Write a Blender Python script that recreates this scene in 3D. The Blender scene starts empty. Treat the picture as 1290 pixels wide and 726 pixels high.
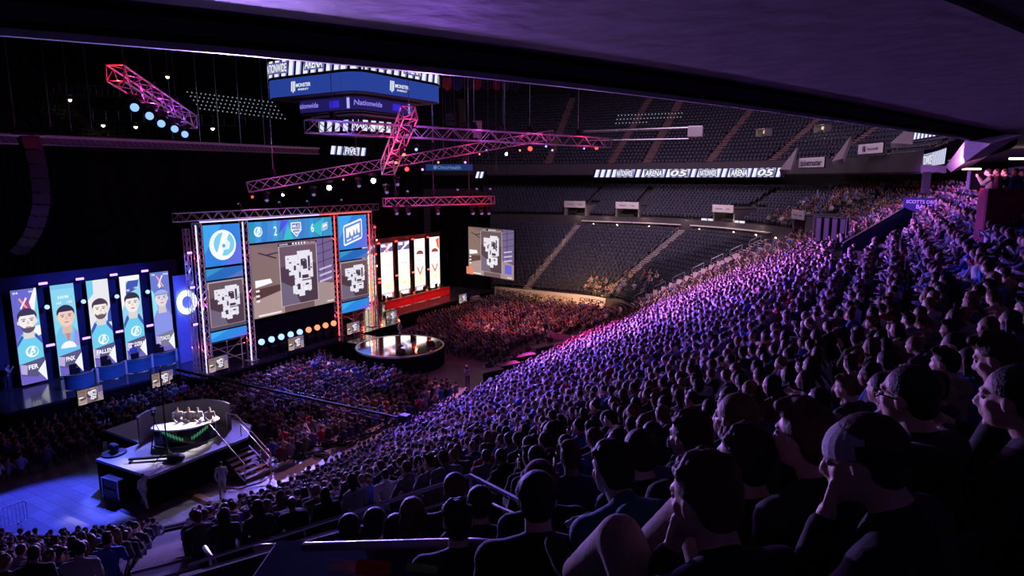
import bpy, math, random
import numpy as np
from mathutils import Vector, Matrix, Euler
random.seed(7)
rng = np.random.default_rng(7)
scene = bpy.context.scene
COL = scene.collection
PI = math.pi
V = Vector

# ---------------------------------------------------------------- tags
def tag(o, label=None, cat=None, group=None, kind=None):
    if label: o['label'] = label
    if cat: o['category'] = cat
    if group: o['group'] = group
    if kind: o['kind'] = kind
    return o

def empty(name, loc=(0, 0, 0), rz=0.0):
    o = bpy.data.objects.new(name, None)
    o.empty_display_size = 0.2
    COL.objects.link(o)
    o.location = loc
    o.rotation_euler = (0, 0, rz)
    return o

def thing(name, label, cat, loc=(0, 0, 0), rz=0.0, group=None):
    return tag(empty(name, loc, rz), label, cat, group)

# ---------------------------------------------------------------- materials
def _nodes(m):
    m.use_nodes = True
    nt = m.node_tree
    return nt, nt.nodes.get('Principled BSDF')

def mat(name, col, rough=0.6, metal=0.0, var=0.15, scale=6.0, bump=0.0, spec=0.3, coat=0.0):
    """principled material with a little noise in colour and roughness"""
    m = bpy.data.materials.new(name)
    nt, b = _nodes(m)
    b.inputs['Roughness'].default_value = rough
    b.inputs['Metallic'].default_value = metal
    b.inputs['Specular IOR Level'].default_value = spec
    b.inputs['Coat Weight'].default_value = coat
    tc = nt.nodes.new('ShaderNodeTexCoord')
    nz = nt.nodes.new('ShaderNodeTexNoise')
    nz.inputs['Scale'].default_value = scale
    nz.inputs['Detail'].default_value = 3
    nt.links.new(tc.outputs['Object'], nz.inputs['Vector'])
    cr = nt.nodes.new('ShaderNodeMix'); cr.data_type = 'RGBA'
    nt.links.new(nz.outputs['Fac'], cr.inputs['Factor'])
    cr.inputs[6].default_value = tuple(max(0, c * (1 - var)) for c in col) + (1,)
    cr.inputs[7].default_value = tuple(min(1, c * (1 + var)) for c in col) + (1,)
    nt.links.new(cr.outputs[2], b.inputs['Base Color'])
    if bump:
        bp = nt.nodes.new('ShaderNodeBump')
        bp.inputs['Strength'].default_value = bump
        bp.inputs['Distance'].default_value = 0.02
        nt.links.new(nz.outputs['Fac'], bp.inputs['Height'])
        nt.links.new(bp.outputs['Normal'], b.inputs['Normal'])
    return m

def emat(name, col, strength):
    m = bpy.data.materials.new(name)
    nt, b = _nodes(m)
    b.inputs['Base Color'].default_value = (0.02, 0.02, 0.02, 1)
    b.inputs['Emission Color'].default_value = tuple(col) + (1,)
    b.inputs['Emission Strength'].default_value = strength
    return m

def screen_mat(name, strength):
    """an LED wall: each lamp glows with the colour of the picture on it"""
    m = bpy.data.materials.new(name)
    nt, b = _nodes(m)
    a = nt.nodes.new('ShaderNodeVertexColor'); a.layer_name = 'Col'
    b.inputs['Base Color'].default_value = (0.01, 0.01, 0.01, 1)
    b.inputs['Roughness'].default_value = 0.5
    nt.links.new(a.outputs['Color'], b.inputs['Emission Color'])
    b.inputs['Emission Strength'].default_value = strength
    return m

def attr_mat(name, rough=0.85, sheen=0.0):
    m = bpy.data.materials.new(name)
    nt, b = _nodes(m)
    a = nt.nodes.new('ShaderNodeVertexColor'); a.layer_name = 'Col'
    nt.links.new(a.outputs['Color'], b.inputs['Base Color'])
    b.inputs['Roughness'].default_value = rough
    b.inputs['Sheen Weight'].default_value = sheen
    return m

def objcol_mat(name, rough=0.85, sheen=0.0, scale=40, var=0.25, bmp=0.25, spec=0.25):
    """colour of its own per object (each garment is its own colour), with weave-like noise"""
    m = bpy.data.materials.new(name)
    nt, b = _nodes(m)
    oi = nt.nodes.new('ShaderNodeObjectInfo')
    tc = nt.nodes.new('ShaderNodeTexCoord')
    nz = nt.nodes.new('ShaderNodeTexNoise'); nz.inputs['Scale'].default_value = scale
    nt.links.new(tc.outputs['Object'], nz.inputs['Vector'])
    mr = nt.nodes.new('ShaderNodeMapRange')
    mr.inputs['To Min'].default_value = 1 - var; mr.inputs['To Max'].default_value = 1 + var
    nt.links.new(nz.outputs['Fac'], mr.inputs['Value'])
    mu = nt.nodes.new('ShaderNodeVectorMath'); mu.operation = 'SCALE'
    nt.links.new(oi.outputs['Color'], mu.inputs[0]); nt.links.new(mr.outputs['Result'], mu.inputs['Scale'])
    nt.links.new(mu.outputs['Vector'], b.inputs['Base Color'])
    b.inputs['Roughness'].default_value = rough
    b.inputs['Sheen Weight'].default_value = sheen; b.inputs['Specular IOR Level'].default_value = spec
    bp = nt.nodes.new('ShaderNodeBump'); bp.inputs['Strength'].default_value = bmp; bp.inputs['Distance'].default_value = 0.006
    nt.links.new(nz.outputs['Fac'], bp.inputs['Height']); nt.links.new(bp.outputs['Normal'], b.inputs['Normal'])
    return m

M = {}
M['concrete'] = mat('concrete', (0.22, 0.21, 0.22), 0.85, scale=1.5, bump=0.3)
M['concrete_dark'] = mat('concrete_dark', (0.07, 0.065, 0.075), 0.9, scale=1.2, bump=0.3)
M['soffit'] = mat('soffit_concrete', (0.15, 0.13, 0.145), 0.6, scale=3.5, bump=0.9, var=0.55, spec=0.5)
M['beam'] = mat('fascia_steel', (0.008, 0.007, 0.009), 0.95, scale=2, spec=0.0)
M['fasciatrim'] = mat('fascia_trim', (0.75, 0.75, 0.8), 0.35, 0.3, scale=3)
M['black'] = mat('black_paint', (0.012, 0.012, 0.014), 0.6, scale=3)
M['blackgloss'] = mat('black_gloss', (0.01, 0.01, 0.013), 0.12, scale=3)
M['drape'] = mat('black_drape', (0.007, 0.0065, 0.009), 0.95, scale=3, var=0.4, spec=0.0)
M['roof'] = mat('roof_steel', (0.02, 0.02, 0.024), 0.9, scale=1)
M['seat'] = mat('seat_plastic', (0.045, 0.05, 0.075), 0.42, scale=8)
M['alu'] = mat('aluminium', (0.75, 0.74, 0.76), 0.32, 0.75, scale=8, var=0.08)
M['steel'] = mat('brushed_steel', (0.6, 0.6, 0.63), 0.28, 0.9, scale=10, var=0.1)
M['railblue'] = mat('painted_rail', (0.55, 0.55, 0.6), 0.3, 0.6, scale=10, var=0.1)
M['white'] = mat('white_panel', (0.75, 0.74, 0.74), 0.6, scale=4, var=0.06)
M['step'] = mat('step_nosing', (0.50, 0.46, 0.45), 0.8, scale=4, var=0.2)
M['wood'] = mat('stained_wood', (0.25, 0.13, 0.07), 0.5, scale=5, var=0.35)
M['caseply'] = mat('case_laminate', (0.03, 0.03, 0.035), 0.4, scale=8)
M['deck'] = mat('stage_deck_gloss', (0.03, 0.03, 0.045), 0.16, scale=2, coat=0.3)
M['roundtop'] = mat('mirror_acrylic', (0.85, 0.82, 0.8), 0.06, 0.95, scale=2, var=0.03)
M['deskblue'] = mat('desk_blue_vinyl', (0.05, 0.22, 0.42), 0.35, scale=4)
M['deskred'] = mat('desk_red_vinyl', (0.65, 0.02, 0.03), 0.4, scale=4)
M['cream'] = mat('curtain_cream', (0.5, 0.48, 0.42), 0.9, scale=4)
M['yellow'] = mat('yellow_cloth', (0.7, 0.5, 0.05), 0.7)
M['red'] = mat('red_cloth', (0.6, 0.03, 0.03), 0.8)
M['green'] = mat('lime_cloth', (0.25, 0.6, 0.1), 0.8)
M['bluecloth'] = mat('navy_banner', (0.03, 0.04, 0.16), 0.8)
M['floor'] = None
M['redwall'] = mat('maroon_wall', (0.25, 0.02, 0.05), 0.7)
M['led'] = screen_mat('led_wall', 1.0)
M['ledhi'] = screen_mat('led_wall_bright', 1.5)
M['printed'] = attr_mat('printed_vinyl', 0.6)
M['crowd'] = attr_mat('crowd_cloth', 0.8, 0.1)
M['skin'] = objcol_mat('skin', 0.5, 0.0, 60, 0.08)
M['cloth'] = objcol_mat('woven_cloth', 0.85, 0.05, 60, 0.3)
M['hair'] = objcol_mat('hair_strands', 0.6, 0.0, 90, 0.7, 1.0, 0.3)
M['tube_white'] = emat('led_tube_cool', (0.62, 0.55, 1.0), 1.6)
M['tube_red'] = emat('led_tube_red', (1.0, 0.12, 0.10), 1.6)
M['lamp_blue'] = emat('lamp_lens_blue', (0.22, 0.36, 1.0), 2.6)
M['lamp_white'] = emat('lamp_lens_white', (0.85, 0.88, 1.0), 60)
M['lamp_red'] = emat('lamp_lens_red', (1.0, 0.035, 0.03), 5)
M['lamp_orange'] = emat('lamp_lens_amber', (1.0, 0.26, 0.12), 1.8)
M['lamp_violet'] = emat('lamp_lens_violet', (0.42, 0.18, 1.0), 4)
M['lamp_violet_dim'] = emat('lamp_lens_idle', (0.35, 0.25, 0.7), 0.5)
M['lamp_blue2'] = emat('lamp_lens_pale_blue', (0.16, 0.30, 1.0), 2.2)
M['lamp_warm_low'] = emat('lamp_warm_low', (1.0, 0.72, 0.45), 0.9)
M['stepdeck'] = mat('deck_step', (0.26, 0.16, 0.15), 0.8, scale=4)
M['stepnear'] = mat('near_step', (0.34, 0.32, 0.36), 0.7, scale=4)
M['menu_glow'] = emat('menu_glow', (.9, .85, .95), .9)
M['lamp_warm'] = emat('lamp_warm', (1.0, 0.75, 0.5), 5)
M['dot_cool_low'] = emat('small_cool_dot', (0.5, 0.58, 0.75), 0.4)

# ---------------------------------------------------------------- mesh builder
def _basis(d):
    d = V(d).normalized()
    a = V((0, 0, 1)) if abs(d.z) < 0.9 else V((1, 0, 0))
    x = d.cross(a).normalized(); y = d.cross(x).normalized()
    return x, y, d

class MB:
    def __init__(s):
        s.v = []; s.f = []; s.c = []; s.has = False
    def add(s, vs, fs, col=None):
        n = len(s.v)
        s.v += [tuple(p) for p in vs]
        s.f += [tuple(i + n for i in f) for f in fs]
        s.c += [col] * len(fs)
        if col is not None: s.has = True
        return s
    def box(s, c, size, rz=0, col=None, M4=None):
        hx, hy, hz = [k / 2 for k in size]
        pts = [V((x, y, z)) for x in (-hx, hx) for y in (-hy, hy) for z in (-hz, hz)]
        R = M4 if M4 is not None else Matrix.Rotation(rz, 3, 'Z')
        pts = [R @ p + V(c) for p in pts]
        return s.add(pts, [(0, 1, 3, 2), (4, 6, 7, 5), (0, 4, 5, 1), (2, 3, 7, 6), (0, 2, 6, 4), (1, 5, 7, 3)], col)
    def bx(s, x0, x1, y0, y1, z0, z1, col=None):
        return s.box(((x0 + x1) / 2, (y0 + y1) / 2, (z0 + z1) / 2), (x1 - x0, y1 - y0, z1 - z0), col=col)
    def rbox(s, c, size, r=0.02, rz=0, col=None):
        """box with chamfered vertical and horizontal edges"""
        hx, hy, hz = [k / 2 for k in size]
        r = min(r, hx * .9, hy * .9, hz * .9)
        rings = []
        for z, k in ((-hz, r), (-hz + r, 0), (hz - r, 0), (hz, r)):
            X, Y = hx - k, hy - k
            rings.append([(X - r, -Y, z), (X, -Y + r, z), (X, Y - r, z), (X - r, Y, z), (-X + r, Y, z), (-X, Y - r, z), (-X, -Y + r, z), (-X + r, -Y, z)])
        R = Matrix.Rotation(rz, 3, 'Z')
        pts = [R @ V(p) + V(c) for ring in rings for p in ring]
        fs = [tuple(range(7, -1, -1)), tuple(range(24, 32))]
        for k in range(3):
            for i in range(8):
                j = (i + 1) % 8
                fs.append((k * 8 + i, k * 8 + j, k * 8 + 8 + j, k * 8 + 8 + i))
        return s.add(pts, fs, col)
    def tube(s, p0, p1, r0, r1=None, n=8, col=None, caps=True):
        if r1 is None: r1 = r0
        p0, p1 = V(p0), V(p1)
        if (p1 - p0).length < 1e-6: return s
        x, y, d = _basis(p1 - p0)
        vs = []
        for p, r in ((p0, r0), (p1, r1)):
            for i in range(n):
                a = 2 * PI * i / n
                vs.append(p + x * (r * math.cos(a)) + y * (r * math.sin(a)))
        fs = [(i, (i + 1) % n, n + (i + 1) % n, n + i) for i in range(n)]
        if caps: fs += [tuple(range(n - 1, -1, -1)), tuple(range(n, 2 * n))]
        return s.add(vs, fs, col)
    def path(s, pts, r, n=8, col=None):
        """a bent tube with joined rings"""
        pts = [V(p) for p in pts]
        vs = []; px = None
        for i, p in enumerate(pts):
            a = pts[max(i - 1, 0)]; b = pts[min(i + 1, len(pts) - 1)]
            x, y, d = _basis(b - a)
            if px is not None:
                x = (px - d * px.dot(d)).normalized(); y = d.cross(x)
            px = x
            rr = r[i] if isinstance(r, (list, tuple)) else r
            for k in range(n):
                t = 2 * PI * k / n
                vs.append(p + x * (rr * math.cos(t)) + y * (rr * math.sin(t)))
        fs = []
        for i in range(len(pts) - 1):
            for k in range(n):
                j = (k + 1) % n
                fs.append((i * n + k, i * n + j, i * n + n + j, i * n + n + k))
        fs += [tuple(range(n - 1, -1, -1)), tuple(range((len(pts) - 1) * n, len(pts) * n))]
        return s.add(vs, fs, col)
    def sph(s, c, r, nu=12, nv=8, col=None, R=None):
        if not isinstance(r, (list, tuple)): r = (r, r, r)
        vs = []; c = V(c)
        def P(x, y, z):
            p = V((x * r[0], y * r[1], z * r[2]))
            if R is not None: p = R @ p
            return p + c
        vs.append(P(0, 0, -1))
        for j in range(1, nv):
            t = -PI / 2 + PI * j / nv
            for i in range(nu):
                a = 2 * PI * i / nu
                vs.append(P(math.cos(t) * math.cos(a), math.cos(t) * math.sin(a), math.sin(t)))
        vs.append(P(0, 0, 1))
        fs = [(0, 1 + (i + 1) % nu, 1 + i) for i in range(nu)]
        for j in range(nv - 2):
            for i in range(nu):
                k = (i + 1) % nu
                fs.append((1 + j * nu + i, 1 + j * nu + k, 1 + (j + 1) * nu + k, 1 + (j + 1) * nu + i))
        L = len(vs) - 1; b = 1 + (nv - 2) * nu
        fs += [(b + i, b + (i + 1) % nu, L) for i in range(nu)]
        return s.add(vs, fs, col)
    def lathe(s, prof, c=(0, 0, 0), n=24, a0=0, a1=2 * PI, col=None):
        full = abs(a1 - a0 - 2 * PI) < 1e-6
        m = n if full else n + 1
        vs = []
        for r, z in prof:
            for i in range(m):
                a = a0 + (a1 - a0) * i / n
                vs.append((c[0] + r * math.cos(a), c[1] + r * math.sin(a), c[2] + z))
        fs = []
        for k in range(len(prof) - 1):
            for i in range(n):
                j = (i + 1) % m
                fs.append((k * m + i, k * m + j, k * m + m + j, k * m + m + i))
        return s.add(vs, fs, col)
    def prism(s, poly, z0, z1, col=None):
        n = len(poly)
        vs = [(x, y, z0) for x, y in poly] + [(x, y, z1) for x, y in poly]
        fs = [tuple(range(n - 1, -1, -1)), tuple(range(n, 2 * n))] + [(i, (i + 1) % n, n + (i + 1) % n, n + i) for i in range(n)]
        return s.add(vs, fs, col)
    def capsule(s, p0, p1, r0, r1=None, n=12, col=None):
        if r1 is None: r1 = r0
        s.tube(p0, p1, r0, r1, n, col)
        s.sph(p0, r0, n, max(6, n // 2), col); s.sph(p1, r1, n, max(6, n // 2), col)
        return s
    def mesh(s, name, m, smooth=False):
        me = bpy.data.meshes.new(name)
        me.from_pydata(s.v, [], s.f)
        if m is not None: me.materials.append(m)
        if s.has:
            a = me.color_attributes.new('Col', 'FLOAT_COLOR', 'CORNER')
            arr = []
            for f, c in zip(s.f, s.c):
                c = c or (0, 0, 0)
                arr += [c[0], c[1], c[2], 1.0] * len(f)
            a.data.foreach_set('color', arr)
        if smooth:
            me.polygons.foreach_set('use_smooth', [True] * len(me.polygons))
        me.update()
        return me
    def build(s, name, m, parent=None, smooth=False, world=False, loc=None):
        """one mesh object; world=True: the vertices are world coordinates while the parent stands elsewhere"""
        if world and parent is not None:
            mw = (Matrix.Translation(parent.location) @ parent.rotation_euler.to_matrix().to_4x4()).inverted()
            s.v = [tuple(mw @ V(p)) for p in s.v]
        me = s.mesh(name, m, smooth)
        o = bpy.data.objects.new(name, me)
        COL.objects.link(o)
        if parent is not None: o.parent = parent
        if loc is not None: o.location = loc
        return o

def structure(name, mb, m, smooth=False):
    o = mb.build(name, m, smooth=smooth); o['kind'] = 'structure'; return o

def copy_tree(o, parent=None):
    c = o.copy(); COL.objects.link(c)
    if parent is not None: c.parent = parent
    for ch in list(o.children):
        copy_tree(ch, c)
    return c

# ---------------------------------------------------------------- flat pictures and writing
_txt = {}
def text_geo(s, size=1.0, bold=0.0, shear=0.0):
    """verts (x,y) and faces of a word, centred on its own middle"""
    k = (s, bold, shear)
    if k not in _txt:
        cu = bpy.data.curves.new('word', 'FONT'); cu.body = s; cu.size = 1; cu.offset = bold; cu.shear = shear
        cu.resolution_u = 3
        ob = bpy.data.objects.new('word', cu); COL.objects.link(ob)
        me = bpy.data.meshes.new_from_object(ob.evaluated_get(bpy.context.evaluated_depsgraph_get()))
        vs = [(v.co.x, v.co.y) for v in me.vertices]; fs = [tuple(p.vertices) for p in me.polygons]
        bpy.data.objects.remove(ob); bpy.data.curves.remove(cu); bpy.data.meshes.remove(me)
        if vs:
            x0 = min(v[0] for v in vs); x1 = max(v[0] for v in vs); y0 = min(v[1] for v in vs); y1 = max(v[1] for v in vs)
            vs = [(x - (x0 + x1) / 2, y - (y0 + y1) / 2) for x, y in vs]
            _txt[k] = (vs, fs, x1 - x0, y1 - y0)
        else: _txt[k] = ([], [], 1, 1)
    vs, fs, w, h = _txt[k]
    return vs, fs, w, h

class Paint:
    """a picture made of coloured shapes on a plane: origin O (bottom left), ex to the right, ey up, n towards the viewer"""
    def __init__(s, O, ex, ey, w, h, step=0.004):
        s.O = V(O); s.ex = V(ex).normalized(); s.ey = V(ey).normalized(); s.n = s.ex.cross(s.ey).normalized()
        s.w = w; s.h = h; s.mb = MB(); s.k = 1; s.step = step
    def P(s, x, y):
        return s.O + s.ex * (x * s.w) + s.ey * (y * s.h) + s.n * (s.k * s.step)
    def poly(s, pts, col):
        s.mb.add([s.P(x, y) for x, y in pts], [tuple(range(len(pts)))], col); s.k += 1; return s
    def rect(s, x0, y0, x1, y1, col): return s.poly([(x0, y0), (x1, y0), (x1, y1), (x0, y1)], col)
    def ell(s, cx, cy, rx, ry, col, n=24, a0=0, a1=2 * PI, rot=0):
        """rx, ry as shares of the width; round on the wall when equal"""
        k = s.w / s.h; pts = []
        for i in range(n):
            a = a0 + (a1 - a0) * i / n
            x, y = rx * math.cos(a), ry * math.sin(a)
            x, y = x * math.cos(rot) - y * math.sin(rot), x * math.sin(rot) + y * math.cos(rot)
            pts.append((cx + x, cy + y * k))
        return s.poly(pts, col)
    def text(s, t, cx, cy, h=None, w=None, col=(1, 1, 1), bold=0.02, shear=0.0):
        """h: height as share of the picture's height; w: squeeze to this share of its width"""
        vs, fs, tw, th = text_geo(t, bold=bold, shear=shear)
        if not vs: return s
        if h is None: sx = w * s.w / tw; sy = sx
        else:
            sy = h * s.h / th; sx = sy if w is None else w * s.w / tw
        s.mb.add([s.P(cx + x * sx / s.w, cy + y * sy / s.h) for x, y in vs], fs, col); s.k += 1; return s
    def build(s, name, m, parent=None, world=True):
        return s.mb.build(name, m, parent, world=world)

# ---------------------------------------------------------------- the arena's plan: a rounded rectangle and its offsets
RX0, RX1, RY0, RY1, RR = -26.0, 0.0, -22.0, 38.5, 8.5
CXs = (RX0 + RR, RX1 - RR); CYs = (RY0 + RR, RY1 - RR)   # corner centres: x -17.5 / -8.5, y -13.5 / 30
def segs():
    """name, length at offset 0, function(t 0..1, d) -> x, y, outward angle"""
    def lin(a, b, ang):
        def f(t, d):
            return (a[0] + (b[0] - a[0]) * t + math.cos(ang) * d, a[1] + (b[1] - a[1]) * t + math.sin(ang) * d, ang)
        return f
    def arc(c, a0, a1):
        def f(t, d):
            a = a0 + (a1 - a0) * t
            return (c[0] + math.cos(a) * (RR + d), c[1] + math.sin(a) * (RR + d), a)
        return f
    return {
        'near_end': (9.0, lin((CXs[0], RY0), (CXs[1], RY0), -PI / 2)),
        'near_corner': (None, arc((CXs[1], CYs[0]), -PI / 2, 0)),
        'side': (43.5, lin((RX1, CYs[0]), (RX1, CYs[1]), 0)),
        'far_corner': (None, arc((CXs[1], CYs[1]), 0, PI / 2)),
        'far_end': (9.0, lin((CXs[1], RY1), (CXs[0], RY1), PI / 2)),
        'far_left_corner': (None, arc((CXs[0], CYs[1]), PI / 2, PI)),
        'left_side': (43.5, lin((RX0, CYs[1]), (RX0, CYs[0]), PI)),
        'near_left_corner': (None, arc((CXs[0], CYs[0]), PI, 1.5 * PI)),
    }
SEG = segs()
def seg_len(name, d):
    L = SEG[name][0]
    return L if L else (RR + d) * PI / 2
def ring_pts(names, d, narc=20):
    out = []
    for nm in names:
        nm, t0, t1 = nm if isinstance(nm, tuple) else (nm, 0.0, 1.0)
        n = narc if 'corner' in nm else 4
        for i in range(n):
            x, y, a = SEG[nm][1](t0 + (t1 - t0) * i / n, d); out.append((x, y))
    x, y, a = SEG[nm][1](t1, d); out.append((x, y))
    return out
ALL = ['near_end', 'near_corner', 'side', 'far_corner', 'far_end', 'far_left_corner', 'left_side', 'near_left_corner']
def sweep(names, prof, narc=20):
    """sweep a profile of (d, z) along the plan; returns MB"""
    mb = MB(); rows = [ring_pts(names, d, narc) for d, z in prof]; m = len(rows[0])
    vs = [(x, y, z) for r, (d, z) in zip(rows, prof) for x, y in r]
    fs = [(k * m + i, k * m + i + 1, k * m + m + i + 1, k * m + m + i) for k in range(len(prof) - 1) for i in range(m - 1)]
    return mb.add(vs, fs)

LOW0, LOWN, LOWD, LOWR = 1.6, 18, 0.87, 0.3915       # first row offset, rows, row depth, row rise
UP0, UPN, UPD, UPR = 18.6, 12, 0.87, 0.34
def low_z(k): return 1.0 + LOWR * k
def up_z(k): return 9.6 + UPR * k
NR = 0.404                       # rise of the near rows, which climb without a break
NEARN = 33
def near_z(k): return 1.0 + NR * k
TCUT = 0.74                      # share of the near corner where our entrance is cut out

CAM = V((23.04, -32.3, 15.0))
# ================================================================ the building shell
def floor_mat():
    m = bpy.data.materials.new('polished_concrete_floor')
    nt, b = _nodes(m)
    tc = nt.nodes.new('ShaderNodeTexCoord')
    br = nt.nodes.new('ShaderNodeTexBrick')
    br.inputs['Scale'].default_value = 0.42; br.inputs['Mortar Size'].default_value = 0.006
    br.inputs['Color1'].default_value = (0.36, 0.35, 0.37, 1); br.inputs['Color2'].default_value = (0.27, 0.26, 0.29, 1)
    br.inputs['Mortar'].default_value = (0.13, 0.12, 0.14, 1)
    nt.links.new(tc.outputs['Object'], br.inputs['Vector'])
    nz = nt.nodes.new('ShaderNodeTexNoise'); nz.inputs['Scale'].default_value = 0.9; nz.inputs['Detail'].default_value = 6
    nt.links.new(tc.outputs['Object'], nz.inputs['Vector'])
    mr = nt.nodes.new('ShaderNodeMapRange'); mr.inputs['To Min'].default_value = 0.18; mr.inputs['To Max'].default_value = 0.55
    nt.links.new(nz.outputs['Fac'], mr.inputs['Value'])
    nt.links.new(mr.outputs['Result'], b.inputs['Roughness'])
    mx = nt.nodes.new('ShaderNodeMix'); mx.data_type = 'RGBA'; mx.blend_type = 'MULTIPLY'; mx.inputs['Factor'].default_value = 0.6
    nt.links.new(br.outputs['Color'], mx.inputs[6]); nt.links.new(nz.outputs['Fac'], mx.inputs[7])
    nt.links.new(mx.outputs[2], b.inputs['Base Color'])
    return m
mb = MB(); mb.bx(-62, 62, -60, 85, -0.4, 0.0)
structure('floor', mb, floor_mat())

# dasher wall round the rink (retracted behind the stage)
names_low = ['near_end', 'near_corner', 'side', 'far_corner', 'far_end']
mb = sweep(names_low, [(0, 0), (0, 1.1), (0.12, 1.1), (0.12, 0.9)])
structure('wall_rink', mb, M['concrete_dark'])

def terrace(names, d0, n, dd, z0, dz, zlow, tail=None):
    prof = [(d0 - 0.75, zlow), (d0 - 0.75, z0)]
    for k in range(n):
        prof.append((d0 + dd * k + dd / 2 + 0.05, z0 + dz * k))
        if k < n - 1: prof.append((d0 + dd * k + dd / 2 + 0.05, z0 + dz * (k + 1)))
    if tail: prof += tail
    return sweep(names, prof)
zl = low_z(LOWN - 1)
LOW_FULL, UP_FULL = 0.33, 0.42      # crowd / empty border in the far corner (share of the corner's arc)
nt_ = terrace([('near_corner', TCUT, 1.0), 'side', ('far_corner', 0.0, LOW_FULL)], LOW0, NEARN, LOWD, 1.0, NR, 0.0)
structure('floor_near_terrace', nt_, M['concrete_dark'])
pf_ = [(LOW0 - .75, 0), (LOW0 - .75, 1.0)]
for k in range(20):
    pf_.append((LOW0 + LOWD * k + LOWD / 2 + .05, near_z(k)))
    if k < 19: pf_.append((LOW0 + LOWD * k + LOWD / 2 + .05, near_z(k + 1)))
pf_ += [(21.6, near_z(19)), (21.6, near_z(24) - .9)]
for k in range(24, NEARN): pf_ += [(LOW0 + LOWD * k - LOWD / 2 + .05, near_z(k) - .45), (LOW0 + LOWD * k + LOWD / 2 + .05, near_z(k) - .45)]
structure('floor_corner_terrace', sweep(['near_end', ('near_corner', 0.0, TCUT)], pf_), M['concrete_dark'])
q0 = SEG['near_corner'][1](TCUT, 16.6); q1 = SEG['near_corner'][1](TCUT, 22.2)
mbw = MB(); mbw.add([(q0[0], q0[1], 7.6), (q1[0], q1[1], 7.6), (q1[0], q1[1], near_z(24)), (q0[0], q0[1], near_z(18))], [(0, 1, 2, 3)]); structure('wall_entrance_cheek', mbw, M['concrete_dark'])
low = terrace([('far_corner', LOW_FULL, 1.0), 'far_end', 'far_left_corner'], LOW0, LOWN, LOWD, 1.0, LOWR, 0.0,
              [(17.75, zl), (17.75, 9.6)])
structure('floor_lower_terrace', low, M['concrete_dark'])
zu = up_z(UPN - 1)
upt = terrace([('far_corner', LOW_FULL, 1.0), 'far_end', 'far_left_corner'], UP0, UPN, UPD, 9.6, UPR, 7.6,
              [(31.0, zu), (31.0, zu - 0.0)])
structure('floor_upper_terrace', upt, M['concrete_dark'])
# concourse wall behind the top row, all round
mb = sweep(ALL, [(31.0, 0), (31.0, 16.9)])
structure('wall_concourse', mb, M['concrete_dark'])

# far upper deck
DK0, DKN, DKD, DKR, DKZ = 26.2, 24, 0.86, 0.56, 17.0
far_names = ['far_corner', 'far_end', 'far_left_corner', 'left_side', 'near_left_corner']
def deck_prof():
    prof = [(31.0, 15.4), (25.2, 15.4), (25.0, 15.6), (25.0, 17.3), (25.25, 17.3), (25.25, DKZ)]
    for k in range(DKN):
        prof.append((DK0 + DKD * k + DKD / 2, DKZ + DKR * k))
        if k < DKN - 1: prof.append((DK0 + DKD * k + DKD / 2, DKZ + DKR * (k + 1)))
    return prof
zd = DKZ + DKR * (DKN - 1)
structure('floor_upper_deck', sweep(far_names, deck_prof() + [(DK0 + DKD * DKN + 1.5, zd)]), M['concrete_dark'])
mb = sweep(ALL, [(48.6, 14), (48.6, 36)])
structure('wall_outer', mb, M['roof'])
mb = MB(); mb.bx(-78, 54, -74, 91, 35.5, 36.2)
structure('ceiling', mb, M['roof'])

# the deck over our heads: an edge beam and the slab behind it
EDGE = [(-46, -24), (-30, -34.5), (-8, -37.6), (4, -38.2), (12, -36.3), (17, -30), (19.3, -25.8), (21.5, -19.9), (23.2, -14.4), (25, -9.2), (26.0, -1), (26.3, 12), (25.6, 30), (24.2, 39), (21.5, 46)]
def smooth_line(pts, it=2):
    for _ in range(it):
        q = [pts[0]]
        for a, b in zip(pts[:-1], pts[1:]):
            q += [(a[0] * .75 + b[0] * .25, a[1] * .75 + b[1] * .25), (a[0] * .25 + b[0] * .75, a[1] * .25 + b[1] * .75)]
        pts = q + [pts[-1]]
    return pts
edge = smooth_line(EDGE[2:])
def offset_line(pts, d):
    out = []
    for i, p in enumerate(pts):
        a = pts[max(i - 1, 0)]; b = pts[min(i + 1, len(pts) - 1)]
        t = V((b[0] - a[0], b[1] - a[1], 0)).normalized(); n = V((t.y, -t.x, 0))
        out.append((p[0] + n.x * d, p[1] + n.y * d))
    return out
def strip(profile, pts=None):
    mb = MB(); rows = [offset_line(pts or edge, d) for d, z in profile]; m = len(rows[0])
    vs = [(x, y, z) for r, (d, z) in zip(rows, profile) for x, y in r]
    return mb.add(vs, [(k * m + i, k * m + i + 1, k * m + m + i + 1, k * m + m + i) for k in range(len(profile) - 1) for i in range(m - 1)])
structure('trim_deck_edge_beam', strip([(-0.02, 16.14), (-0.02, 17.3), (0.95, 17.3), (0.95, 16.14), (-0.02, 16.14)]), M['beam'])
structure('trim_deck_edge_nosing', strip([(-0.05, 16.08), (-0.05, 16.17), (0.0, 16.17), (0.0, 16.08), (-0.05, 16.08)]), M['fasciatrim'])
structure('ceiling_deck_soffit', strip([(0.95, 16.2), (4.0, 16.22), (4.0, 16.19), (4.1, 16.19), (4.1, 16.23), (9.0, 16.45), (14.5, 16.7)]), M['soffit'])
structure('ceiling_deck_top', strip([(-0.02, 17.3), (15, 17.6), (15, 17.0)]), M['beam'])

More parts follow.
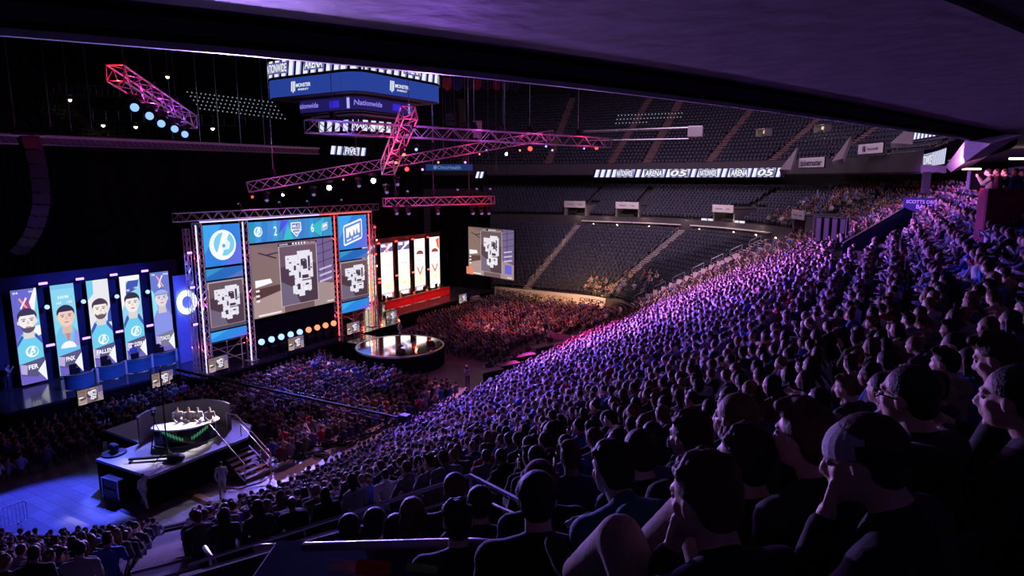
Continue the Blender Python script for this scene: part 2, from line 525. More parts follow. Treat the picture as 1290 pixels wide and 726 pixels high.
# ================================================================ black drape behind the stage
mb = MB(); vs = []; fs = []; N = 420
def drape(x0, y0, x1, y1, z0, z1, amp=0.16, fold=0.42):
    mb = MB(); L = math.hypot(x1 - x0, y1 - y0); n = max(8, int(L / fold) * 4)
    tx, ty = (x1 - x0) / L, (y1 - y0) / L; vs = []
    for z in (z0, z1):
        for i in range(n + 1):
            s = L * i / n; o = amp * math.sin(2 * PI * s / fold) * (0.7 + 0.3 * math.sin(s * 1.7))
            vs.append((x0 + tx * s - ty * o, y0 + ty * s + tx * o, z))
    m = n + 1
    return mb.add(vs, [(i, i + 1, m + i + 1, m + i) for i in range(n)])
o = drape(-28.6, -26, -28.6, 34.6, 0, 17.4).build('black_backdrop', M['drape'], smooth=True)
tag(o, 'tall black pleated backdrop hanging behind the whole stage', 'curtain')
o = drape(-27.8, 34.9, -20.2, 37.2, 0, 11.6).build('side_drape', M['drape'], smooth=True)
tag(o, 'black drape closing the right end of the stage beside the hanging side screen', 'curtain')
# ================================================================ seats
def seat_mesh():
    mb = MB()
    mb.rbox((0, 0.02, 0.43), (0.44, 0.40, 0.06), 0.02)
    # curved back
    vs = []; fs = []
    for j, z in enumerate((0.40, 0.62, 0.86)):
        for i in range(5):
            x = -0.22 + 0.11 * i; y = -0.20 - 0.03 * j + 0.10 * (x / 0.22) ** 2 * 0.4
            vs.append((x, y, z - (0.03 if j == 2 and i in (0, 4) else 0)))
    vs += [(x, y - 0.035, z) for x, y, z in vs]
    for j in range(2):
        for i in range(4):
            a = j * 5 + i
            fs += [(a, a + 1, a + 6, a + 5), (15 + a + 5, 15 + a + 6, 15 + a + 1, 15 + a)]
    fs += [(10 + i, 10 + i + 1, 25 + i + 1, 25 + i) for i in range(4)] + [(0, 5, 20, 15), (5, 10, 25, 20), (4, 19, 24, 9), (9, 24, 29, 14)]
    mb.add(vs, fs)
    mb.bx(-0.25, -0.22, -0.18, 0.16, 0.12, 0.60); mb.bx(0.22, 0.25, -0.18, 0.16, 0.12, 0.60)
    return mb
SEATMB = seat_mesh()
SEATV = np.array(SEATMB.v); SEATF = SEATMB.f
seat_me = SEATMB.mesh('seat', M['seat'])
def mass_mesh(name, V0, F0, places, m, cols=None, fcol=None):
    """places: (x, y, z, rz, scale) each; one mesh of all of them"""
    n = len(places); nv = len(V0)
    P = np.array([p[:3] for p in places]); A = np.array([p[3] for p in places]); S = np.array([p[4] for p in places])
    c, s = np.cos(A)[:, None], np.sin(A)[:, None]
    X = V0[None, :, 0] * S[:, None]; Y = V0[None, :, 1] * S[:, None]; Z = V0[None, :, 2] * S[:, None]
    W = np.stack([X * c - Y * s + P[:, 0:1], X * s + Y * c + P[:, 1:2], Z + P[:, 2:3]], -1).reshape(-1, 3)
    loops = np.concatenate([np.array(f) for f in F0]); sizes = np.array([len(f) for f in F0])
    nl = len(loops)
    L = (loops[None, :] + (np.arange(n) * nv)[:, None]).reshape(-1)
    start0 = np.concatenate([[0], np.cumsum(sizes)[:-1]])
    ST = (start0[None, :] + (np.arange(n) * nl)[:, None]).reshape(-1)
    me = bpy.data.meshes.new(name)
    me.vertices.add(len(W)); me.vertices.foreach_set('co', W.reshape(-1))
    me.loops.add(len(L)); me.loops.foreach_set('vertex_index', L.astype(np.int32))
    me.polygons.add(len(ST)); me.polygons.foreach_set('loop_start', ST.astype(np.int32))
    me.update(calc_edges=True)
    me.materials.append(m)
    if cols is not None:                    # cols: (n, nfacegroups, 3); fcol: group of each face
        a = me.color_attributes.new('Col', 'FLOAT_COLOR', 'CORNER')
        fg = np.repeat(np.array(fcol), sizes)           # group per loop
        C = cols[:, fg, :]
        C = np.concatenate([C, np.ones(C.shape[:2] + (1,))], -1).reshape(-1)
        a.data.foreach_set('color', C.astype(np.float32))
    return me

def rows_on(names, d, pitch, gaps, jitter=0.0):
    """places along the plan at offset d; gaps: {segment: [(centre t at this d, half width m)]}"""
    out = []
    for nm in names:
        L = seg_len(nm, d); n = int(L / pitch)
        for i in range(n):
            t = (i + 0.5) / n
            if any(abs(t - g) * L < w for g, w in gaps.get(nm, [])): continue
            x, y, a = SEG[nm][1](t, d)
            out.append((x, y, a, nm, t))
    return out
AISLES = {'near_end': [(0.2, 0.65)], 'near_corner': [(0.652, 0.62)], 'side': [(0.02, 0.5), (0.27, 0.5), (0.52, 0.5), (0.77, 0.5), (0.99, 0.4)],
          'far_corner': [(0.42, 0.75), (0.80, 0.7)], 'far_end': [(0.86, 0.7)], 'far_left_corner': [(0.3, 0.6), (0.75, 0.6)]}
empty_low, empty_up, empty_deck = [], [], []
for k in range(LOWN):
    d = LOW0 + LOWD * k
    for x, y, a, nm, t in rows_on(['far_corner', 'far_end', 'far_left_corner'], d, 0.56, AISLES):
        if nm == 'far_corner' and t < LOW_FULL: continue
        if nm == 'far_left_corner' and t > 0.5: continue
        empty_low.append((x, y, low_z(k), a + PI / 2, 1.0, k, nm))
VOMS = {'far_corner': [(0.30, 2.6), (0.66, 2.6)], 'far_end': [(0.08, 2.0), (0.98, 2.0)]}
for k in range(UPN):
    d = UP0 + UPD * k
    for x, y, a, nm, t in rows_on(['far_corner', 'far_end', 'far_left_corner'], d, 0.56, {}):
        if nm == 'far_corner' and t < UP_FULL: continue
        if nm == 'far_left_corner' and t > 0.35: continue
        L = seg_len(nm, d)
        if k < 5 and any(abs(t - g) * L < w for g, w in VOMS.get(nm, [])): continue
        if any(abs(t - g) * L < 0.6 for g, w in VOMS.get(nm, [])): continue
        empty_up.append((x, y, up_z(k), a + PI / 2, 1.0, k, nm))
DECK_AISLES = {'far_corner': [(0.12, 0.7), (0.30, 0.7), (0.48, 0.7), (0.66, 0.7), (0.84, 0.7)], 'far_end': [(0.1, 0.7), (0.75, 0.7)], 'far_left_corner': [(0.15, 0.7), (0.4, .7), (0.65, .7), (0.9, .7)], 'left_side': [(0.2, .7), (.45, .7), (.7, .7)]}
for k in range(0, DKN):
    d = DK0 + DKD * k
    for x, y, a, nm, t in rows_on(['far_corner', 'far_end', 'far_left_corner', 'left_side'], d, 0.58, DECK_AISLES):
        if nm == 'far_corner' and t < 0.04: continue
        if nm == 'left_side' and t > 0.6: continue
        empty_deck.append((x, y, DKZ + DKR * k, a + PI / 2, 1.0, k, nm))
allseats = [(p, 'low') for p in empty_low] + [(p, 'up') for p in empty_up] + [(p, 'deck') for p in empty_deck]
# nearest first
allseats.sort(key=lambda q: (q[0][0] - CAM.x) ** 2 + (q[0][1] - CAM.y) ** 2 + (q[0][2] - CAM.z) ** 2)
near_seats = [q for q in allseats if q[1] == 'low'][:300]
near_ids = set(id(q) for q in near_seats)
rest = [q[0][:5] for q in allseats if id(q) not in near_ids]
o = bpy.data.objects.new('stand_seating', mass_mesh('stand_seating', SEATV, SEATF, rest, M['seat'])); COL.objects.link(o)
tag(o, 'hundreds of empty dark seats filling the far lower and upper stands', 'seats', kind='stuff')
ordn = ['first', 'second', 'third', 'fourth', 'fifth', 'sixth', 'seventh', 'eighth', 'ninth', 'tenth', 'eleventh', 'twelfth', 'thirteenth', 'fourteenth', 'fifteenth', 'sixteenth', 'seventeenth', 'eighteenth', 'nineteenth', 'twentieth']
def ordinal(n):
    if n < 20: return ordn[n]
    tens = {2: 'twenty', 3: 'thirty', 4: 'forty', 5: 'fifty', 6: 'sixty', 7: 'seventy', 8: 'eighty', 9: 'ninety', 10: 'hundred and', 11: 'hundred and ten'}
    n += 1
    if n >= 100: return '%dth' % n
    a, b = divmod(n, 10)
    return {2: 'twentieth', 3: 'thirtieth', 4: 'fortieth', 5: 'fiftieth', 6: 'sixtieth', 7: 'seventieth', 8: 'eightieth', 9: 'ninetieth'}[a] if b == 0 else tens[a] + '-' + ordn[b - 1]
byrow = {}
for q in near_seats: byrow.setdefault(q[0][5], []).append(q[0])
for k, L in sorted(byrow.items()):
    L.sort(key=lambda p: -math.atan2(p[1] - 30, p[0] + 8.5))     # left to right as seen from the camera side
    for i, p in enumerate(L):
        s = bpy.data.objects.new('stadium_seat', seat_me); COL.objects.link(s)
        s.location = p[:3]; s.rotation_euler = (0, 0, p[3])
        tag(s, 'empty dark folding seat nearest the crowd, row %d above the rink, %s from the left' % (k + 1, ordinal(i)), 'seat', 'empty seats beside the crowd in the far corner stand')

# ================================================================ aisle stairs of the far stands
stair_no = 0
def radial(nm, t, d0, d1, z0, slope, w, name, label, group, rails=False, m=None, near=False):
    """a flight of light steps running up the stand"""
    r = thing(name, label, 'stairs', (0, 0, 0), 0, group)
    mb = MB(); n = int((d1 - d0) / 0.43)
    base = None
    ns_ = MB()
    for i in range(n):
        d = d0 + 0.43 * (i + .5); x, y, a = SEG[nm][1](t, d)
        if base is None: base = (x, y, z0); r.location = base; r.rotation_euler = (0, 0, 0)
        z = z0 + slope * (d - d0)
        if near:
            mb.box((x, y, z - 0.02), (0.425, w, 0.2), a); x2, y2, a2 = SEG[nm][1](t, d - .19); ns_.box((x2, y2, z + 0.085), (0.05, w, 0.015), a)
        else: mb.box((x, y, z + 0.06), (0.14, w, 0.14), a)
    mb.build('step', m or M['step'], r, world=True)
    if near: ns_.build('nosing', M['step'], r, world=True)
    if rails:
        seg = 2.2; d = d0 + .3
        while d + seg * .75 < d1:
            p = []
            for dd in (0, seg * .62):
                x, y, a = SEG[nm][1](t, d + dd); z = z0 + slope * (d + dd - d0)
                p.append(V((x, y, z)))
            up = V((0, 0, 0.95)); h = MB()
            h.path([p[0], p[0] + up * .9, p[0] + up + (p[1] - p[0]) * .06, p[1] + up, p[1] + up * .9, p[1]], 0.03, 6)
            h.path([p[0] + up * .5, p[1] + up * .5], 0.02, 6)
            h.build('handrail', M['steel'], r, world=True)
            d += seg
    return r
SL = LOWR / LOWD
radial('far_end', 0.86, 1.0, 17.2, 1.05, SL, 1.15, 'aisle_stairs', 'pale aisle stairs with hoop handrails rising beside the hanging side screen', 'aisle stairs of the far lower stand', True)
radial('far_corner', 0.80, 1.0, 17.2, 1.05, SL, 1.15, 'aisle_stairs', 'pale aisle stairs with hoop handrails rising from the right end of the advertising board', 'aisle stairs of the far lower stand', True)
radial('far_corner', 0.42, 1.0, 17.2, 1.05, SL, 1.15, 'aisle_stairs', 'aisle stairs dividing the empty seats from the edge of the crowd', 'aisle stairs of the far lower stand', True)
SD = DKR / DKD
for nm, ts in DECK_AISLES.items():
    for j, (t, w) in enumerate(ts):
        if nm in ('left_side',): continue
        if nm == 'far_left_corner' and j > 1: continue
        where = {'far_corner': 'right corner of the far upper deck', 'far_end': 'middle of the far upper deck', 'far_left_corner': 'left corner of the far upper deck'}[nm]
        radial(nm, t, 25.8, 46.0, DKZ + 0.02, SD, 1.25, 'deck_stairs', 'brown aisle stairs, %s, %s from its right end' % (where, ordinal(j)), 'aisle stairs of the far upper deck', False, M['stepdeck'] if 'stepdeck' in M else None)

# ================================================================ concourse band: parapet, counters, doorways with signs
def conc(nm, t0, t1, d, z0, z1, th, m, name, label, cat, group=None, n=14):
    mb = MB(); A = []; 
    for i in range(n + 1):
        t = t0 + (t1 - t0) * i / n
        x, y, a = SEG[nm][1](t, d); A.append((x, y)); 
    B = []
    for i in range(n + 1):
        t = t0 + (t1 - t0) * i / n
        x, y, a = SEG[nm][1](t, d + th); B.append((x, y))
    mb.prism(A + B[::-1], z0, z1) if n == 1 else None
    if n > 1:
        for i in range(n):
            mb.prism([A[i], A[i + 1], B[i + 1], B[i]], z0, z1)
    o = mb.build(name, m); tag(o, label, cat, group); return o
for nm, t0, t1, lab in (('far_corner', 0.45, 0.78, 'pale parapet ledge above the empty far corner seats'), ('far_corner', 0.82, 0.995, 'pale parapet ledge above the seats behind the advertising board'), ('far_end', 0.0, 0.84, 'pale parapet ledge above the far stand nearest the side screen')):
    conc(nm, t0, t1, 16.9, zl + 0.2, zl + 0.42, 0.35, M['step'], 'parapet_ledge', lab, 'ledge', 'parapet ledges of the far concourse')
    conc(nm, t0, t1, 17.3, zl + 1.15, zl + 1.28, 0.5, M['white'], 'drink_rail', lab.replace('pale parapet ledge', 'narrow drink rail counter'), 'counter', 'drink rails of the far concourse')
def doorway(nm, t, label, sign_label, lit=True):
    x, y, a = SEG[nm][1](t, 18.4)
    r = thing('stand_doorway', label, 'doorway', (x, y, 8.2), a - PI / 2, 'stand entrances on the far concourse')
    mb = MB(); mb.bx(-1.75, -1.55, -0.6, 3.4, 0, 3.0); mb.bx(1.55, 1.75, -0.6, 3.4, 0, 3.0); mb.build('side_wall', M['concrete'], r)
    mb = MB(); mb.bx(-1.75, 1.75, -0.6, 3.4, 2.95, 3.1); mb.build('roof_slab', M['concrete_dark'], r)
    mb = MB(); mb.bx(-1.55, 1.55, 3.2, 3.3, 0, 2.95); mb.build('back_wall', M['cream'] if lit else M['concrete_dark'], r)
    mb = MB(); mb.rbox((0, -0.8, 3.05), (3.4, 0.14, 0.95), .03); s = mb.build('sign_panel', M['white'], r)
    p = Paint((-1.5, -0.88, 2.65), (1, 0, 0), (0, 0, 1), 3.0, 0.8)
    p.text('Nationwide', 0.3, 0.5, None, 0.36, (0.03, 0.04, 0.12)).text('Arena', 0.78, 0.5, None, 0.2, (0.03, 0.04, 0.12))
    p.build('sign_lettering', M['printed'], s, world=False)
    if lit:
        mb = MB(); mb.sph((-1.1, 1.0, 2.6), 0.09, 8, 6); mb.build('ceiling_lamp', M['lamp_warm'], r)
    return r
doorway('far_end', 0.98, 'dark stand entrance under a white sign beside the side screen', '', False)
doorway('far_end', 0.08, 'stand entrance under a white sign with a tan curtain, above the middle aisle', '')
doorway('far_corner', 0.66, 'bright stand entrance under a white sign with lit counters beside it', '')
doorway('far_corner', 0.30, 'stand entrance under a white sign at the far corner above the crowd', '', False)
for nm, t, lab in (('far_end', .22, 'small warm lamp on the concourse rail, second from the side screen'), ('far_end', .62, 'small warm lamp on the concourse rail beside the side screen'), ('far_corner', .93, 'small warm lamp on the concourse rail right of the tan curtain'),
               ('far_corner', .74, 'small bright lamp left of the bright stand entrance'), ('far_corner', .60, 'small bright lamp right of the bright stand entrance'), ('far_corner', .50, 'small warm lamp on the rail above the empty corner seats'), ('far_corner', .40, 'small warm lamp where the rail meets the crowd')):
    x, y, a = SEG[nm][1](t, 17.15)
    mb = MB(); mb.lathe([(0, 0), (0.16, 0.0), (0.16, 0.06), (0.05, 0.1), (0.05, 0.3)], (x, y, zl + 0.45), 10)
    r = thing('rail_lamp', lab, 'lamp', (x, y, zl + .45), 0, 'small lamps along the far concourse rail')
    mb.build('lamp_base', M['black'], r, world=True)
    mb = MB(); mb.sph((x, y, zl + 0.78), 0.13, 10, 8); mb.build('bulb', M['lamp_warm'], r, world=True)
for t_, lab in ((.725, 'lit white menu screens left of the bright stand entrance'), (.60, 'lit white menu screen right of the bright stand entrance')):
    x, y, a = SEG['far_corner'][1](t_, 18.0); r = thing('menu_screen', lab, 'screen', (x, y, zl + 1.9), a - PI / 2, 'menu screens at the bright entrance')
    MB().rbox((0, 0, 0), (2.2, .12, .8), .03).build('screen_case', M['black'], r)
    for k in range(2): MB().rbox((-.52 + 1.04 * k, -.07, 0), (.9, .03, .62), .01).build('lit_panel', M['menu_glow'], r)
# barrier chairs along the border of the crowd
i = 0
for k in range(0, 13):
    x, y, a = SEG['far_corner'][1](LOW_FULL + 0.035, LOW0 + LOWD * k + 0.2)
    mb = MB(); r = thing('folding_barrier', 'grey upright panel barrier beside the crowd edge, %s from the bottom' % ordinal(k), 'barrier', (x, y, low_z(k)), a + PI / 2 + .9, 'grey barriers between the crowd and the empty corner')
    mb.rbox((0, 0, 0.72), (0.82, 0.05, 0.85), .04); mb.build('panel', M['step'], r)
    for s in (-1, 1):
        mb = MB(); mb.path([(s * .36, .18, 0), (s * .36, 0, .5), (s * .36, 0, 1.1)], .02, 6); mb.build('leg', M['steel'], r)

# ================================================================ ribbon boards
def stripes_text(p, t0, t1, words, wcol=(0.9, 0.93, 1.0)):
    pass
def ribbon_on(pts, z0, h, name, label, strength_mat='led', words=((0.18, 'NATIONWIDE'), (0.5, 'ARENA'), (0.8, 'NATIONWIDE')), pitch=0.95, flip=False, group='striped ribbon boards', wl=0.16):
    """a striped LED ribbon following pts (x, y) in order left to right as seen by the viewer"""
    r = thing(name, label, 'ribbon board', (pts[0][0], pts[0][1], z0), 0, group)
    P = [V((x, y, 0)) for x, y in pts]
    cum = [0]
    for a, b in zip(P[:-1], P[1:]): cum.append(cum[-1] + (b - a).length)
    L = cum[-1]
    def at(s, o):
        s = min(max(s, 0), L - 1e-6); i = max(j for j in range(len(cum) - 1) if cum[j] <= s)
        a, b = P[i], P[i + 1]; t = (s - cum[i]) / (cum[i + 1] - cum[i]); q = a.lerp(b, t)
        d = (b - a).normalized(); n = V((d.y, -d.x, 0))
        return q + n * o
    hs = MB(); n = max(2, int(L / 1.0))
    vs = []
    for i in range(n + 1):
        for o, z in ((0.0, z0 - .05), (0.0, z0 + h + .05), (-0.25, z0 + h + .05), (-0.25, z0 - .05)):
            q = at(L * i / n, o); vs.append((q.x, q.y, z))
    fs = [(4 * i + k, 4 * i + (k + 1) % 4, 4 * i + 4 + (k + 1) % 4, 4 * i + 4 + k) for i in range(n) for k in range(4)] + [(0, 1, 2, 3), (4 * n, 4 * n + 1, 4 * n + 2, 4 * n + 3)]
    hs.add(vs, fs); hs.build('housing', M['black'], r, world=True)
    pm = MB(); s = 0.1
    while s < L - pitch:
        # a slanting pale bar with a bluish shoulder
        lean = h * 0.28
        for (a0, a1, c) in ((0, 0.55, (0.85, 0.88, 1.0)), (0.55, 0.74, (0.25, 0.25, 0.75))):
            q = [at(s + pitch * a0, .012), at(s + pitch * a1, .012), at(s + pitch * a1 + lean, .012), at(s + pitch * a0 + lean, .012)]
            pm.add([(q[0].x, q[0].y, z0), (q[1].x, q[1].y, z0), (q[2].x, q[2].y, z0 + h), (q[3].x, q[3].y, z0 + h)], [(0, 1, 2, 3)], c)
        s += pitch
    for t, w in words:
        vsx, fsx, tw, th = text_geo(w, bold=0.02, shear=0.2)
        W = min(L * wl, 12); sc = W / tw; vv = []
        sy = (h * 0.72) / th
        back = []
        for (u, v) in ((-W / 2 - .2, 0), (W / 2 + .2, 0)):
            pass
        for x, y in vsx:
            q = at(t * L + x * sc, .03); vv.append((q.x, q.y, z0 + h / 2 + y * sy))
        # bright field with dark outline behind the word
        m = 10; bv = []
        for i in range(m + 1):
            for z in (z0 + .06, z0 + h - .06):
                q = at(t * L - W / 2 - .15 + (W + .3) * i / m, .02); bv.append((q.x, q.y, z))
        pm.add(bv, [(2 * i, 2 * i + 2, 2 * i + 3, 2 * i + 1) for i in range(m)], (0.12, 0.13, 0.3))
        pm.add(vv, fsx, (1, 1, 1))
    pm.build('lit_display', M[strength_mat], r, world=True)
    return r
ring = []
for nm, t0, t1, n in (('far_end', 1.0, 0.0, 4), ('far_corner', 1.0, 0.60, 14)):
    for i in range(n + 1):
        x, y, a = SEG[nm][1](t0 + (t1 - t0) * i / n, 24.93); ring.append((x, y))
rr_ = []
for p in ring:
    if not rr_ or math.hypot(p[0] - rr_[-1][0], p[1] - rr_[-1][1]) > .05: rr_.append(p)
ribbon_on(rr_, 15.2, 1.15, 'ribbon_board', 'long blue and white striped ribbon board along the edge of the far upper deck', words=((0.17, 'NATIONWIDE'), (0.32, 'ARENA'), (0.45, '05'), (0.6, 'NATIONWIDE'), (0.76, 'ARENA'), (0.9, '05')), wl=0.085)
# ---------------------------------------------------------------- surveyed points: a direction from the camera and a distance along its axis
FOC = 820.0; PIT = math.atan(138 / 820); YAW = math.radians(30)
def at(px, py, D):
    h = (px - 645) / FOC; v = (py - 363) / FOC
    f = math.cos(PIT) - v * math.sin(PIT); dn = math.sin(PIT) + v * math.cos(PIT)
    return V((CAM.x + D * (math.cos(YAW) * h - math.sin(YAW) * f), CAM.y + D * (math.sin(YAW) * h + math.cos(YAW) * f), CAM.z - D * dn))
def at_plane(px, py, axis, val):
    r = at(px, py, 1) - CAM
    t = (val - CAM[axis]) / r[axis]
    return CAM + r * t

# ---------------------------------------------------------------- signs on the upper deck
def hung_sign(px, py, D, ang, w, h, words, name, label, style):
    c = at(px, py, D)
    r = thing(name, label, 'sign', c, ang)
    mb = MB(); mb.rbox((0, 0, 0), (w, 0.3, h), .04); mb.build('panel', M['white'], r)
    mb = MB(); mb.rbox((0, 0.0, 0), (w + .14, 0.2, h + .14), .04); mb.build('surround', M['black'], r)
    p = Paint((-w / 2, -0.155, -h / 2), (1, 0, 0), (0, 0, 1), w, h)
    if style == 0: p.text(words, 0.5, 0.48, None, 0.84, (0.02, 0.02, 0.06), 0.035)
    else:
        p.rect(.20, .22, .245, .8, (0.02, 0.02, 0.05)); p.poly([(.26, .22), (.34, .22), (.31, .8), (.26, .8)], (0.02, 0.02, 0.05))
        p.text(words, 0.62, 0.5, None, 0.44, (0.02, 0.02, 0.06), 0.01)
    p.build('lettering', M['printed'], r, world=False)
    return r
hung_sign(1023, 205, 70, math.radians(-48 - 8), 5.2, 1.05, 'ticketmaster', 'sponsor_sign', 'long white sign with black lowercase word on the deck edge right of the ribbon board', 0)
hung_sign(1097.5, 187.5, 66, math.radians(-60), 4.6, 1.0, 'Nationwide', 'sponsor_sign', 'white sign with a small dark logo, higher and right of the other white sign', 1)
# sloped concrete parapets that flank the deck entrances
def parapet(p3, th, label, group='sloped concrete parapets of the upper deck'):
    """a triangular concrete wall; p3: corner points (world)"""
    a, b, c = [V(p) for p in p3]; n = (b - a).cross(c - a).normalized() * th
    r = MB(); pts = [a, b, c, a + n, b + n, c + n]
    r.add([p - a for p in pts], [(0, 1, 2), (5, 4, 3), (0, 3, 4, 1), (1, 4, 5, 2), (2, 5, 3, 0)])
    o = r.build('sloped_parapet', M['concrete'], loc=a); tag(o, label, 'parapet', group); return o
parapet([at(983, 219, 71), at(997, 219, 70), at(1006, 190, 74)], .5, 'sloped concrete parapet at the left end of the lowercase word sign')
parapet([at(1050, 209, 68), at(1064, 205, 67), at(1074, 176, 72)], .5, 'sloped concrete parapet between the two white signs')
parapet([at(1122, 186, 66), at(1150, 188, 64), at(1152, 160, 69)], .5, 'sloped concrete parapet right of the higher white sign')
# entrances of the upper deck, softly lit
for px, py, lab in ((962, 166, 'leftmost of the three softly lit entrances on the upper deck'), (1036, 161, 'middle one of the three softly lit entrances on the upper deck'), (1108, 156, 'rightmost of the three softly lit entrances on the upper deck')):
    c = at(px, py, 84)
    r = thing('deck_entrance', lab, 'doorway', c, math.radians(-45), 'lit entrances of the upper deck')
    mb = MB(); mb.bx(-.95, -.85, -.5, .6, -.6, .35); mb.bx(.85, .95, -.5, .6, -.6, .35); mb.bx(-.95, .95, -.5, .6, .3, .38); mb.build('surround', M['concrete'], r)
    mb = MB(); mb.rbox((0, .5, .0), (1.5, .06, .4), .02); mb.build('light_box', M['lamp_warm_low'] if 'lamp_warm_low' in M else M['lamp_warm'], r)
# ribbon on the deck edge that runs back towards us on the right
sidepts = [p for p in offset_line(edge, -0.16) if 15 < p[1] < 41][::-1]
ribbon_on([(x, y) for x, y in sidepts], 15.95, 1.0, 'ribbon_board', 'short striped ribbon board on the right deck edge beside the slanted pink wedge', words=((0.45, 'NATIONWIDE'),), wl=.3)
a, b = at(1151, 169, 60), at(1184, 166, 54)
ribbon_on([(a.x, a.y), (b.x, b.y)], (a.z + b.z) / 2 - .4, .8, 'ribbon_board', 'small striped ribbon board high at the right under the overhang, above the balcony', words=(), wl=.2)
# the slanted end of the upper deck, catching pink light
q = [at(1191, 210, 26), at(1198, 217, 25), at(1248, 181, 15.4), at(1216, 177, 20.5)]
mb = MB(); n = (q[1] - q[0]).cross(q[3] - q[0]).normalized() * -.6
mb.add([p - q[0] for p in q] + [p - q[0] + n for p in q], [(0, 1, 2, 3), (7, 6, 5, 4), (0, 4, 5, 1), (1, 5, 6, 2), (2, 6, 7, 3), (3, 7, 4, 0)])
o = mb.build('slanted_wedge', M['white'], loc=q[0]); tag(o, 'slanted pale wedge of concrete at the right under the overhang, glowing pink', 'wedge')
q = [at(1160, 218, 45), at(1192, 218, 43), at(1192, 209, 43), at(1160, 208, 45)]
mb = MB(); n = V((.3, .5, 0)); mb.add([p - q[0] for p in q] + [p - q[0] + n for p in q], [(0, 1, 2, 3), (7, 6, 5, 4), (0, 4, 5, 1), (1, 5, 6, 2), (2, 6, 7, 3), (3, 7, 4, 0)])
o = mb.build('balcony_parapet', M['concrete'], loc=q[0]); tag(o, 'pale concrete balcony front left of the pink wedge', 'balcony front')
mb = MB(); c = at(1167, 226, 44); mb.bx(-.25, .25, -.2, .2, -.9, .5); o = mb.build('balcony_post', M['concrete'], loc=c); tag(o, 'short square concrete post under the balcony front', 'post')
c0 = at(1203, 172, 66)
mb = MB(); mb.box((0, 0, .2), (9.5, .3, 4.6), math.radians(-58)); o = mb.build('balcony_back_wall', M['cream'], loc=c0); tag(o, 'tan lit wall behind the people on the right balcony', 'wall panel')
L = bpy.data.lights.new('balcony_lamp', 'SPOT'); L.energy = 400; L.color = (1, .7, .45); L.spot_size = 1.6
lo = bpy.data.objects.new('balcony_lamp', L); COL.objects.link(lo); lo.location = at(1196, 170, 62); lo.rotation_euler = (c0 - lo.location).to_track_quat('-Z', 'Y').to_euler()

# maroon wall block and the wall lamps on the right
c = at(1243, 240, 21)
mb = MB(); mb.rbox((1.2, .6, -.95), (2.5, 2.2, 1.9), .05); mb.bx(-.02, 2.5, -.6, 1.75, -.02, .06)
o = mb.build('maroon_block', M['redwall'], loc=c); tag(o, 'maroon walled platform at the right edge with people standing on it', 'platform')
for px, py, D, lab in ((1224, 213, 34, 'small bright strip lamp under the deck, left of the other one'), (1287, 200, 26, 'small bright strip lamp under the deck at the far right edge')):
    c = at(px, py, D); mb = MB(); mb.rbox((0, 0, 0), (.9, .12, .08), .02, math.radians(20)); o = mb.build('strip_lamp', M['lamp_warm'], loc=c); tag(o, lab, 'lamp', 'strip lamps under the deck')
c = at(1230, 227, 33); mb = MB(); mb.rbox((0, 0, 0), (.75, .4, .95), .03, .3); o = mb.build('wall_pier', M['concrete'], loc=c); tag(o, 'short pale wall pier under the slanted pink wedge', 'pier')
# entrance cut in the right upper stand with lettered walls
a, b = at(1062, 307, 43), at(1140, 262, 46)
th = V((.5, .3, 0))
mb = MB(); mb.add([(0, 0, -2.2), tuple(b - a + V((0, 0, -2.0))), tuple(b - a), (0, 0, 0)] + [tuple(V((0, 0, -2.2)) + th), tuple(b - a + V((0, 0, -2.0)) + th), tuple(b - a + th), tuple(th)],
                  [(0, 1, 2, 3), (7, 6, 5, 4), (0, 4, 5, 1), (1, 5, 6, 2), (2, 6, 7, 3), (3, 7, 4, 0)])
r = thing('lettered_wall', 'navy wall of the stand entrance with large pale capitals and a pale top rail', 'wall panel', a)
mb.build('panel', M['bluecloth'], r)
mb = MB(); mb.tube((0, 0, .05), tuple(b - a + V((0, 0, .05))), .05, n=8); mb.build('top_rail', M['steel'], r)
ex = (b - a).normalized(); nn = ex.cross(V((0, 0, 1))).normalized()
if nn.dot(CAM - a) < 0: nn = -nn
ey = nn.cross(ex).normalized()
Lw = (b - a).length
p = Paint(a + nn * .02 - V((0, 0, 2.15)), ex, V((0, 0, 1)), Lw, 2.0)
p.n = nn
p.text('WE ALL AROUND', .27, .62, None, .42, (.75, .75, .85), .02)
p.poly([(.55, .62), (.575, .62), (.575, .85), (.6, 1.0), (.585, 1.1), (.56, 1.0), (.55, .8)], (.8, .8, .9))
p.build('lettering', M['printed'], r)
c = at(1163, 258, 45)
r = thing('lettered_banner', 'dark banner with two lines of pale lettering under the right balcony', 'banner', c, math.radians(-20))
mb = MB(); mb.rbox((0, 0, 0), (2.5, .1, .95), .03); mb.build('panel', M['bluecloth'], r)
p = Paint((-1.25, -.06, -.47), (1, 0, 0), (0, 0, 1), 2.5, .95); p.text('SCOTTS DRIVE', .5, .7, None, .85, (.7, .7, .8)).text('BANC', .55, .35, None, .42, (.7, .7, .8)); p.build('lettering', M['printed'], r, world=False)
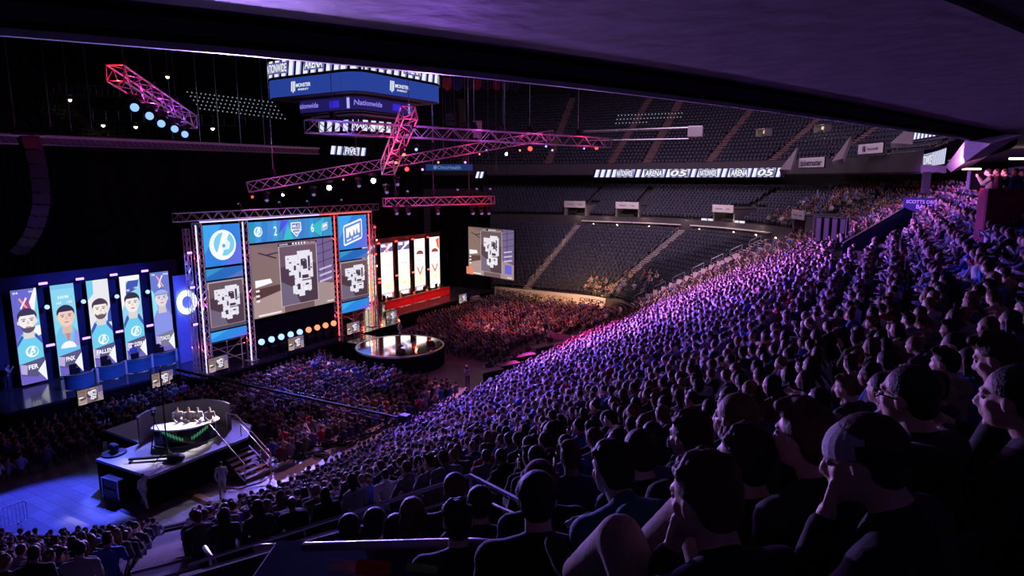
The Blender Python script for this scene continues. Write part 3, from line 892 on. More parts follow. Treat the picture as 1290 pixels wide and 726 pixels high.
# scaffold of cable reels and a blue fronted control table near the far corner
c = at(1043, 300, 52)
r = thing('equipment_rack', 'tall dark equipment racks standing behind a lit blue-white front panel', 'equipment rack', c, math.radians(-25))
mb = MB()
for i in range(4): mb.rbox((-1.0 + i * .66, .5, .45), (.5, .5, 2.3), .06)
mb.build('rack_column', M['black'], r)
mb = MB(); mb.rbox((-.1, -.4, -1.15), (2.1, .15, 1.0), .03); mb.build('front_panel', M['bluecloth'], r)
p = Paint((-1.1, -.49, -1.6), (1, 0, 0), (0, 0, 1), 2.0, .9); p.rect(.05, .1, .95, .9, (.25, .25, .5)); p.rect(.2, .25, .8, .5, (.6, .6, .75)).text('BUD LIGHT', .5, .68, None, .5, (.8, .8, .9)); p.build('panel_print', M['led'], r, world=False)
mb = MB(); mb.path([(-1.35, .1, -1.8), (-1.35, .1, 1.7), (1.35, .1, 1.7), (1.35, .1, -1.8)], .035, 6); mb.build('scaffold_frame', M['steel'], r)

# ---------------------------------------------------------------- advertising board at the end of the rink
r = thing('advertising_board', 'long white advertising board with logos standing before the far stand, lit orange along its foot', 'advertising board', (-20.4, 38.4, 0), 0)
pts = [(-20.4, 38.42), (-8.6, 38.42)] + [SEG['far_corner'][1](1 - t, -.08)[:2] for t in (0.05, .12, .2, .29)]
cum = [0]
for p_, q_ in zip(pts[:-1], pts[1:]): cum.append(cum[-1] + math.hypot(q_[0] - p_[0], q_[1] - p_[1]))
Lb = cum[-1]
def bat(s, o=0.0):
    i = max(j for j in range(len(cum) - 1) if cum[j] <= min(max(s, 0), Lb - 1e-6)); t = (s - cum[i]) / (cum[i + 1] - cum[i])
    a, b = pts[i], pts[i + 1]; d = V((b[0] - a[0], b[1] - a[1], 0)).normalized()
    return V((a[0] + (b[0] - a[0]) * t + d.y * o, a[1] + (b[1] - a[1]) * t - d.x * o, 0))
mb = MB()
for i in range(24):
    a, b, c_, d_ = bat(Lb * i / 24), bat(Lb * (i + 1) / 24), bat(Lb * (i + 1) / 24, -.15), bat(Lb * i / 24, -.15)
    mb.prism([(p.x, p.y) for p in (a, b, c_, d_)], 0.02, 1.22)
mb.build('board', M['white'], r, world=True)
mb = MB(); vs = []
for s_, w_, t_, sy_ in ((.13, 3.4, 'SCORE BOARD', .42), (.38, 2.2, 'Nationwide', .3), (.62, 2.8, 'OhioHealth', .36), (.82, 1.8, 'CCM', .4), (.93, 1.8, 'CCM', .4)):
    vx, fx, tw, th_ = text_geo(t_, bold=.03 if t_ in ('CCM', 'SCORE BOARD') else 0)
    sc = w_ / tw; kk = sy_ / th_
    mb = MB(); mb.add([tuple(bat(s_ * Lb + x * sc, .015) + V((0, 0, .72 + y * kk))) for x, y in vx], fx, (.04, .04, .12) if t_ != 'OhioHealth' else (.3, .36, .42))
    mb.build('logo_lettering', M['printed'], r, world=True)
# ================================================================ the stage
ZS = 1.5
def game_picture(p, x0, y0, x1, y1, wide=True):
    """the match picture: a warehouse room with the plan of the level over it"""
    W, H = x1 - x0, y1 - y0
    dk = lambda c: tuple((k ** 1.55) * 1.02 for k in c)
    def R(a, b, c, d, col): p.rect(x0 + a * W, y0 + b * H, x0 + c * W, y0 + d * H, dk(col))
    def Q(pts, col): p.poly([(x0 + a * W, y0 + b * H) for a, b in pts], dk(col))
    R(0, 0, 1, 1, (.30, .21, .22))
    if wide:
        R(0, .42, .32, 1, (.34, .26, .24)); Q([(0, .42), (.32, .30), (.32, .9), (0, 1)], (.38, .29, .26))
        Q([(0, .0), (.35, .0), (.35, .42), (0, .30)], (.55, .44, .42)); Q([(.72, .0), (1, .0), (1, .30), (.72, .38)], (.52, .42, .42))
        R(.76, .35, 1, 1, (.30, .25, .42))
        for i in range(4): Q([(.76, .5 + .13 * i), (1, .56 + .13 * i), (1, .57 + .13 * i), (.76, .51 + .13 * i)], (.10, .08, .15))
        R(.86, .4, .87, 1, (.1, .08, .15))
        Q([(.03, .42), (.22, .46), (.2, .52), (.03, .52)], (.95, .95, 1.0)); Q([(.03, .25), (.31, .33), (.31, .42), (.03, .40)], (.20, .12, .10))
        for i in range(3): R(.03, .22 + i * .07, .07, .25 + i * .07, (.9, .85, .9))
        for i in range(3): Q([(.80, .34 + i * .09), (.97, .38 + i * .09), (.97, .41 + i * .09), (.80, .37 + i * .09)], (.70, .62, .80))
        Q([(.08, .88), (.28, .78), (.28, .80), (.08, .90)], (.12, .08, .08)); Q([(.17, .84), (.3, .86), (.3, .88), (.17, .86)], (.12, .08, .08))
        R(.30, .95, .78, .985, (.03, .03, .05))
        p.text('Luminosity', x0 + .37 * W, y0 + .967 * H, None, .10 * W, (.8, .85, .9)); p.text('Natus Vincere', x0 + .7 * W, y0 + .967 * H, None, .12 * W, (.9, .6, .6))
        for i in range(5): R(.47 + i * .035, .953, .49 + i * .035, .982, (.9, .9, .95))
        R(.04, .02, .3, .045, (.9, .85, .85)); R(.88, .03, .97, .05, (.8, .8, .8))
        mx0, my0, mx1, my1 = .31, .1, .76, .94
    else:
        R(0, .0, 1, .1, (.2, .17, .25)); R(0, .85, 1, 1, (.5, .42, .45)); mx0, my0, mx1, my1 = .04, .08, .96, .97
    R(mx0 - .008, my0 - .006, mx1 + .008, my1 + .006, (.72, .64, .66))
    R(mx0, my0, mx1, my1, (.17, .12, .15)); mw, mh = mx1 - mx0, my1 - my0
    R(mx0, my0 + .66 * mh, mx1, my1, (.27, .20, .22)); Q([(mx0, my0), (mx0 + .5 * mw, my0), (mx0 + .3 * mw, my0 + .3 * mh), (mx0, my0 + .42 * mh)], (.30, .26, .34))
    lv = (.86, .84, .90)
    for a, b, c, d in ((.14, .62, .46, .84), (.22, .50, .44, .66), (.46, .74, .82, .90), (.44, .56, .60, .78), (.72, .42, .88, .86), (.36, .16, .56, .56), (.50, .40, .80, .58), (.30, .18, .60, .32), (.54, .20, .82, .38), (.46, .12, .62, .24)):
        R(mx0 + a * mw, my0 + b * mh, mx0 + c * mw, my0 + d * mh, lv)
    for a, b, c, d in ((.54, .64, .68, .76), (.74, .54, .80, .80), (.56, .42, .74, .48), (.42, .24, .50, .34), (.34, .58, .40, .66), (.64, .30, .74, .33), (.20, .56, .25, .59), (.47, .44, .52, .54)):
        R(mx0 + a * mw, my0 + b * mh, mx0 + c * mw, my0 + d * mh, (.13, .10, .13))
    rs = random.Random(11)
    for q in range(34):
        a, b = rs.uniform(.16, .84), rs.uniform(.14, .88)
        if not (.14 < a < .88 and (b > .5 or .3 < a < .82)): continue
        w_, h_ = rs.choice(((.05, .012), (.015, .04), (.03, .02), (.06, .025)))
        R(mx0 + a * mw, my0 + b * mh, mx0 + (a + w_) * mw, my0 + (b + h_) * mh, rs.choice(((.20, .17, .22), (.95, .95, 1), (.62, .60, .70), (.72, .78, .70))))
def swirl_logo(p, cx, cy, r):
    p.ell(cx, cy, r, r, (.92, .97, 1.0)); k = p.w / p.h
    p.ell(cx + r * .10, cy + r * .06 * k, r * .78, r * .78, (.20, .62, .85))
    p.poly([(cx - r * .55, cy - r * .72 * k), (cx - r * .15, cy - r * .8 * k), (cx + r * .50, cy + r * .75 * k), (cx + r * .05, cy + r * .88 * k)], (.95, 1, 1))
    p.poly([(cx - r * .15, cy - r * .35 * k), (cx + r * .45, cy - r * .30 * k), (cx + r * .55, cy + r * .1 * k), (cx + r * .25, cy + r * .45 * k), (cx + r * .2, cy)], (.75, .93, 1))
    p.ell(cx + r * .05, cy - r * .05 * k, r * .12, r * .12, (.1, .4, .7))
def slab_logo(p, cx, cy, w, h):
    q = lambda a, b: (cx + a * w / 2, cy + (b + a * .32) * h / 2)
    p.poly([q(-1, -.8), q(-.9, -1), q(.9, -1), q(1, -.8), q(1, .8), q(.9, 1), q(-.9, 1), q(-1, .8)], (.92, .95, 1.0))
    p.poly([q(-.9, -.82), q(.9, -.82), q(.9, .82), q(-.9, .82)], (.12, .25, .75))
    p.poly([q(-.72, -.3), q(.74, -.3), q(.74, .62), q(-.72, .62)], (1, .98, .95))
    for a in (-.35, .1, .4): p.poly([q(a - .1, -.3), q(a + .12, -.3), q(a - .02, .3)], (.12, .2, .6))
    p.poly([q(-.7, -.65), q(-.2, -.65), q(-.2, -.5), q(-.7, -.5)], (.9, .9, 1)); p.poly([q(.0, -.65), q(.6, -.65), q(.6, -.5), q(.0, -.5)], (.9, .9, 1))

# ---- decks
def deck(name, poly, z, label, skirt=True):
    r = thing(name, label, 'stage', (poly[0][0], poly[0][1], 0))
    MB().prism(poly, z - .16, z).build('deck_top', M['deck'], r, world=True)
    q = poly; MB().prism([(x * .999, y * .999) for x, y in q], 0.0, z - .16).build('skirt', M['drape'], r, world=True)
    return r
deck('main_stage', [(-28.2, -15.6), (-20.6, -15.6), (-19.6, -6.5), (-16.6, -5.6), (-16.4, 14.8), (-18.6, 17), (-18.6, 34.6), (-28.2, 34.6)], ZS, 'long glossy black stage platform below all the screens')
# ---- centre structure on the line x = -17.9 .. -17.3
PX = -17.6
COLY = [-4.7, -1.0, 8.0, 12.2]
ZT = 12.0
def truss(name, p0, p1, s, label, group=None, m='alu', pitch=None, cat='truss', chord=.032, parent=None, face=None):
    p0, p1 = V(p0), V(p1); d = (p1 - p0); L = d.length; d.normalize()
    up = V((0, 0, 1)) if abs(d.z) < .9 else V((0, 1, 0))
    x = d.cross(up).normalized(); y = x.cross(d).normalized()
    r = parent or thing(name, label, cat, p0, 0, group)
    c4 = [(x * a + y * b) * s / 2 for a, b in ((-1, -1), (1, -1), (1, 1), (-1, 1))]
    for c in c4:
        MB().tube(p0 + c, p1 + c, chord, n=6).build('chord', M[m], r, world=True)
    pitch = pitch or s * 1.0; n = max(2, round(L / pitch)); mb = MB()
    for k in range(4):
        a, b = c4[k], c4[(k + 1) % 4]
        for i in range(n):
            q0 = p0 + d * (L * i / n); q1 = p0 + d * (L * (i + 1) / n)
            if i % 2: mb.tube(q0 + a, q1 + b, chord * .6, n=4, caps=False)
            else: mb.tube(q0 + b, q1 + a, chord * .6, n=4, caps=False)
    for q in (p0, p1):
        for k in range(4): mb.tube(q + c4[k], q + c4[(k + 1) % 4], chord * .8, n=4)
    mb.build('bracing', M[m], r, world=True)
    return r
cl = ['first', 'second', 'third', 'fourth']
desc = ['truss column left of the round logo screen, violet light tube on its edge', 'truss column between the round logo screen and the large centre screen', 'truss column between the large centre screen and the slanted logo screen', 'truss column right of the slanted logo screen, red light tube on its edge']
for i, y in enumerate(COLY):
    r = truss('truss_column', (PX, y, ZS), (PX, y, ZT), .42, desc[i], 'truss columns framing the stage screens', pitch=.45, chord=.03)
    MB().tube((PX + .3, y - .28, ZS + .1), (PX + .3, y - .28, ZT - .1), .05, n=8).build('light_tube', M['tube_white'] if i < 2 else M['tube_red'], r, world=True)
    MB().rbox((PX, y, ZS + .03), (.7, .7, .06), .01).build('base_plate', M['steel'], r, world=True)
r = truss('header_truss', (PX, COLY[0] - 1.5, ZT + .45), (PX, COLY[3] + 1.1, ZT + .45), .55, 'long lattice truss spanning the top of the centre screens', pitch=.5)
MB().tube((PX + .38, COLY[0], ZT + .08), (PX + .38, 6.0, ZT + .08), .045, n=8).build('light_tube', M['tube_white'], r, world=True)
MB().tube((PX + .38, 6.1, ZT + .08), (PX + .38, COLY[3], ZT + .08), .045, n=8).build('light_tube', M['tube_red'], r, world=True)
def cables(r, p, ztop):
    pass
def panel(name, y0, y1, z0, z1, label, painter, strength='led', x=PX, th=.18, group=None, cat='screen'):
    r = thing(name, label, cat, (x, (y0 + y1) / 2, z0), 0, group)
    MB().bx(x - th, x, y0, y1, z0, z1).build('housing', M['black'], r, world=True)
    p = Paint((x + .004, y0 + .03, z0 + .03), (0, 1, 0), (0, 0, 1), (y1 - y0) - .06, (z1 - z0) - .06)
    painter(p); p.build('picture', M[strength], r)
    return r
# score header over the centre
def paint_header(p):
    for i in range(16):
        t = i / 15; c = (.01 + .03 * math.sin(i * 1.7) ** 2, .20 + .12 * math.sin(i * .9 + 1) ** 2, .50 + .22 * math.sin(i * 1.3) ** 2)
        p.poly([(t * .94, 0), (t * .94 + .068, 0), (min(t * .94 + .085, 1), 1), (t * .94 + .0, 1)], c); p.k -= 1
    p.k += 1
    p.poly([(.38, .0), (.5, .0), (.44, .8)], (.02, .5, .55)); p.poly([(.7, .5), (.86, 0), (.9, 1)], (.02, .5, .6)); p.poly([(.33, .35), (.45, .95), (.36, 1)], (.03, .06, .6))
    swirl_logo(p, .10, .52, .046)
    p.text('2', .29, .50, .46, .036, (.95, 1, 1), .01); p.text('6', .74, .50, .46, .036, (.95, 1, 1), .01)
    p.poly([(.475, .85), (.595, .85), (.600, .45), (.535, .10), (.470, .45)], (.9, .95, 1.0)); p.poly([(.485, .80), (.585, .80), (.588, .47), (.535, .18), (.482, .47)], (.10, .14, .35))
    p.text('MLG', .535, .66, .16, .085, (.9, .95, 1)); p.rect(.487, .44, .583, .53, (.9, .95, 1)); p.text('COLUMBUS', .535, .485, .06, .08, (.1, .14, .4)); p.poly([(.50, .38), (.57, .38), (.535, .26)], (.8, .85, 1))
    slab_logo(p, .90, .52, .075, .36)
yc0, yc1 = COLY[1] + .35, COLY[2] - .35
panel('score_header_screen', yc0, yc1, 10.25, 11.85, 'wide blue score screen reading 2 and 6 above the large centre screen', paint_header, x=PX + .05)
panel('centre_screen', yc0, yc1, 4.55, 10.15, 'large centre screen showing a room and the pale plan of a level', lambda p: game_picture(p, 0, 0, 1, 1), x=PX + .05)
def paint_blue(p, c=(.02, .22, .75)):
    p.rect(0, 0, 1, 1, c); p.poly([(.0, .3), (.5, 1), (0, 1)], (c[0] + .02, c[1] + .15, c[2] + .1)); p.poly([(.5, 0), (1, 0), (1, .6)], (.10, .16, c[2]))
yl0, yl1 = COLY[0] + .35, COLY[1] - .32
def pl(p): paint_blue(p); swirl_logo(p, .5, .5, .36)
panel('wing_logo_screen', yl0, yl1, 8.9, 11.85, 'blue screen with a round white swirl logo at the top of the left wing', pl, x=PX + .05)
panel('wing_strip_screen', yl0, yl1, 7.95, 8.8, 'blank blue strip screen under the round logo screen', lambda p: paint_blue(p, (.01, .14, .5)), x=PX + .05, group='blank strips of the left wing')
panel('wing_map_screen', yl0, yl1, 4.35, 7.9, 'tall grey screen with the level plan in the left wing', lambda p: game_picture(p, 0, 0, 1, 1, False), x=PX + .05)
panel('wing_strip_screen', yl0, yl1, 3.55, 4.3, 'blank bright blue strip screen at the bottom of the left wing', lambda p: paint_blue(p, (.02, .25, .75)), x=PX + .05, group='blank strips of the left wing')
yr0, yr1 = COLY[2] + .32, COLY[3] - .3
def pr(p): paint_blue(p); slab_logo(p, .5, .5, .66, .62)
panel('wing_logo_screen', yr0, yr1, 8.9, 11.85, 'blue screen with a slanted white slab logo at the top of the right wing', pr, x=PX + .05)
panel('wing_strip_screen', yr0, yr1, 7.95, 8.8, 'blank blue strip screen under the slanted slab logo screen', lambda p: paint_blue(p, (.01, .14, .5)), x=PX + .05, group='blank strips of the right wing')
panel('wing_map_screen', yr0, yr1, 4.35, 7.9, 'tall grey screen with the level plan in the right wing', lambda p: game_picture(p, 0, 0, 1, 1, False), x=PX + .05)
panel('wing_strip_screen', yr0, yr1, 3.35, 4.3, 'blank bright blue strip screen at the bottom of the right wing', lambda p: paint_blue(p, (.02, .25, .75)), x=PX + .05, group='blank strips of the right wing')
# black fascia under the centre screen
o = MB().bx(PX - .3, PX - .1, yc0, yc1, 3.0, 4.5).build('screen_apron', M['drape']); tag(o, 'black cloth apron below the large centre screen', 'apron')
# scaffolds behind the wings, under the screens
for y0, y1, lab in ((yl0, yl1, 'dark scaffold legs under the left wing screens'), (yr0, yr1, 'dark scaffold legs under the right wing screens')):
    mb = MB()
    for y in (y0 + .3, (y0 + y1) / 2, y1 - .3):
        mb.tube((PX - .3, y, ZS), (PX - .3, y, 4.4), .035, n=6)
    for z in (2.1, 2.9, 3.4): mb.tube((PX - .3, y0, z), (PX - .3, y1, z), .03, n=6)
    mb.tube((PX - .3, y0, ZS), (PX - .3, y1, 3.4), .03, n=6); mb.tube((PX - .3, y1, ZS), (PX - .3, y0, 3.4), .03, n=6)
    r = thing('scaffold', lab, 'scaffold', (PX - .3, y0, ZS), 0, 'scaffolds under the wing screens'); mb.build('scaffold_frame', M['steel'], r, world=True)
# ---- moving head lamps
def moving_head(loc, aim, lens, label, name='moving_head_light', group=None, s=1.0, hang=True, rz=0):
    """yoke, body and glowing lens; hangs when hang, else stands"""
    r = thing(name, label, 'stage light', loc, 0, group); k = -1 if hang else 1
    d = (V(aim) - V(loc)).normalized()
    c = V((0, 0, k * .36 * s)); x, y, _ = _basis(d)
    side = V((d.y, -d.x, 0)); side = side.normalized() if side.length > .01 else V((1, 0, 0))
    MB().rbox((0, 0, k * .06 * s), (.34 * s, .34 * s, .14 * s), .02).build('base', M['black'], r)
    mb = MB(); mb.path([V((0, 0, k * .12 * s)), side * .17 * s + V((0, 0, k * .16 * s)), side * .17 * s + c], .022 * s, 6); mb.path([V((0, 0, k * .12 * s)), -side * .17 * s + V((0, 0, k * .16 * s)), -side * .17 * s + c], .022 * s, 6)
    mb.build('yoke', M['black'], r)
    mb = MB(); mb.tube(c - d * .2 * s, c + d * .16 * s, .09 * s, .14 * s, 12); mb.sph(c - d * .2 * s, .09 * s, 10, 6); mb.tube(c + d * .16 * s, c + d * .2 * s, .14 * s, .145 * s, 12)
    lb_ = mb.build('lamp_body', M['black'], r)
    mb = MB(); mb.sph(c + d * .19 * s, .12 * s, 12, 8); mb.build('lens', lens, lb_)
    return r
# lamps on the stage floor below the centre screen: five blue, four amber, in two rows of eyes
for i in range(9):
    y = yc0 + .6 + i * .93; blue = i < 5
    moving_head((PX - .05, y, 1.98), (PX + 12, y - 9, 5.5), M['lamp_blue'] if blue else M['lamp_orange'], '%s stage lamp glowing under the centre screen, %s from the left' % ('blue' if blue else 'amber', ordinal(i)), 'floor_light', 'floor lamps under the centre screen', 2.0, hang=False)
    mb = MB(); mb.rbox((PX - .05, y, 1.73), (.5, .5, .44), .04); o = mb.build('light_riser', M['black']); tag(o, 'black riser box under the %s floor lamp from the left' % ordinal(i), 'riser', 'risers of the floor lamps')
# ---- five player screens on the left, five on the right
XS = -25.2
skin_l = (.95, .80, .72)
def jersey(p, c, white=True):
    p.poly([(.0, .22), (1, .22), (1, .44), (.80, .52), (.66, .55), (.34, .55), (.18, .52), (0, .44)], c)
def plate(p, name, dark=(.10, .09, .22)):
    p.poly([(0, 0), (1, 0), (1, .26), (0, .22)], (.16, .12, .55)); p.poly([(0, .10), (.62, .06), (1, .13), (1, .26), (0, .22)], dark)
    p.poly([(.66, .12), (1, .0), (1, .22)], (.9, .92, 1)); p.poly([(.0, .12), (.22, .10), (.28, .2), (.0, .22)], (.5, .42, .75))
    p.text(name, .5, .175, .05, min(.85, .13 * len(name)), (1, 1, 1), .03)
def face(p, cx, cy, s, skin, hair, beard=False, hat=None, wide=1.0):
    """stylised portrait: neck, head, hair, eyes, mouth, beard"""
    k = p.w / p.h
    p.poly([(cx - .22, cy - .18), (cx + .22, cy - .18), (cx + .19, cy - .02), (cx - .19, cy - .02)], tuple(c * .8 for c in skin))
    p.ell(cx - s * 1.02 * wide, cy - .005, s * .14, s * .24, tuple(c * .85 for c in skin), 12); p.ell(cx + s * 1.02 * wide, cy - .005, s * .14, s * .24, tuple(c * .85 for c in skin), 12)
    p.ell(cx, cy + s * .62 * k, s * 1.1 * wide, s * 1.0, hair, 24)
    if beard: p.ell(cx, cy - s * .62 * k, s * .80 * wide, s * .80, tuple(c * 1.2 + .05 for c in hair), 20)
    p.poly([(cx - s * wide, cy + s * .75 * k), (cx + s * wide, cy + s * .75 * k), (cx + s * .98 * wide, cy - s * .3 * k), (cx + s * .62 * wide, cy - s * 1.05 * k), (cx + s * .22, cy - s * 1.28 * k), (cx - s * .22, cy - s * 1.28 * k), (cx - s * .62 * wide, cy - s * 1.05 * k), (cx - s * .98 * wide, cy - s * .3 * k)] if not beard else
           [(cx - s * wide, cy + s * .75 * k), (cx + s * wide, cy + s * .75 * k), (cx + s * .95 * wide, cy - s * .3 * k), (cx + s * .5 * wide, cy - s * .75 * k), (cx - s * .5 * wide, cy - s * .75 * k), (cx - s * .95 * wide, cy - s * .3 * k)], skin)
    p.poly([(cx + s * .25, cy + s * .6 * k), (cx + s * wide, cy + s * .7 * k), (cx + s * .95 * wide, cy - s * .3 * k), (cx + s * .55, cy - s * .8 * k)], tuple(c * .9 for c in skin))
    if hat: p.ell(cx, cy + s * .65 * k, s * 1.12, s * .85, hat, 20, 0, PI); p.rect(cx - s * 1.12, cy + s * .55 * k, cx + s * 1.12, cy + s * .85 * k, tuple(c * .8 for c in hat))
    else:
        arc = [(cx + s * 1.08 * wide * math.cos(a), cy + s * (.45 + 1.2 * math.sin(a)) * k) for a in [PI * i / 14 for i in range(15)]]
        low = [(cx - s * .95 * wide, cy + s * .45 * k), (cx - s * .78 * wide, cy + s * .80 * k), (cx - s * .35, cy + s * .98 * k), (cx + s * .1, cy + s * .9 * k), (cx + s * .5, cy + s * .98 * k), (cx + s * .82 * wide, cy + s * .75 * k), (cx + s * .95 * wide, cy + s * .45 * k)]
        p.poly(arc + low, hair)
    for q in (-1, 1):
        p.ell(cx + q * s * .42, cy + s * .12 * k, s * .17, s * .08, (.12, .08, .10), 10)
        p.rect(cx + q * s * .42 - s * .26, cy + s * .30 * k, cx + q * s * .42 + s * .26, cy + s * .38 * k, hair)
    p.poly([(cx - s * .06, cy + s * .1 * k), (cx + s * .1, cy + s * .1 * k), (cx + s * .2, cy - s * .32 * k), (cx - s * .16, cy - s * .32 * k)], tuple(c * .75 for c in skin))
    p.ell(cx, cy - s * .68 * k, s * .32, s * .1, (.55, .25, .25), 12)
CY = (.16, .62, .85); WH = (.93, .93, .95); NV = (.05, .10, .45); IN = (.14, .14, .62)
def port(i):
    def f(p):
        if i == 0:
            p.rect(0, 0, 1, 1, IN); p.poly([(.45, .45), (1, .5), (1, 1), (.93, 1), (.6, .82)], WH); p.poly([(.7, .6), (1, .6), (1, .95)], CY); p.poly([(.35, .7), (.75, .76), (.62, .9), (.45, .9)], (.35, .05, .25))
            p.poly([(.26, .90), (.31, .915), (.60, .80), (.55, .785)], (1, .35, .3)); p.poly([(.55, .915), (.60, .90), (.33, .79), (.28, .805)], (1, .8, .75))
            jersey(p, CY); p.poly([(0, .44), (.2, .52), (.3, .5), (0, .40)], NV); p.poly([(1, .44), (.8, .52), (.7, .5), (1, .40)], NV); swirl_logo(p, .55, .335, .26)
            face(p, .5, .66, .37, (.93, .86, .82), (.04, .03, .06), True, None, .95); plate(p, 'FER'); p.text('04', .14, .97, .022, .2, WH); p.text('04:00', .8, .97, .022, .28, WH)
        elif i == 1:
            p.rect(0, 0, 1, 1, (.25, .68, .85)); p.rect(0, .95, 1, 1, (.2, .55, .8)); p.text('NVM', .5, .86, .035, .45, WH); p.text('100', .3, .80, .024, .22, WH); p.text('100', .75, .80, .024, .22, WH)
            jersey(p, (.15, .55, .85)); p.poly([(.7, .3), (1, .3), (1, .45), (.85, .5)], (.3, .3, .8)); p.ell(.5, .29, .34, .34, WH, 24, 0, PI)
            face(p, .52, .64, .35, (.90, .62, .50), (.03, .02, .04)); p.poly([(.42, .46), (.62, .46), (.56, .38), (.47, .38)], (.75, .2, .15)); plate(p, 'FNX')
        elif i == 2:
            p.rect(0, 0, 1, 1, (.82, .82, .84)); p.poly([(0, .78), (.28, .85), (.3, 1), (0, 1)], CY); p.poly([(.8, .5), (1, .5), (1, .68), (.85, .6)], NV)
            jersey(p, CY); p.poly([(0, .44), (.2, .52), (.3, .49), (0, .38)], NV); p.poly([(1, .44), (.8, .52), (.7, .49), (1, .38)], NV); swirl_logo(p, .52, .31, .25); face(p, .5, .66, .34, (.93, .84, .78), (.06, .04, .05), True); plate(p, 'FALLEN')
        elif i == 3:
            p.rect(0, 0, 1, 1, (.3, .65, .9)); p.poly([(0, .6), (0, 1), (1, 1), (1, .96), (.55, .9), (.3, .94), (.25, .75)], WH); p.poly([(.25, .78), (.85, .84), (.95, .94), (.4, .94), (.3, .9)], NV); p.text('100', .35, .83, .025, .2, WH); p.text('100', .78, .85, .025, .2, WH)
            jersey(p, CY); p.poly([(0, .44), (.2, .54), (.3, .5), (0, .38)], NV); p.poly([(1, .44), (.8, .54), (.7, .5), (1, .38)], NV); swirl_logo(p, .58, .33, .27); face(p, .5, .67, .35, (.93, .85, .80), (.03, .03, .04)); plate(p, 'COLDZERA')
        else:
            p.rect(0, 0, 1, 1, (.15, .2, .65)); p.poly([(0, .4), (.3, .4), (.25, .7), (0, .8)], (.3, .75, .9)); p.poly([(.3, .95), (.36, .96), (.7, .82), (.64, .81)], (.95, .4, .4)); p.poly([(.62, .96), (.68, .95), (.4, .82), (.34, .83)], (.95, .75, .8))
            jersey(p, (.25, .3, .8)); face(p, .5, .67, .33, (.80, .72, .80), (.05, .05, .15), False, (.35, .42, .85)); p.poly([(.38, .80), (.52, .82), (.45, .87)], WH); plate(p, 'TACO', (.2, .2, .3)); p.text('06', .14, .975, .022, .2, WH); p.text('04:00', .8, .97, .022, .28, WH)
    return f
lab5 = ['portrait screen of a curly haired bearded player, FER, leftmost of the blue five', 'portrait screen of a short haired player in red collar, FNX, on pale blue', 'portrait screen of a bearded player on pale grey, FALLEN', 'portrait screen of a dark haired player, COLDZERA, with a large chest logo', 'portrait screen of a player in a blue knit cap, TACO, rightmost of the blue five']
Y0L = -12.9; PW, PG = 1.52, .80
for i in range(5):
    y = Y0L + i * (PW + PG) * .985
    panel('player_screen', y, y + PW, 1.62, 7.95, lab5[i], port(i), 'led', XS, .2, 'blue portrait screens')
def batten(x, y, z, m, label, group, w=.7, eye=True):
    r = thing('strobe_light', label, 'stage light', (x, y, z), 0, group)
    MB().rbox((x - .05, y, z), (.14, w, .22), .02).build('housing', M['black'], r, world=True)
    MB().rbox((x + .03, y, z), (.05, w * .85, .15), .02).build('lens', m, r, world=True)
o = MB().bx(XS - .75, XS - .55, -13.8, -1.2, ZS, 8.7).build('backing_panel', mat('blue_glow_backing', (.02, .025, .08), .8)); tag(o, 'added backing panel behind the blue portrait screens, blue glow put in its colour', 'wall panel')  # added panel; the blue glow between the screens is put into its colour
o = MB().bx(XS - .75, XS - .55, 18.2, 34.2, ZS, 8.4).build('backing_panel', mat('brown_backing', (.10, .06, .04), .8)); tag(o, 'brown backing wall behind the pale portrait screens', 'wall panel')
# back wall glow strips between the screens
for i in range(4):
    y = Y0L + i * (PW + PG) * .985 + PW + PG / 2 - .02
    batten(XS + .1, y, 8.15, M['lamp_violet'], 'violet strobe bar above the gap right of the %s blue portrait' % ordinal(i), 'violet strobe bars of the left side', .62)
    batten(XS + .1, y, 3.95 + .1 * 0, M['lamp_violet'], 'violet strobe bar low in the gap right of the %s blue portrait' % ordinal(i), 'violet strobe bars of the left side', .62)
    mb = MB(); mb.sph((XS + .15, y + .06, 6.55), .15, 12, 8); r = thing('small_spot', 'small round lamp in the gap right of the %s blue portrait' % ordinal(i), 'stage light', (XS, y, 6.5), 0, 'small round lamps between portraits'); mb.build('lens', M['lamp_blue'], r, world=True); MB().tube((XS - .1, y + .06, 6.55), (XS + .08, y + .06, 6.55), .17, n=12).build('lamp_body', M['black'], r, world=True)
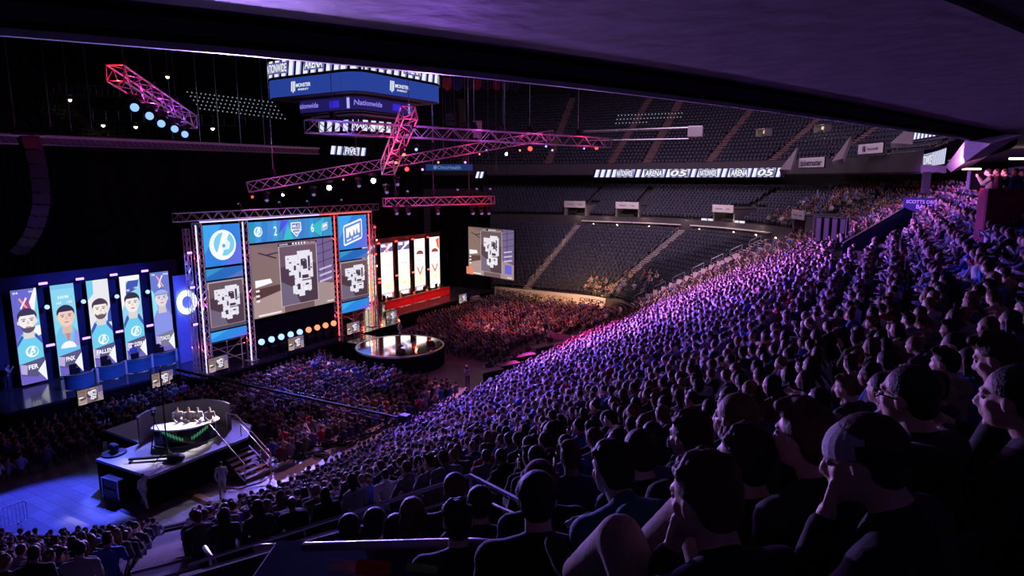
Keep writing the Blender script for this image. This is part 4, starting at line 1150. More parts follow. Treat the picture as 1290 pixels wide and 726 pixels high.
# right side: white-yellow portraits with red marks
def rport(i):
    def f(p):
        WY = (1.0, .97, .86)
        p.rect(0, 0, 1, 1, WY); p.poly([(0, .0), (1, .0), (1, .1), (0, .1)], (.35, .12, .16)); p.rect(.15, .02, .85, .085, (.8, .8, .85))
        if i == 4: p.rect(0, .0, 1, 1, WY)
        if i < 3: p.rect(0, .84, 1, 1, (.12, .08, .25)); p.rect(.05, .93, .42, .98, (.75, .75, 1)); p.rect(.58, .93, .95, .98, (.75, .75, 1)); p.poly([(.0, .80), (.1, .79), (1, .96), (.95, 1)], (1, .9, .85))
        if i == 1: p.poly([(.3, .98), (.4, .98), (.7, .84), (.6, .84)], (1, .3, .3)); p.poly([(.6, .98), (.7, .98), (.4, .84), (.3, .84)], (1, .3, .3))
        # pale head outlined by chin and eyes
        sk = (1, .90, .78)
        p.poly([(0, .12), (1, .12), (1, .30), (.72, .38), (.28, .38), (0, .30)], (.98, .95, .6)); p.ell(.5, .55, .34, .42, (.8, .55, .45)); p.ell(.5, .56, .32, .40, sk)
        if i >= 3: p.ell(.5, .70, .36, .26, (.25, .05, .05), 20, 0, PI); p.poly([(.2, .5), (.5, .36), (.8, .5), (.8, .44), (.5, .30), (.2, .44)], (.7, .08, .05))
        if i == 4: p.poly([(.6, .95), (.95, .98), (.95, .75), (.75, .8)], (.8, .1, .05)); p.ell(.5, .72, .3, .2, (.3, .05, .03), 16, 0, PI)
        for q in (-1, 1): p.ell(.5 + q * .14, .60, .06, .03, (.25, .12, .1), 10)
        p.poly([(.47, .58), (.53, .58), (.56, .5), (.44, .5)], (.85, .65, .55)); p.ell(.5, .46, .1, .025, (.75, .35, .3), 12)
        p.poly([(.32, .26), (.68, .26), (.5, .16)], (.9, .75, .3))
    return f
rlab = ['overexposed pale portrait screen hidden partly by the right truss column', 'overexposed pale portrait screen with a blue top, first beside the right truss column', 'overexposed pale portrait screen with a red cross at its top', 'overexposed pale portrait screen with dark fringe and red collar, second from the right', 'overexposed pale portrait screen with a red flame shape, rightmost of the row']
ys = []
for i in range(5):
    y = 19.3 + i * 2.95
    ys.append(y)
    panel('player_screen', y, y + 2.05, 1.62, 7.95, rlab[i], rport(i), 'ledhi', XS, .2, 'pale portrait screens')
for i in range(5):
    y = ys[i] - .45
    batten(XS + .15, y, 8.0, M['lamp_red'], 'red strobe bar above the gap left of the %s pale portrait' % ordinal(i), 'red strobe bars of the right side', .55)
    batten(XS + .15, y, 4.1, M['lamp_red'], 'red strobe bar low in the gap left of the %s pale portrait' % ordinal(i), 'red strobe bars of the right side', .55)
for j, (yy, z) in enumerate(((13.2, 10.6), (13.2, 8.1), (13.6, 5.4), (13.4, 9.4), (13.3, 7.0))):
    batten(PX - .2, yy, z, M['lamp_red'] if j < 3 else M['lamp_warm'], ['red strobe bar high on the mast right of the column', 'red strobe bar midway on the mast right of the column', 'red strobe bar low on the mast right of the column', 'small warm lamp high on the mast', 'small warm lamp low on the mast'][j], 'strobes on the right mast', .38 if j < 3 else .16)
r = truss('side_mast', (PX - .6, 13.4, ZS), (PX - .6, 13.4, 10.8), .3, 'slim dark mast carrying red strobe bars right of the centre structure', None, pitch=.5)
# blue lit tower with a glowing ring, left of the centre structure
r = thing('ring_logo_tower', 'blue lit flat tower with a glowing white ring logo', 'tower', (-22.6, -3.0, ZS), math.radians(0))
c0 = at(225, 345, 48.5); c1 = at(243, 440, 49)
yt0, yt1 = at_plane(222, 380, 0, -21.5).y, at_plane(246, 380, 0, -21.5).y
MB().bx(-21.7, -21.5, yt0, yt1, ZS, 8.0).build('tower_face', mat('blue_satin', (.20, .32, .85), .5), r, world=True)
mb = MB(); cc = at_plane(236, 381, 0, -21.3); n = 28
vs = []; 
for i in range(n):
    a = 2 * PI * i / n
    for rr, xx in ((.78, 0), (.42, 0), (.42, -.08), (.78, -.08)): vs.append((cc.x + xx, cc.y + rr * math.cos(a), cc.z + rr * 1.15 * math.sin(a)))
fs = [(4 * i + k, 4 * i + (k + 1) % 4, 4 * ((i + 1) % n) + (k + 1) % 4, 4 * ((i + 1) % n) + k) for i in range(n) for k in range(4)]
mb.add(vs, fs); mb.build('ring_logo', emat('ring_glow', (.75, .85, 1), 2.2), r, world=True)
YM = at_plane(238, 340, 0, -18.3).y
for j, z in enumerate((9.6, 7.2, 4.6)):
    batten(-18.1, YM, z + .4, M['lamp_violet'], 'violet strobe bar on the mast left of the round logo, %s from the top' % ordinal(j), 'strobes on the left mast', .42)
truss('side_mast', (-18.3, YM, ZS), (-18.3, YM, 11.6), .3, 'slim dark mast carrying violet strobe bars left of the centre structure', None, pitch=.5)

# ---- desks
def gaming_desk(y0, y1, x, curved, m, label, group, name='player_desk'):
    r = thing(name, label, 'desk', (x, (y0 + y1) / 2, ZS), 0, group)
    w = y1 - y0
    if curved:
        R_ = w * .56; a0 = math.asin(min(.999, w / 2 / R_)); cx = -R_ * math.cos(a0)
        n = 14; pf = [(cx + R_ * math.cos(-a0 + 2 * a0 * i / n), R_ * math.sin(-a0 + 2 * a0 * i / n)) for i in range(n + 1)]
    else: pf = [(0, -w / 2), (0, w / 2)]
    pb = [(px_ - .05, py_) for px_, py_ in pf]
    mb = MB()
    for i in range(len(pf) - 1): mb.prism([pf[i], pf[i + 1], pb[i + 1], pb[i]], .04, .98)
    mb.build('front_panel', m, r)
    mb = MB(); top = pf + [(-.75, w / 2), (-.75, -w / 2)]; mb.prism(top, .72, .77); mb.build('desk_top', M['black'], r)
    mb = MB(); mb.prism([(a + .03, b) for a, b in pf] + pb[::-1], .98, 1.01); mb.build('top_trim', M['steel'], r)
    for s in (-1, 1): MB().bx(-.72, -.66, s * (w / 2 - .06) - .03, s * (w / 2 - .06) + .03, 0, .72).build('leg', M['steel'], r)
    return r
def monitor(x, y, z, rz, name, label, group, w=.58, lit=False, painter=None):
    r = thing(name, label, 'monitor', (x, y, z), rz, group)
    MB().rbox((0, 0, .32), (.05, w, .36), .015).build('monitor_shell', M['black'], r)
    mb = MB(); mb.rbox((-.02, 0, .09), (.03, .05, .16), .01); mb.rbox((-.04, 0, .01), (.18, .24, .02), .008); mb.build('stand', M['black'], r)
    MB().rbox((-.028, 0, .33), (.005, w - .05, .31), .002).build('display', emat_glow, r)
    return r
emat_glow = emat('monitor_glow', (.45, .6, 1), .8)
ydl = [-10.9, -8.75, -6.8, -4.95, -3.1]
xdl = [-22.0, -22.3, -22.3, -22.3, -22.3]
for i in range(5):
    gaming_desk(ydl[i] - 1.0 + .1, ydl[i] + 1.0 - .1, xdl[i], True, M['deskblue'], 'curved blue fronted player desk, %s from the left of five' % ordinal(i), 'blue player desks')
    monitor(xdl[i] - .25, ydl[i] - .1, ZS + .77, 0, 'monitor', 'black gaming monitor seen from behind on the %s blue desk' % ordinal(i), 'monitors on the blue desks')
    if i < 4:
        o = MB().rbox((xdl[i] + .05, (ydl[i] + ydl[i + 1]) / 2, ZS + .5), (.12, .16, 1.0), .02).build('desk_divider', M['white']); tag(o, 'pale upright divider right of the %s blue desk' % ordinal(i), 'divider', 'dividers between the blue desks')
ydr = [19.3, 21.6, 23.9, 26.2, 28.5]
for i in range(5):
    gaming_desk(ydr[i] - 1.12, ydr[i] + 1.12, -21.2, False, M['deskred'], 'straight red fronted player desk, %s from the left of five' % ordinal(i), 'red player desks')
    monitor(-21.45, ydr[i] - .1, ZS + .77, 0, 'monitor', 'black gaming monitor seen from behind on the %s red desk' % ordinal(i), 'monitors on the red desks')

# ---- confidence monitors along the stage front
def mini(p):
    game_picture(p, 0, 0, 1, 1)
spots = [(114, 498, -19.9), (205, 477, -19.0), (275, 458, -16.5), (373, 432, -16.3), (445, 413, -16.3), (493, 398, -18.4), (583, 376, -18.4)]
mlab = ['small screen on the stage front below the first curved desk', 'small screen on the stage front below the fourth curved desk', 'small screen on the stage front below the left wing', 'small screen on the stage front below the blue floor lamps', 'small screen on the stage front below the right wing', 'small screen on the stage front below the red desks', 'small screen at the far right end of the stage front']
for (px, py, x), lb in zip(spots, mlab):
    c = at_plane(px, py, 0, x); w, h = 1.6, 1.05
    r = thing('stage_monitor', lb, 'screen', (x, c.y, c.z), 0, 'small screens along the stage front')
    MB().rbox((x - .06, c.y, c.z), (.1, w, h), .02).build('housing', M['black'], r, world=True)
    p = Paint((x, c.y - w / 2 + .05, c.z - h / 2 + .05), (0, 1, 0), (0, 0, 1), w - .1, h - .1, .003); game_picture(p, 0, 0, 1, 1); p.build('picture', M['led'], r)
    MB().tube((x - .08, c.y, .02), (x - .08, c.y, c.z - h / 2), .04, n=8).build('stand', M['black'], r, world=True)

# ---- round thrust stage and trophy
cr = (-10.8, 8.0)
r = thing('round_stage', 'round stage with a mirror top reflecting the pale screens', 'stage', (cr[0], cr[1], 0))
MB().lathe([(0, ZS), (3.45, ZS)], n=64).build('mirror_top', M['roundtop'], r)
MB().lathe([(3.45, ZS), (3.45, ZS + .02), (3.6, ZS + .02), (3.6, ZS - .12)], n=64).build('rim', M['steel'], r)
MB().lathe([(3.58, ZS - .12), (3.58, 0)], n=64).build('skirt', M['drape'], r)
o = MB().bx(-16.5, -14.0, 6.6, 9.4, ZS - .14, ZS + .005).build('stage_bridge', M['deck']); tag(o, 'black walkway joining the main stage to the round stage', 'walkway')
o = MB().bx(-16.45, -14.0, 6.65, 9.35, 0, ZS - .15).build('bridge_skirt', M['drape']); tag(o, 'black cloth below the walkway to the round stage', 'skirt')
r = thing('trophy', 'silver trophy on a thin stand at the middle of the round stage', 'trophy', (cr[0] + .1, cr[1] - .1, ZS))
MB().lathe([(0, 0), (.22, 0), (.22, .04), (.04, .08), (.04, .95), (.2, 1.0), (.2, 1.04), (0, 1.04)], n=16).build('plinth', M['black'], r)
MB().lathe([(0, 1.04), (.12, 1.04), (.10, 1.1), (.03, 1.16), (.05, 1.26), (.17, 1.42), (.2, 1.6), (.14, 1.75), (.04, 1.95), (0, 2.05)], n=16).build('cup', M['steel'], r)
for i, (dx, dy, lb) in enumerate(((1.6, -1.9, 'small black wedge speaker at the lower left of the round stage'), (2.2, 1.2, 'small black wedge speaker at the right of the round stage'), (-.6, 2.4, 'small black wedge speaker at the back of the round stage'))):
    r = thing('wedge_speaker', lb, 'speaker', (cr[0] + dx, cr[1] + dy, ZS), 1.1 * i, 'wedge speakers on the round stage')
    MB().add([(-.3, -.2, 0), (.3, -.2, 0), (.3, .2, 0), (-.3, .2, 0), (-.3, -.2, .12), (.3, -.2, .12), (.3, .2, .35), (-.3, .2, .35)], [(3, 2, 1, 0), (4, 5, 6, 7), (0, 1, 5, 4), (1, 2, 6, 5), (2, 3, 7, 6), (3, 0, 4, 7)]).build('cabinet', M['black'], r)
# ---- steps at the right end of the stage and white strip
for s_, lb in ((14.9, 'pale steps down from the stage beside the right wing'), (30.6, 'pale steps at the far right of the stage')):
    r = thing('stage_steps', lb, 'steps', (-18.5, s_, 0), 0, 'steps at the stage front')
    mb = MB()
    for i in range(5): mb.bx(0, 1.5 - i * .28, -.8, .8, i * .28, i * .28 + .26)
    mb.build('step', M['step'], r)
# ---- hanging side screen
a, b = at(590, 322, 73), at(648, 318, 67.5)
c = (a + b) / 2; d = (b - a); d.z = 0; w = d.length; ang = math.atan2(d.y, d.x)
r = thing('side_screen', 'large side screen hung right of the stage showing the room and level plan', 'screen', (c.x, c.y, 7.1), ang)
h = 5.35
MB().bx(-w / 2, w / 2, .02, .25, -h / 2, h / 2).build('housing', M['black'], r)
p = Paint((-w / 2 + .06, 0, -h / 2 + .06), (1, 0, 0), (0, 0, 1), w - .12, h - .12); game_picture(p, 0, 0, 1, 1)
p.rect(.0, .0, .16, .16, (.75, .22, .12)); p.rect(.86, .12, 1, .3, (.12, .12, .7)); p.build('picture', M['led'], r, world=False)
mb = MB(); 
for s in (-.35, .35): mb.tube((s * w, .12, h / 2), (s * w, .12, 12), .02, n=5)
mb.build('hanging_cable', M['black'], r)
# ================================================================ the hanging rig
M['alu_rig'] = mat('truss_aluminium', (0.80, 0.78, 0.80), 0.38, 0.55, scale=8, var=0.08)
rig = 'hanging lattice trusses over the stage'
T1a, T1b = at(312, 236, 49), at(695, 170, 57)
truss('lighting_truss', T1a, T1b, .75, 'longest sloping truss glowing pink and violet, over the centre screens', rig, 'alu_rig', pitch=.85, chord=.05)
T2a, T2b = at(387, 159, 41), at(766, 180, 60)
truss('lighting_truss', T2a, T2b, .8, 'level truss behind the pink one, hung under the central scoreboard', rig, 'alu_rig', pitch=.9, chord=.05)
T3a, T3b = at(516, 142, 43), at(488, 213, 50)
truss('lighting_truss', T3a, T3b, .95, 'short steep truss crowded with lamps where the others meet', rig, 'alu_rig', pitch=.9, chord=.055)
T4a, T4b = at(484, 255, 56), at(621, 252, 61)
truss('lighting_truss', T4a, T4b, .7, 'short level truss glowing pink right of the centre screens', rig, 'alu_rig', pitch=.8, chord=.05)
T5a, T5b = at(145, 92, 34), at(240, 154, 46)
truss('lighting_truss', T5a, T5b, .85, 'red lit truss with blue lamps high at the left', rig, 'alu_rig', pitch=.85, chord=.055)
ROOF = 35.3
def cable(p, label, z1=ROOF, r=.022):
    o = MB().tube((0, 0, 0), (0, 0, z1 - p[2]), r, n=5).build('steel_cable', M['steel'], loc=p); tag(o, label, 'cable', 'hoist cables'); return o
for nm, a, b, n in (('the long sloping truss', T1a, T1b, 4), ('the level truss', T2a, T2b, 5), ('the short pink truss', T4a, T4b, 3), ('the red lit truss', T5a, T5b, 3)):
    for i in range(n):
        q = a.lerp(b, (i + .3) / n); q = V((q.x, q.y, q.z + .4))
        cable(q, 'thin hoist cable holding %s, %s from its left end' % (nm, ordinal(i)))
        r = thing('chain_hoist', 'chain hoist on top of %s, %s from its left end' % (nm, ordinal(i)), 'hoist', q + V((0, 0, .05)), .3, 'chain hoists')
        MB().rbox((0, 0, .3), (.34, .26, .5), .05).build('motor', M['black'], r)
        mb = MB(); mb.lathe([(.12, -.05), (.2, .1), (.2, .28), (.12, .34)], (0, .22, 0), 10); mb.build('chain_bag', M['drape'], r)
# lamps: (px, py, D, lens, size, where)
AIM = V((2, 2, 2))
heads = [
 ('lamp_red', 317, 246, 49, .5, 'small red lamp at the left tip of the long sloping truss'),
 ('lamp_white', 356, 244, 49.5, .45, 'small white lamp under the long sloping truss, second from its left end'),
 ('lamp_white', 414, 233, 50, .95, 'bright white lamp flaring under the left half of the sloping truss'),
 ('lamp_white', 470, 224, 51, 1.0, 'brightest white lamp flaring under the truss crossing'),
 ('lamp_orange', 377, 235, 50, .45, 'small amber lamp under the left half of the sloping truss'),
 ('lamp_orange', 432, 225, 50.5, .45, 'small amber lamp between the two flaring white lamps'),
 ('lamp_blue', 524, 186, 47, .7, 'blue lamp hanging between the level truss and the sloping truss'),
 ('lamp_red', 512, 209, 51, .9, 'red lamp right of the truss crossing'),
 ('lamp_orange', 552, 203, 54, .6, 'amber lamp under the right half of the sloping truss'),
 ('lamp_violet', 586, 203, 54, .6, 'violet lamp under the right half of the sloping truss'),
 ('lamp_violet', 532, 212, 53, .6, 'pale violet lamp just right of the red lamp'),
 ('lamp_orange', 604, 193, 55, .5, 'amber lamp near the junction of the two long trusses'),
 ('lamp_blue', 613, 188, 56, .6, 'blue lamp near the junction of the two long trusses'),
 ('lamp_white', 638, 192, 57, .6, 'white lamp right of the truss junction'),
 ('lamp_orange', 655, 188, 57, .6, 'amber lamp right of the truss junction'),
 ('lamp_red', 668, 183, 58, 1.1, 'large red lamp under the right tip of the sloping truss'),
 ('lamp_blue', 688, 183, 58, .6, 'blue lamp beside the large red lamp'),
 ('lamp_violet', 736, 186, 59, .5, 'small violet lamp near the right end of the level truss'),
 ('lamp_red', 752, 183, 60, .9, 'red lamp at the right end of the level truss'),
 ('lamp_violet', 696, 188, 58, .55, 'violet lamp under the level truss left of its right end'),
]
for k, px, py, D, s, lab in heads:
    c = at(px, py, D)
    moving_head(c + V((0, 0, .36 * s)), CAM.lerp(AIM, .35 if k == 'lamp_white' else .6), M[k], lab, group=None, s=s * (1.55 if k in ('lamp_white', 'lamp_red') else 1.3))
for i, (px, D) in enumerate(((499, 56), (514, 56.5), (551, 58), (595, 60), (606, 60), (615, 60.5))):
    c = at(px, 266, D); moving_head(c + V((0, 0, .5)), c + V((1.5, -.5, -3)), M['lamp_violet_dim'], 'unlit moving lamp under the short pink truss, %s from the left' % ordinal(i), s=1.3)
for i, (px, py, D) in enumerate(((513, 242, 57), (576, 240, 59), (600, 239, 60), (617, 239, 60.5))):
    c = at(px, py, D); moving_head(c - V((0, 0, .5)), c + V((1, -.5, 2)), M['lamp_violet_dim'], 'unlit moving lamp standing on the short pink truss, %s from the left' % ordinal(i), s=1.0, hang=False)
for i, (px, py, D) in enumerate(((336, 250, 49.5), (395, 243, 50), (452, 232, 51), (487, 240, 51))):
    c = at(px, py, D); moving_head(c + V((0, 0, .5)), c + V((1.2, -1, -2)), M['lamp_violet_dim'], 'dark unlit moving lamp under the sloping truss, %s from the left' % ordinal(i), s=1.2)
for i, (px, py, D) in enumerate(((168, 130, 36.5), (187, 141, 38.5), (202, 151, 40.5), (219, 158, 43), (232, 165, 45.5))):
    c = at(px, py, D); moving_head(c + V((0, 0, .45)), CAM.lerp(AIM, .2) + V((0, 0, 4)), M['lamp_blue2'], 'large blue lamp under the red lit truss, %s from the left' % ordinal(i), group=None, s=1.9)
for i, (px, py, D) in enumerate(((500, 228, 47), (508, 190, 46), (498, 200, 48), (512, 165, 44.5), (521, 158, 44))):
    c = at(px, py, D); moving_head(c + V((0, 0, .3)), c + V((1.5, -1, -1.5 - .3 * i)), M['lamp_orange'] if i in (1, 2) else M['lamp_violet_dim'], 'lamp clustered on the short steep truss, %s of five counted upwards' % ordinal(i), s=1.1)
for i, (px, z) in enumerate(((258, 0), (322, 0), (356, 0), (414, 0))):
    c = at(px, 262, 49 + i * 2.5); moving_head(V((PX, c.y, ZT + .75)), c + V((2, -1, 3)), M['lamp_violet_dim'], 'small unlit lamp standing on the header truss, %s from the left' % ordinal(i), s=.8, hang=False)

# ---- line array speaker hanging at the left
def line_array(px0, label, D=34):
    r = None; pts = [(30, 172), (36, 190), (40, 208), (43, 226), (45, 243), (45, 258), (42, 272), (38, 286), (32, 298), (25, 309), (17, 318)]
    base = at(30 + px0, 172, D)
    r = thing('line_array_speaker', label, 'speaker', base, 0, 'two hanging line arrays')
    P = [at(x + px0 * (1 - .25 * k / 10), y, D + .0 * k) for k, (x, y) in enumerate(pts)]
    for k in range(len(P) - 1):
        a, b = P[k], P[k + 1]; m = (a + b) / 2; d = (a - b).normalized(); h = (a - b).length * .46
        side = V((math.cos(YAW - .45), math.sin(YAW - .45), 0)); side = (side - d * side.dot(d)).normalized(); fw_ = d.cross(side)
        Mx = Matrix((side, fw_, d)).transposed()
        mb = MB(); mb.box(m, (.34, .5, h * 2), M4=Mx); mb.box(m + side * .0 - fw_ * .26, (.30, .03, h * 1.5), M4=Mx)
        mb.build('cabinet', M['speaker_shell'], r, world=True)
        mb = MB(); mb.box(m - fw_ * .285, (.06, .02, h * 1.4), M4=Mx); mb.build('waveguide', M['black'], r, world=True)
    MB().box(P[0] + V((0, 0, .15)), (.5, .9, .12)).build('rigging_bar', M['black'], r, world=True)
    return r
M['speaker_shell'] = mat('speaker_shell', (.05, .05, .06), .35, scale=10)
line_array(0, 'left one of two long curved hanging speaker columns at the far left')
line_array(11, 'right one of two long curved hanging speaker columns at the far left', 34.4)
# ---- long pipe that carries the backdrop
c0, c1 = at_plane(-8, 169, 0, -27), at_plane(402, 187, 0, -27)
r = thing('backdrop_pipe', 'long pale horizontal pipe truss carrying the black backdrop', 'pipe', c0)
mb = MB(); mb.tube(c0, c1, .12, n=8); mb.build('top_pipe', M['alu_rig'], r, world=True)
mb = MB(); mm = (c0 + c1) / 2 - V((.2, 0, .3)); mb.add([c0 - V((.2, 0, .62)), c1 - V((.2, 0, .62)), c1 - V((.2, 0, 0)), c0 - V((.2, 0, 0)), c0 - V((.3, 0, .62)), c1 - V((.3, 0, .62)), c1 - V((.3, 0, 0)), c0 - V((.3, 0, 0))], [(0, 1, 2, 3), (7, 6, 5, 4), (0, 4, 5, 1), (3, 2, 6, 7), (1, 5, 6, 2), (0, 3, 7, 4)]); mb.build('pelmet_band', M['concrete'], r, world=True)
mb = MB(); mb.tube(c0 - V((0, 0, .55)), c1 - V((0, 0, .55)), .06, n=6); mb.build('lower_pipe', M['steel'], r, world=True)
mb = MB(); n = 60
for i in range(n):
    q = c0.lerp(c1, i / n); q2 = c0.lerp(c1, (i + 1) / n); mb.tube(q, q2 - V((0, 0, .55)), .03, n=4)
mb.build('bracing', M['steel'], r, world=True)
a, b = c1 + V((.4, 1.0, 0)), at_plane(466, 186, 0, -27)
ribbon_on([(a.x, a.y), (b.x, b.y)], c1.z - .55, .85, 'ribbon_board', 'short striped ribbon board behind the level truss under the scoreboard', words=((.5, 'FIVE'),), wl=.3)
# ---- catwalks high at the left, with small warm lamps
for (x0, y0, D0), (x1, y1, D1), lab in ((((118, 152, 70)), ((310, 166, 78)), 'catwalk with small warm lamps high behind the red lit truss'), (((60, 118, 70)), ((160, 140, 74)), 'dark catwalk bridge high at the upper left')):
    a, b = at(x0, y0, D0), at(x1, y1, D1); b.z = a.z
    r = thing('catwalk', lab, 'catwalk', a, 0, 'catwalks under the roof'); mb = MB(); mb.tube(a, b, .09, n=6); mb.tube(a + V((0, 0, 1.1)), b + V((0, 0, 1.1)), .05, n=6)
    for i in range(14): q = a.lerp(b, i / 13); mb.tube(q, q + V((0, 0, 1.1)), .035, n=5)
    mb.build('walkway_frame', M['steel'], r, world=True)
for px, py, lab in ((88, 126, 'small warm lamp at the upper left edge of the roof space'), (130, 158, 'small warm lamp below the red lit truss'), (171, 160, 'pale warm lamp behind the middle of the red lit truss'), (268, 162, 'small warm lamp on the catwalk right of the red lit truss'), (211, 97, 'small cool lamp high right of the red lit truss')):
    c = at(px, py, 74); r = thing('roof_lamp', lab, 'lamp', c, 0, 'small lamps in the roof space')
    mb = MB(); mb.sph((0, 0, 0), .2, 10, 8); mb.build('bulb', M['lamp_warm'], r); MB().lathe([(.05, .5), (.1, .3), (.32, .1), (.34, .04)], (0, 0, 0), 12).build('shade', M['black'], r)
# ---- grids of little glowing dots high under the roof
def dot_grid(px0, py0, px1, py1, D, nx, ny, label, skew=0, partial=0):
    a = at(px0, py0, D); r = thing('dot_grid', label, 'lamp panel', a, 0, 'panels of little cool glowing dots')
    mb = MB(); fr = MB()
    for j in range(ny):
        A = at(px0 + skew * j, py0 + (py1[0] - py0) * j / max(1, ny - 1) if isinstance(py1, tuple) else py0, D)
        q0 = at(px0 + skew * j, py0 + j * py1[2], D); q1 = at(px1 + skew * j, py1[1] + j * py1[2], D * 1.02)
        m = nx if not (partial and j == ny - 1) else partial
        for i in range(m):
            q = q0.lerp(q1, i / (nx - 1)); mb.sph(q, .09, 6, 4)
        fr.tube(q0 + V((0, 0, .15)), q1 + V((0, 0, .15)), .04, n=4)
    l = mb.build('lamp', M['dot_cool_low'], r, world=True); l['kind'] = 'stuff'; fr.build('carrier_bar', M['black'], r, world=True)  # rows of small emissive spheres on bars
dot_grid(236, 116, 343, (0, 129, 5.2), 82, 20, 5, 'five rows of little cool glowing dots high behind the red lit truss', 4)
dot_grid(779, 145.5, 859, (0, 142.5, 5), 88, 20, 3, 'three rows of little cool glowing dots high above the ribbon board', -1.5, 10)
# ---- roof beam with box at the right
a, b = at(735, 166, 82), at(868, 161, 78)
r = thing('roof_beam', 'pale double roof beam ending in a violet box, above the ribbon board', 'beam', a)
mb = MB(); mb.tube(a, b, .14, n=8); mb.tube(a - V((0, 0, 1.1)), b - V((0, 0, 1.3)), .08, n=6); mb.build('beam_pipe', M['steel'], r, world=True)
c = at(876, 166, 77); MB().rbox(c, (1.7, 1.0, 1.3), .08, .2).build('end_box', M['white'], r, world=True)
# ---- central scoreboard
jc = at(449, 111, 51); jc = V((jc.x, jc.y, 0))
r = thing('central_scoreboard', 'huge hanging scoreboard with striped crown, blue band and darker lower tiers', 'scoreboard', (jc.x, jc.y, 19))
rad0 = 6.9; corner = at(449, 100, 45.5)
ang0 = math.atan2(corner.y - jc.y, corner.x - jc.x)
def tier(rx, z0, z1, nm, m, rot=0, cut=.30):
    """four broad faces with rounded corners"""
    pts = []
    for k in range(4):
        A = ang0 + rot + k * PI / 2
        P0 = V((math.cos(A), math.sin(A), 0)) * rx; Pm = V((math.cos(A - PI / 2), math.sin(A - PI / 2), 0)) * rx; Pp = V((math.cos(A + PI / 2), math.sin(A + PI / 2), 0)) * rx
        q0 = P0.lerp(Pm, cut * .5); q1 = P0.lerp(Pp, cut * .5)
        for t in (0, .25, .5, .75, 1):
            w = q0.lerp(P0, t).lerp(P0.lerp(q1, t), t); pts.append((w.x, w.y))
    MB().prism(pts, z0 - 19, z1 - 19).build(nm, m, r)
    return [(x + jc.x, y + jc.y) for x, y in pts]
def faceband(poly, z0, z1, draw, nm, m):
    cum = [0]; P = [V((x, y, 0)) for x, y in poly] + [V((poly[0][0], poly[0][1], 0))]
    for a, b in zip(P[:-1], P[1:]): cum.append(cum[-1] + (b - a).length)
    L = cum[-1]
    cen = V((jc.x, jc.y, 0))
    def f(s, z, o=.03):
        s %= L; i = max(j for j in range(len(cum) - 1) if cum[j] <= s); a, b = P[i], P[i + 1]
        q = a.lerp(b, (s - cum[i]) / max(1e-6, cum[i + 1] - cum[i])); n = (q - cen).normalized(); return (q.x + n.x * o, q.y + n.y * o, z)
    mb = MB(); draw(mb, f, L); mb.build(nm, m, r, world=True)
Zj = 20.95
p1_ = tier(rad0, Zj, Zj + 1.35, 'blue_band_ring', M['black'])
p0_ = tier(rad0 + .1, Zj + 1.45, Zj + 2.7, 'crown_ring', M['black'])
def band_seg(mb, f, s0, s1, z0, z1, col, n=6, o=.03, lean=0):
    vs = []
    for i in range(n + 1):
        s = s0 + (s1 - s0) * i / n
        vs += [f(s, z0, o), f(s + lean, z1, o)]
    mb.add(vs, [(2 * i, 2 * i + 2, 2 * i + 3, 2 * i + 1) for i in range(n)], col)
def words_on(mb, f, s, z, w, h, t, col, o=.06, shear=.1, flip=1):
    vx, fx, tw, th = text_geo(t, bold=.02, shear=shear)
    mb.add([f(s + flip * x * w / tw, z + y * h / th, o) for x, y in vx], fx, col)
def d_blue(mb, f, L):
    band_seg(mb, f, 0, L - .01, Zj + .04, Zj + 1.31, (.018, .05, .30), 260, .08)
    for k in range(4):
        s = L * (k + .5) / 4 + .4
        for j in range(3): band_seg(mb, f, s - .85 + j * .16, s - .75 + j * .16, Zj + .35 - .1 * (j == 1), Zj + 1.05, (.9, .95, 1), 1, .10, .06)
        words_on(mb, f, s + .45, Zj + .74, 1.5, .26, 'MONSTER', (.9, .95, 1), .11); words_on(mb, f, s + .45, Zj + .44, 1.1, .13, 'ENERGY', (.9, .95, 1), .11)
faceband(p1_, 0, 0, d_blue, 'blue_band_display', M['led'])
def d_crown(mb, f, L):
    s = 0
    while s < L - .4:
        band_seg(mb, f, s, s + .42, Zj + 1.5, Zj + 2.65, (.85, .88, 1), 1, .03, .2); band_seg(mb, f, s + .42, s + .56, Zj + 1.5, Zj + 2.65, (.25, .25, .7), 1, .03, .2); s += .78
    for k in range(4):
        s = L * (k + .28) / 4; band_seg(mb, f, s - 1.4, s + 1.4, Zj + 1.7, Zj + 2.5, (.1, .1, .3), 6, .05)
        words_on(mb, f, s, Zj + 2.1, 2.6, .6, 'NATIONWIDE', (.95, .97, 1), .08)
        s = L * (k + .72) / 4; band_seg(mb, f, s - 1.0, s + 1.0, Zj + 1.7, Zj + 2.5, (.1, .1, .3), 6, .05)
        words_on(mb, f, s, Zj + 2.1, 1.8, .6, 'ARENA', (.95, .97, 1), .08)
faceband(p0_, 0, 0, d_crown, 'crown_display', M['led'])
q_ = tier(4.6, Zj - 1.1, Zj, 'middle_tier', M['jumbo'] if 'jumbo' in M else M['black'])
def d_mid(mb, f, L):
    band_seg(mb, f, 0, L - .01, Zj - 1.0, Zj - .1, (.012, .01, .10), 60)
    for k in range(4):
        s = L * (k + .3) / 4; words_on(mb, f, s, Zj - .5, 2.6, .38, 'Nationwide', (.28, .22, .85)); band_seg(mb, f, s - 1.9, s - 1.65, Zj - .9, Zj - .15, (.5, .45, 1), 1, .05)
        s = L * (k + .8) / 4; band_seg(mb, f, s - .6, s + .4, Zj - .8, Zj - .3, (.03, .02, .6), 1, .05)
faceband(q_, 0, 0, d_mid, 'middle_display', M['led'])
q_ = tier(3.2, Zj - 2.6, Zj - 1.3, 'lower_tier', M['black'])
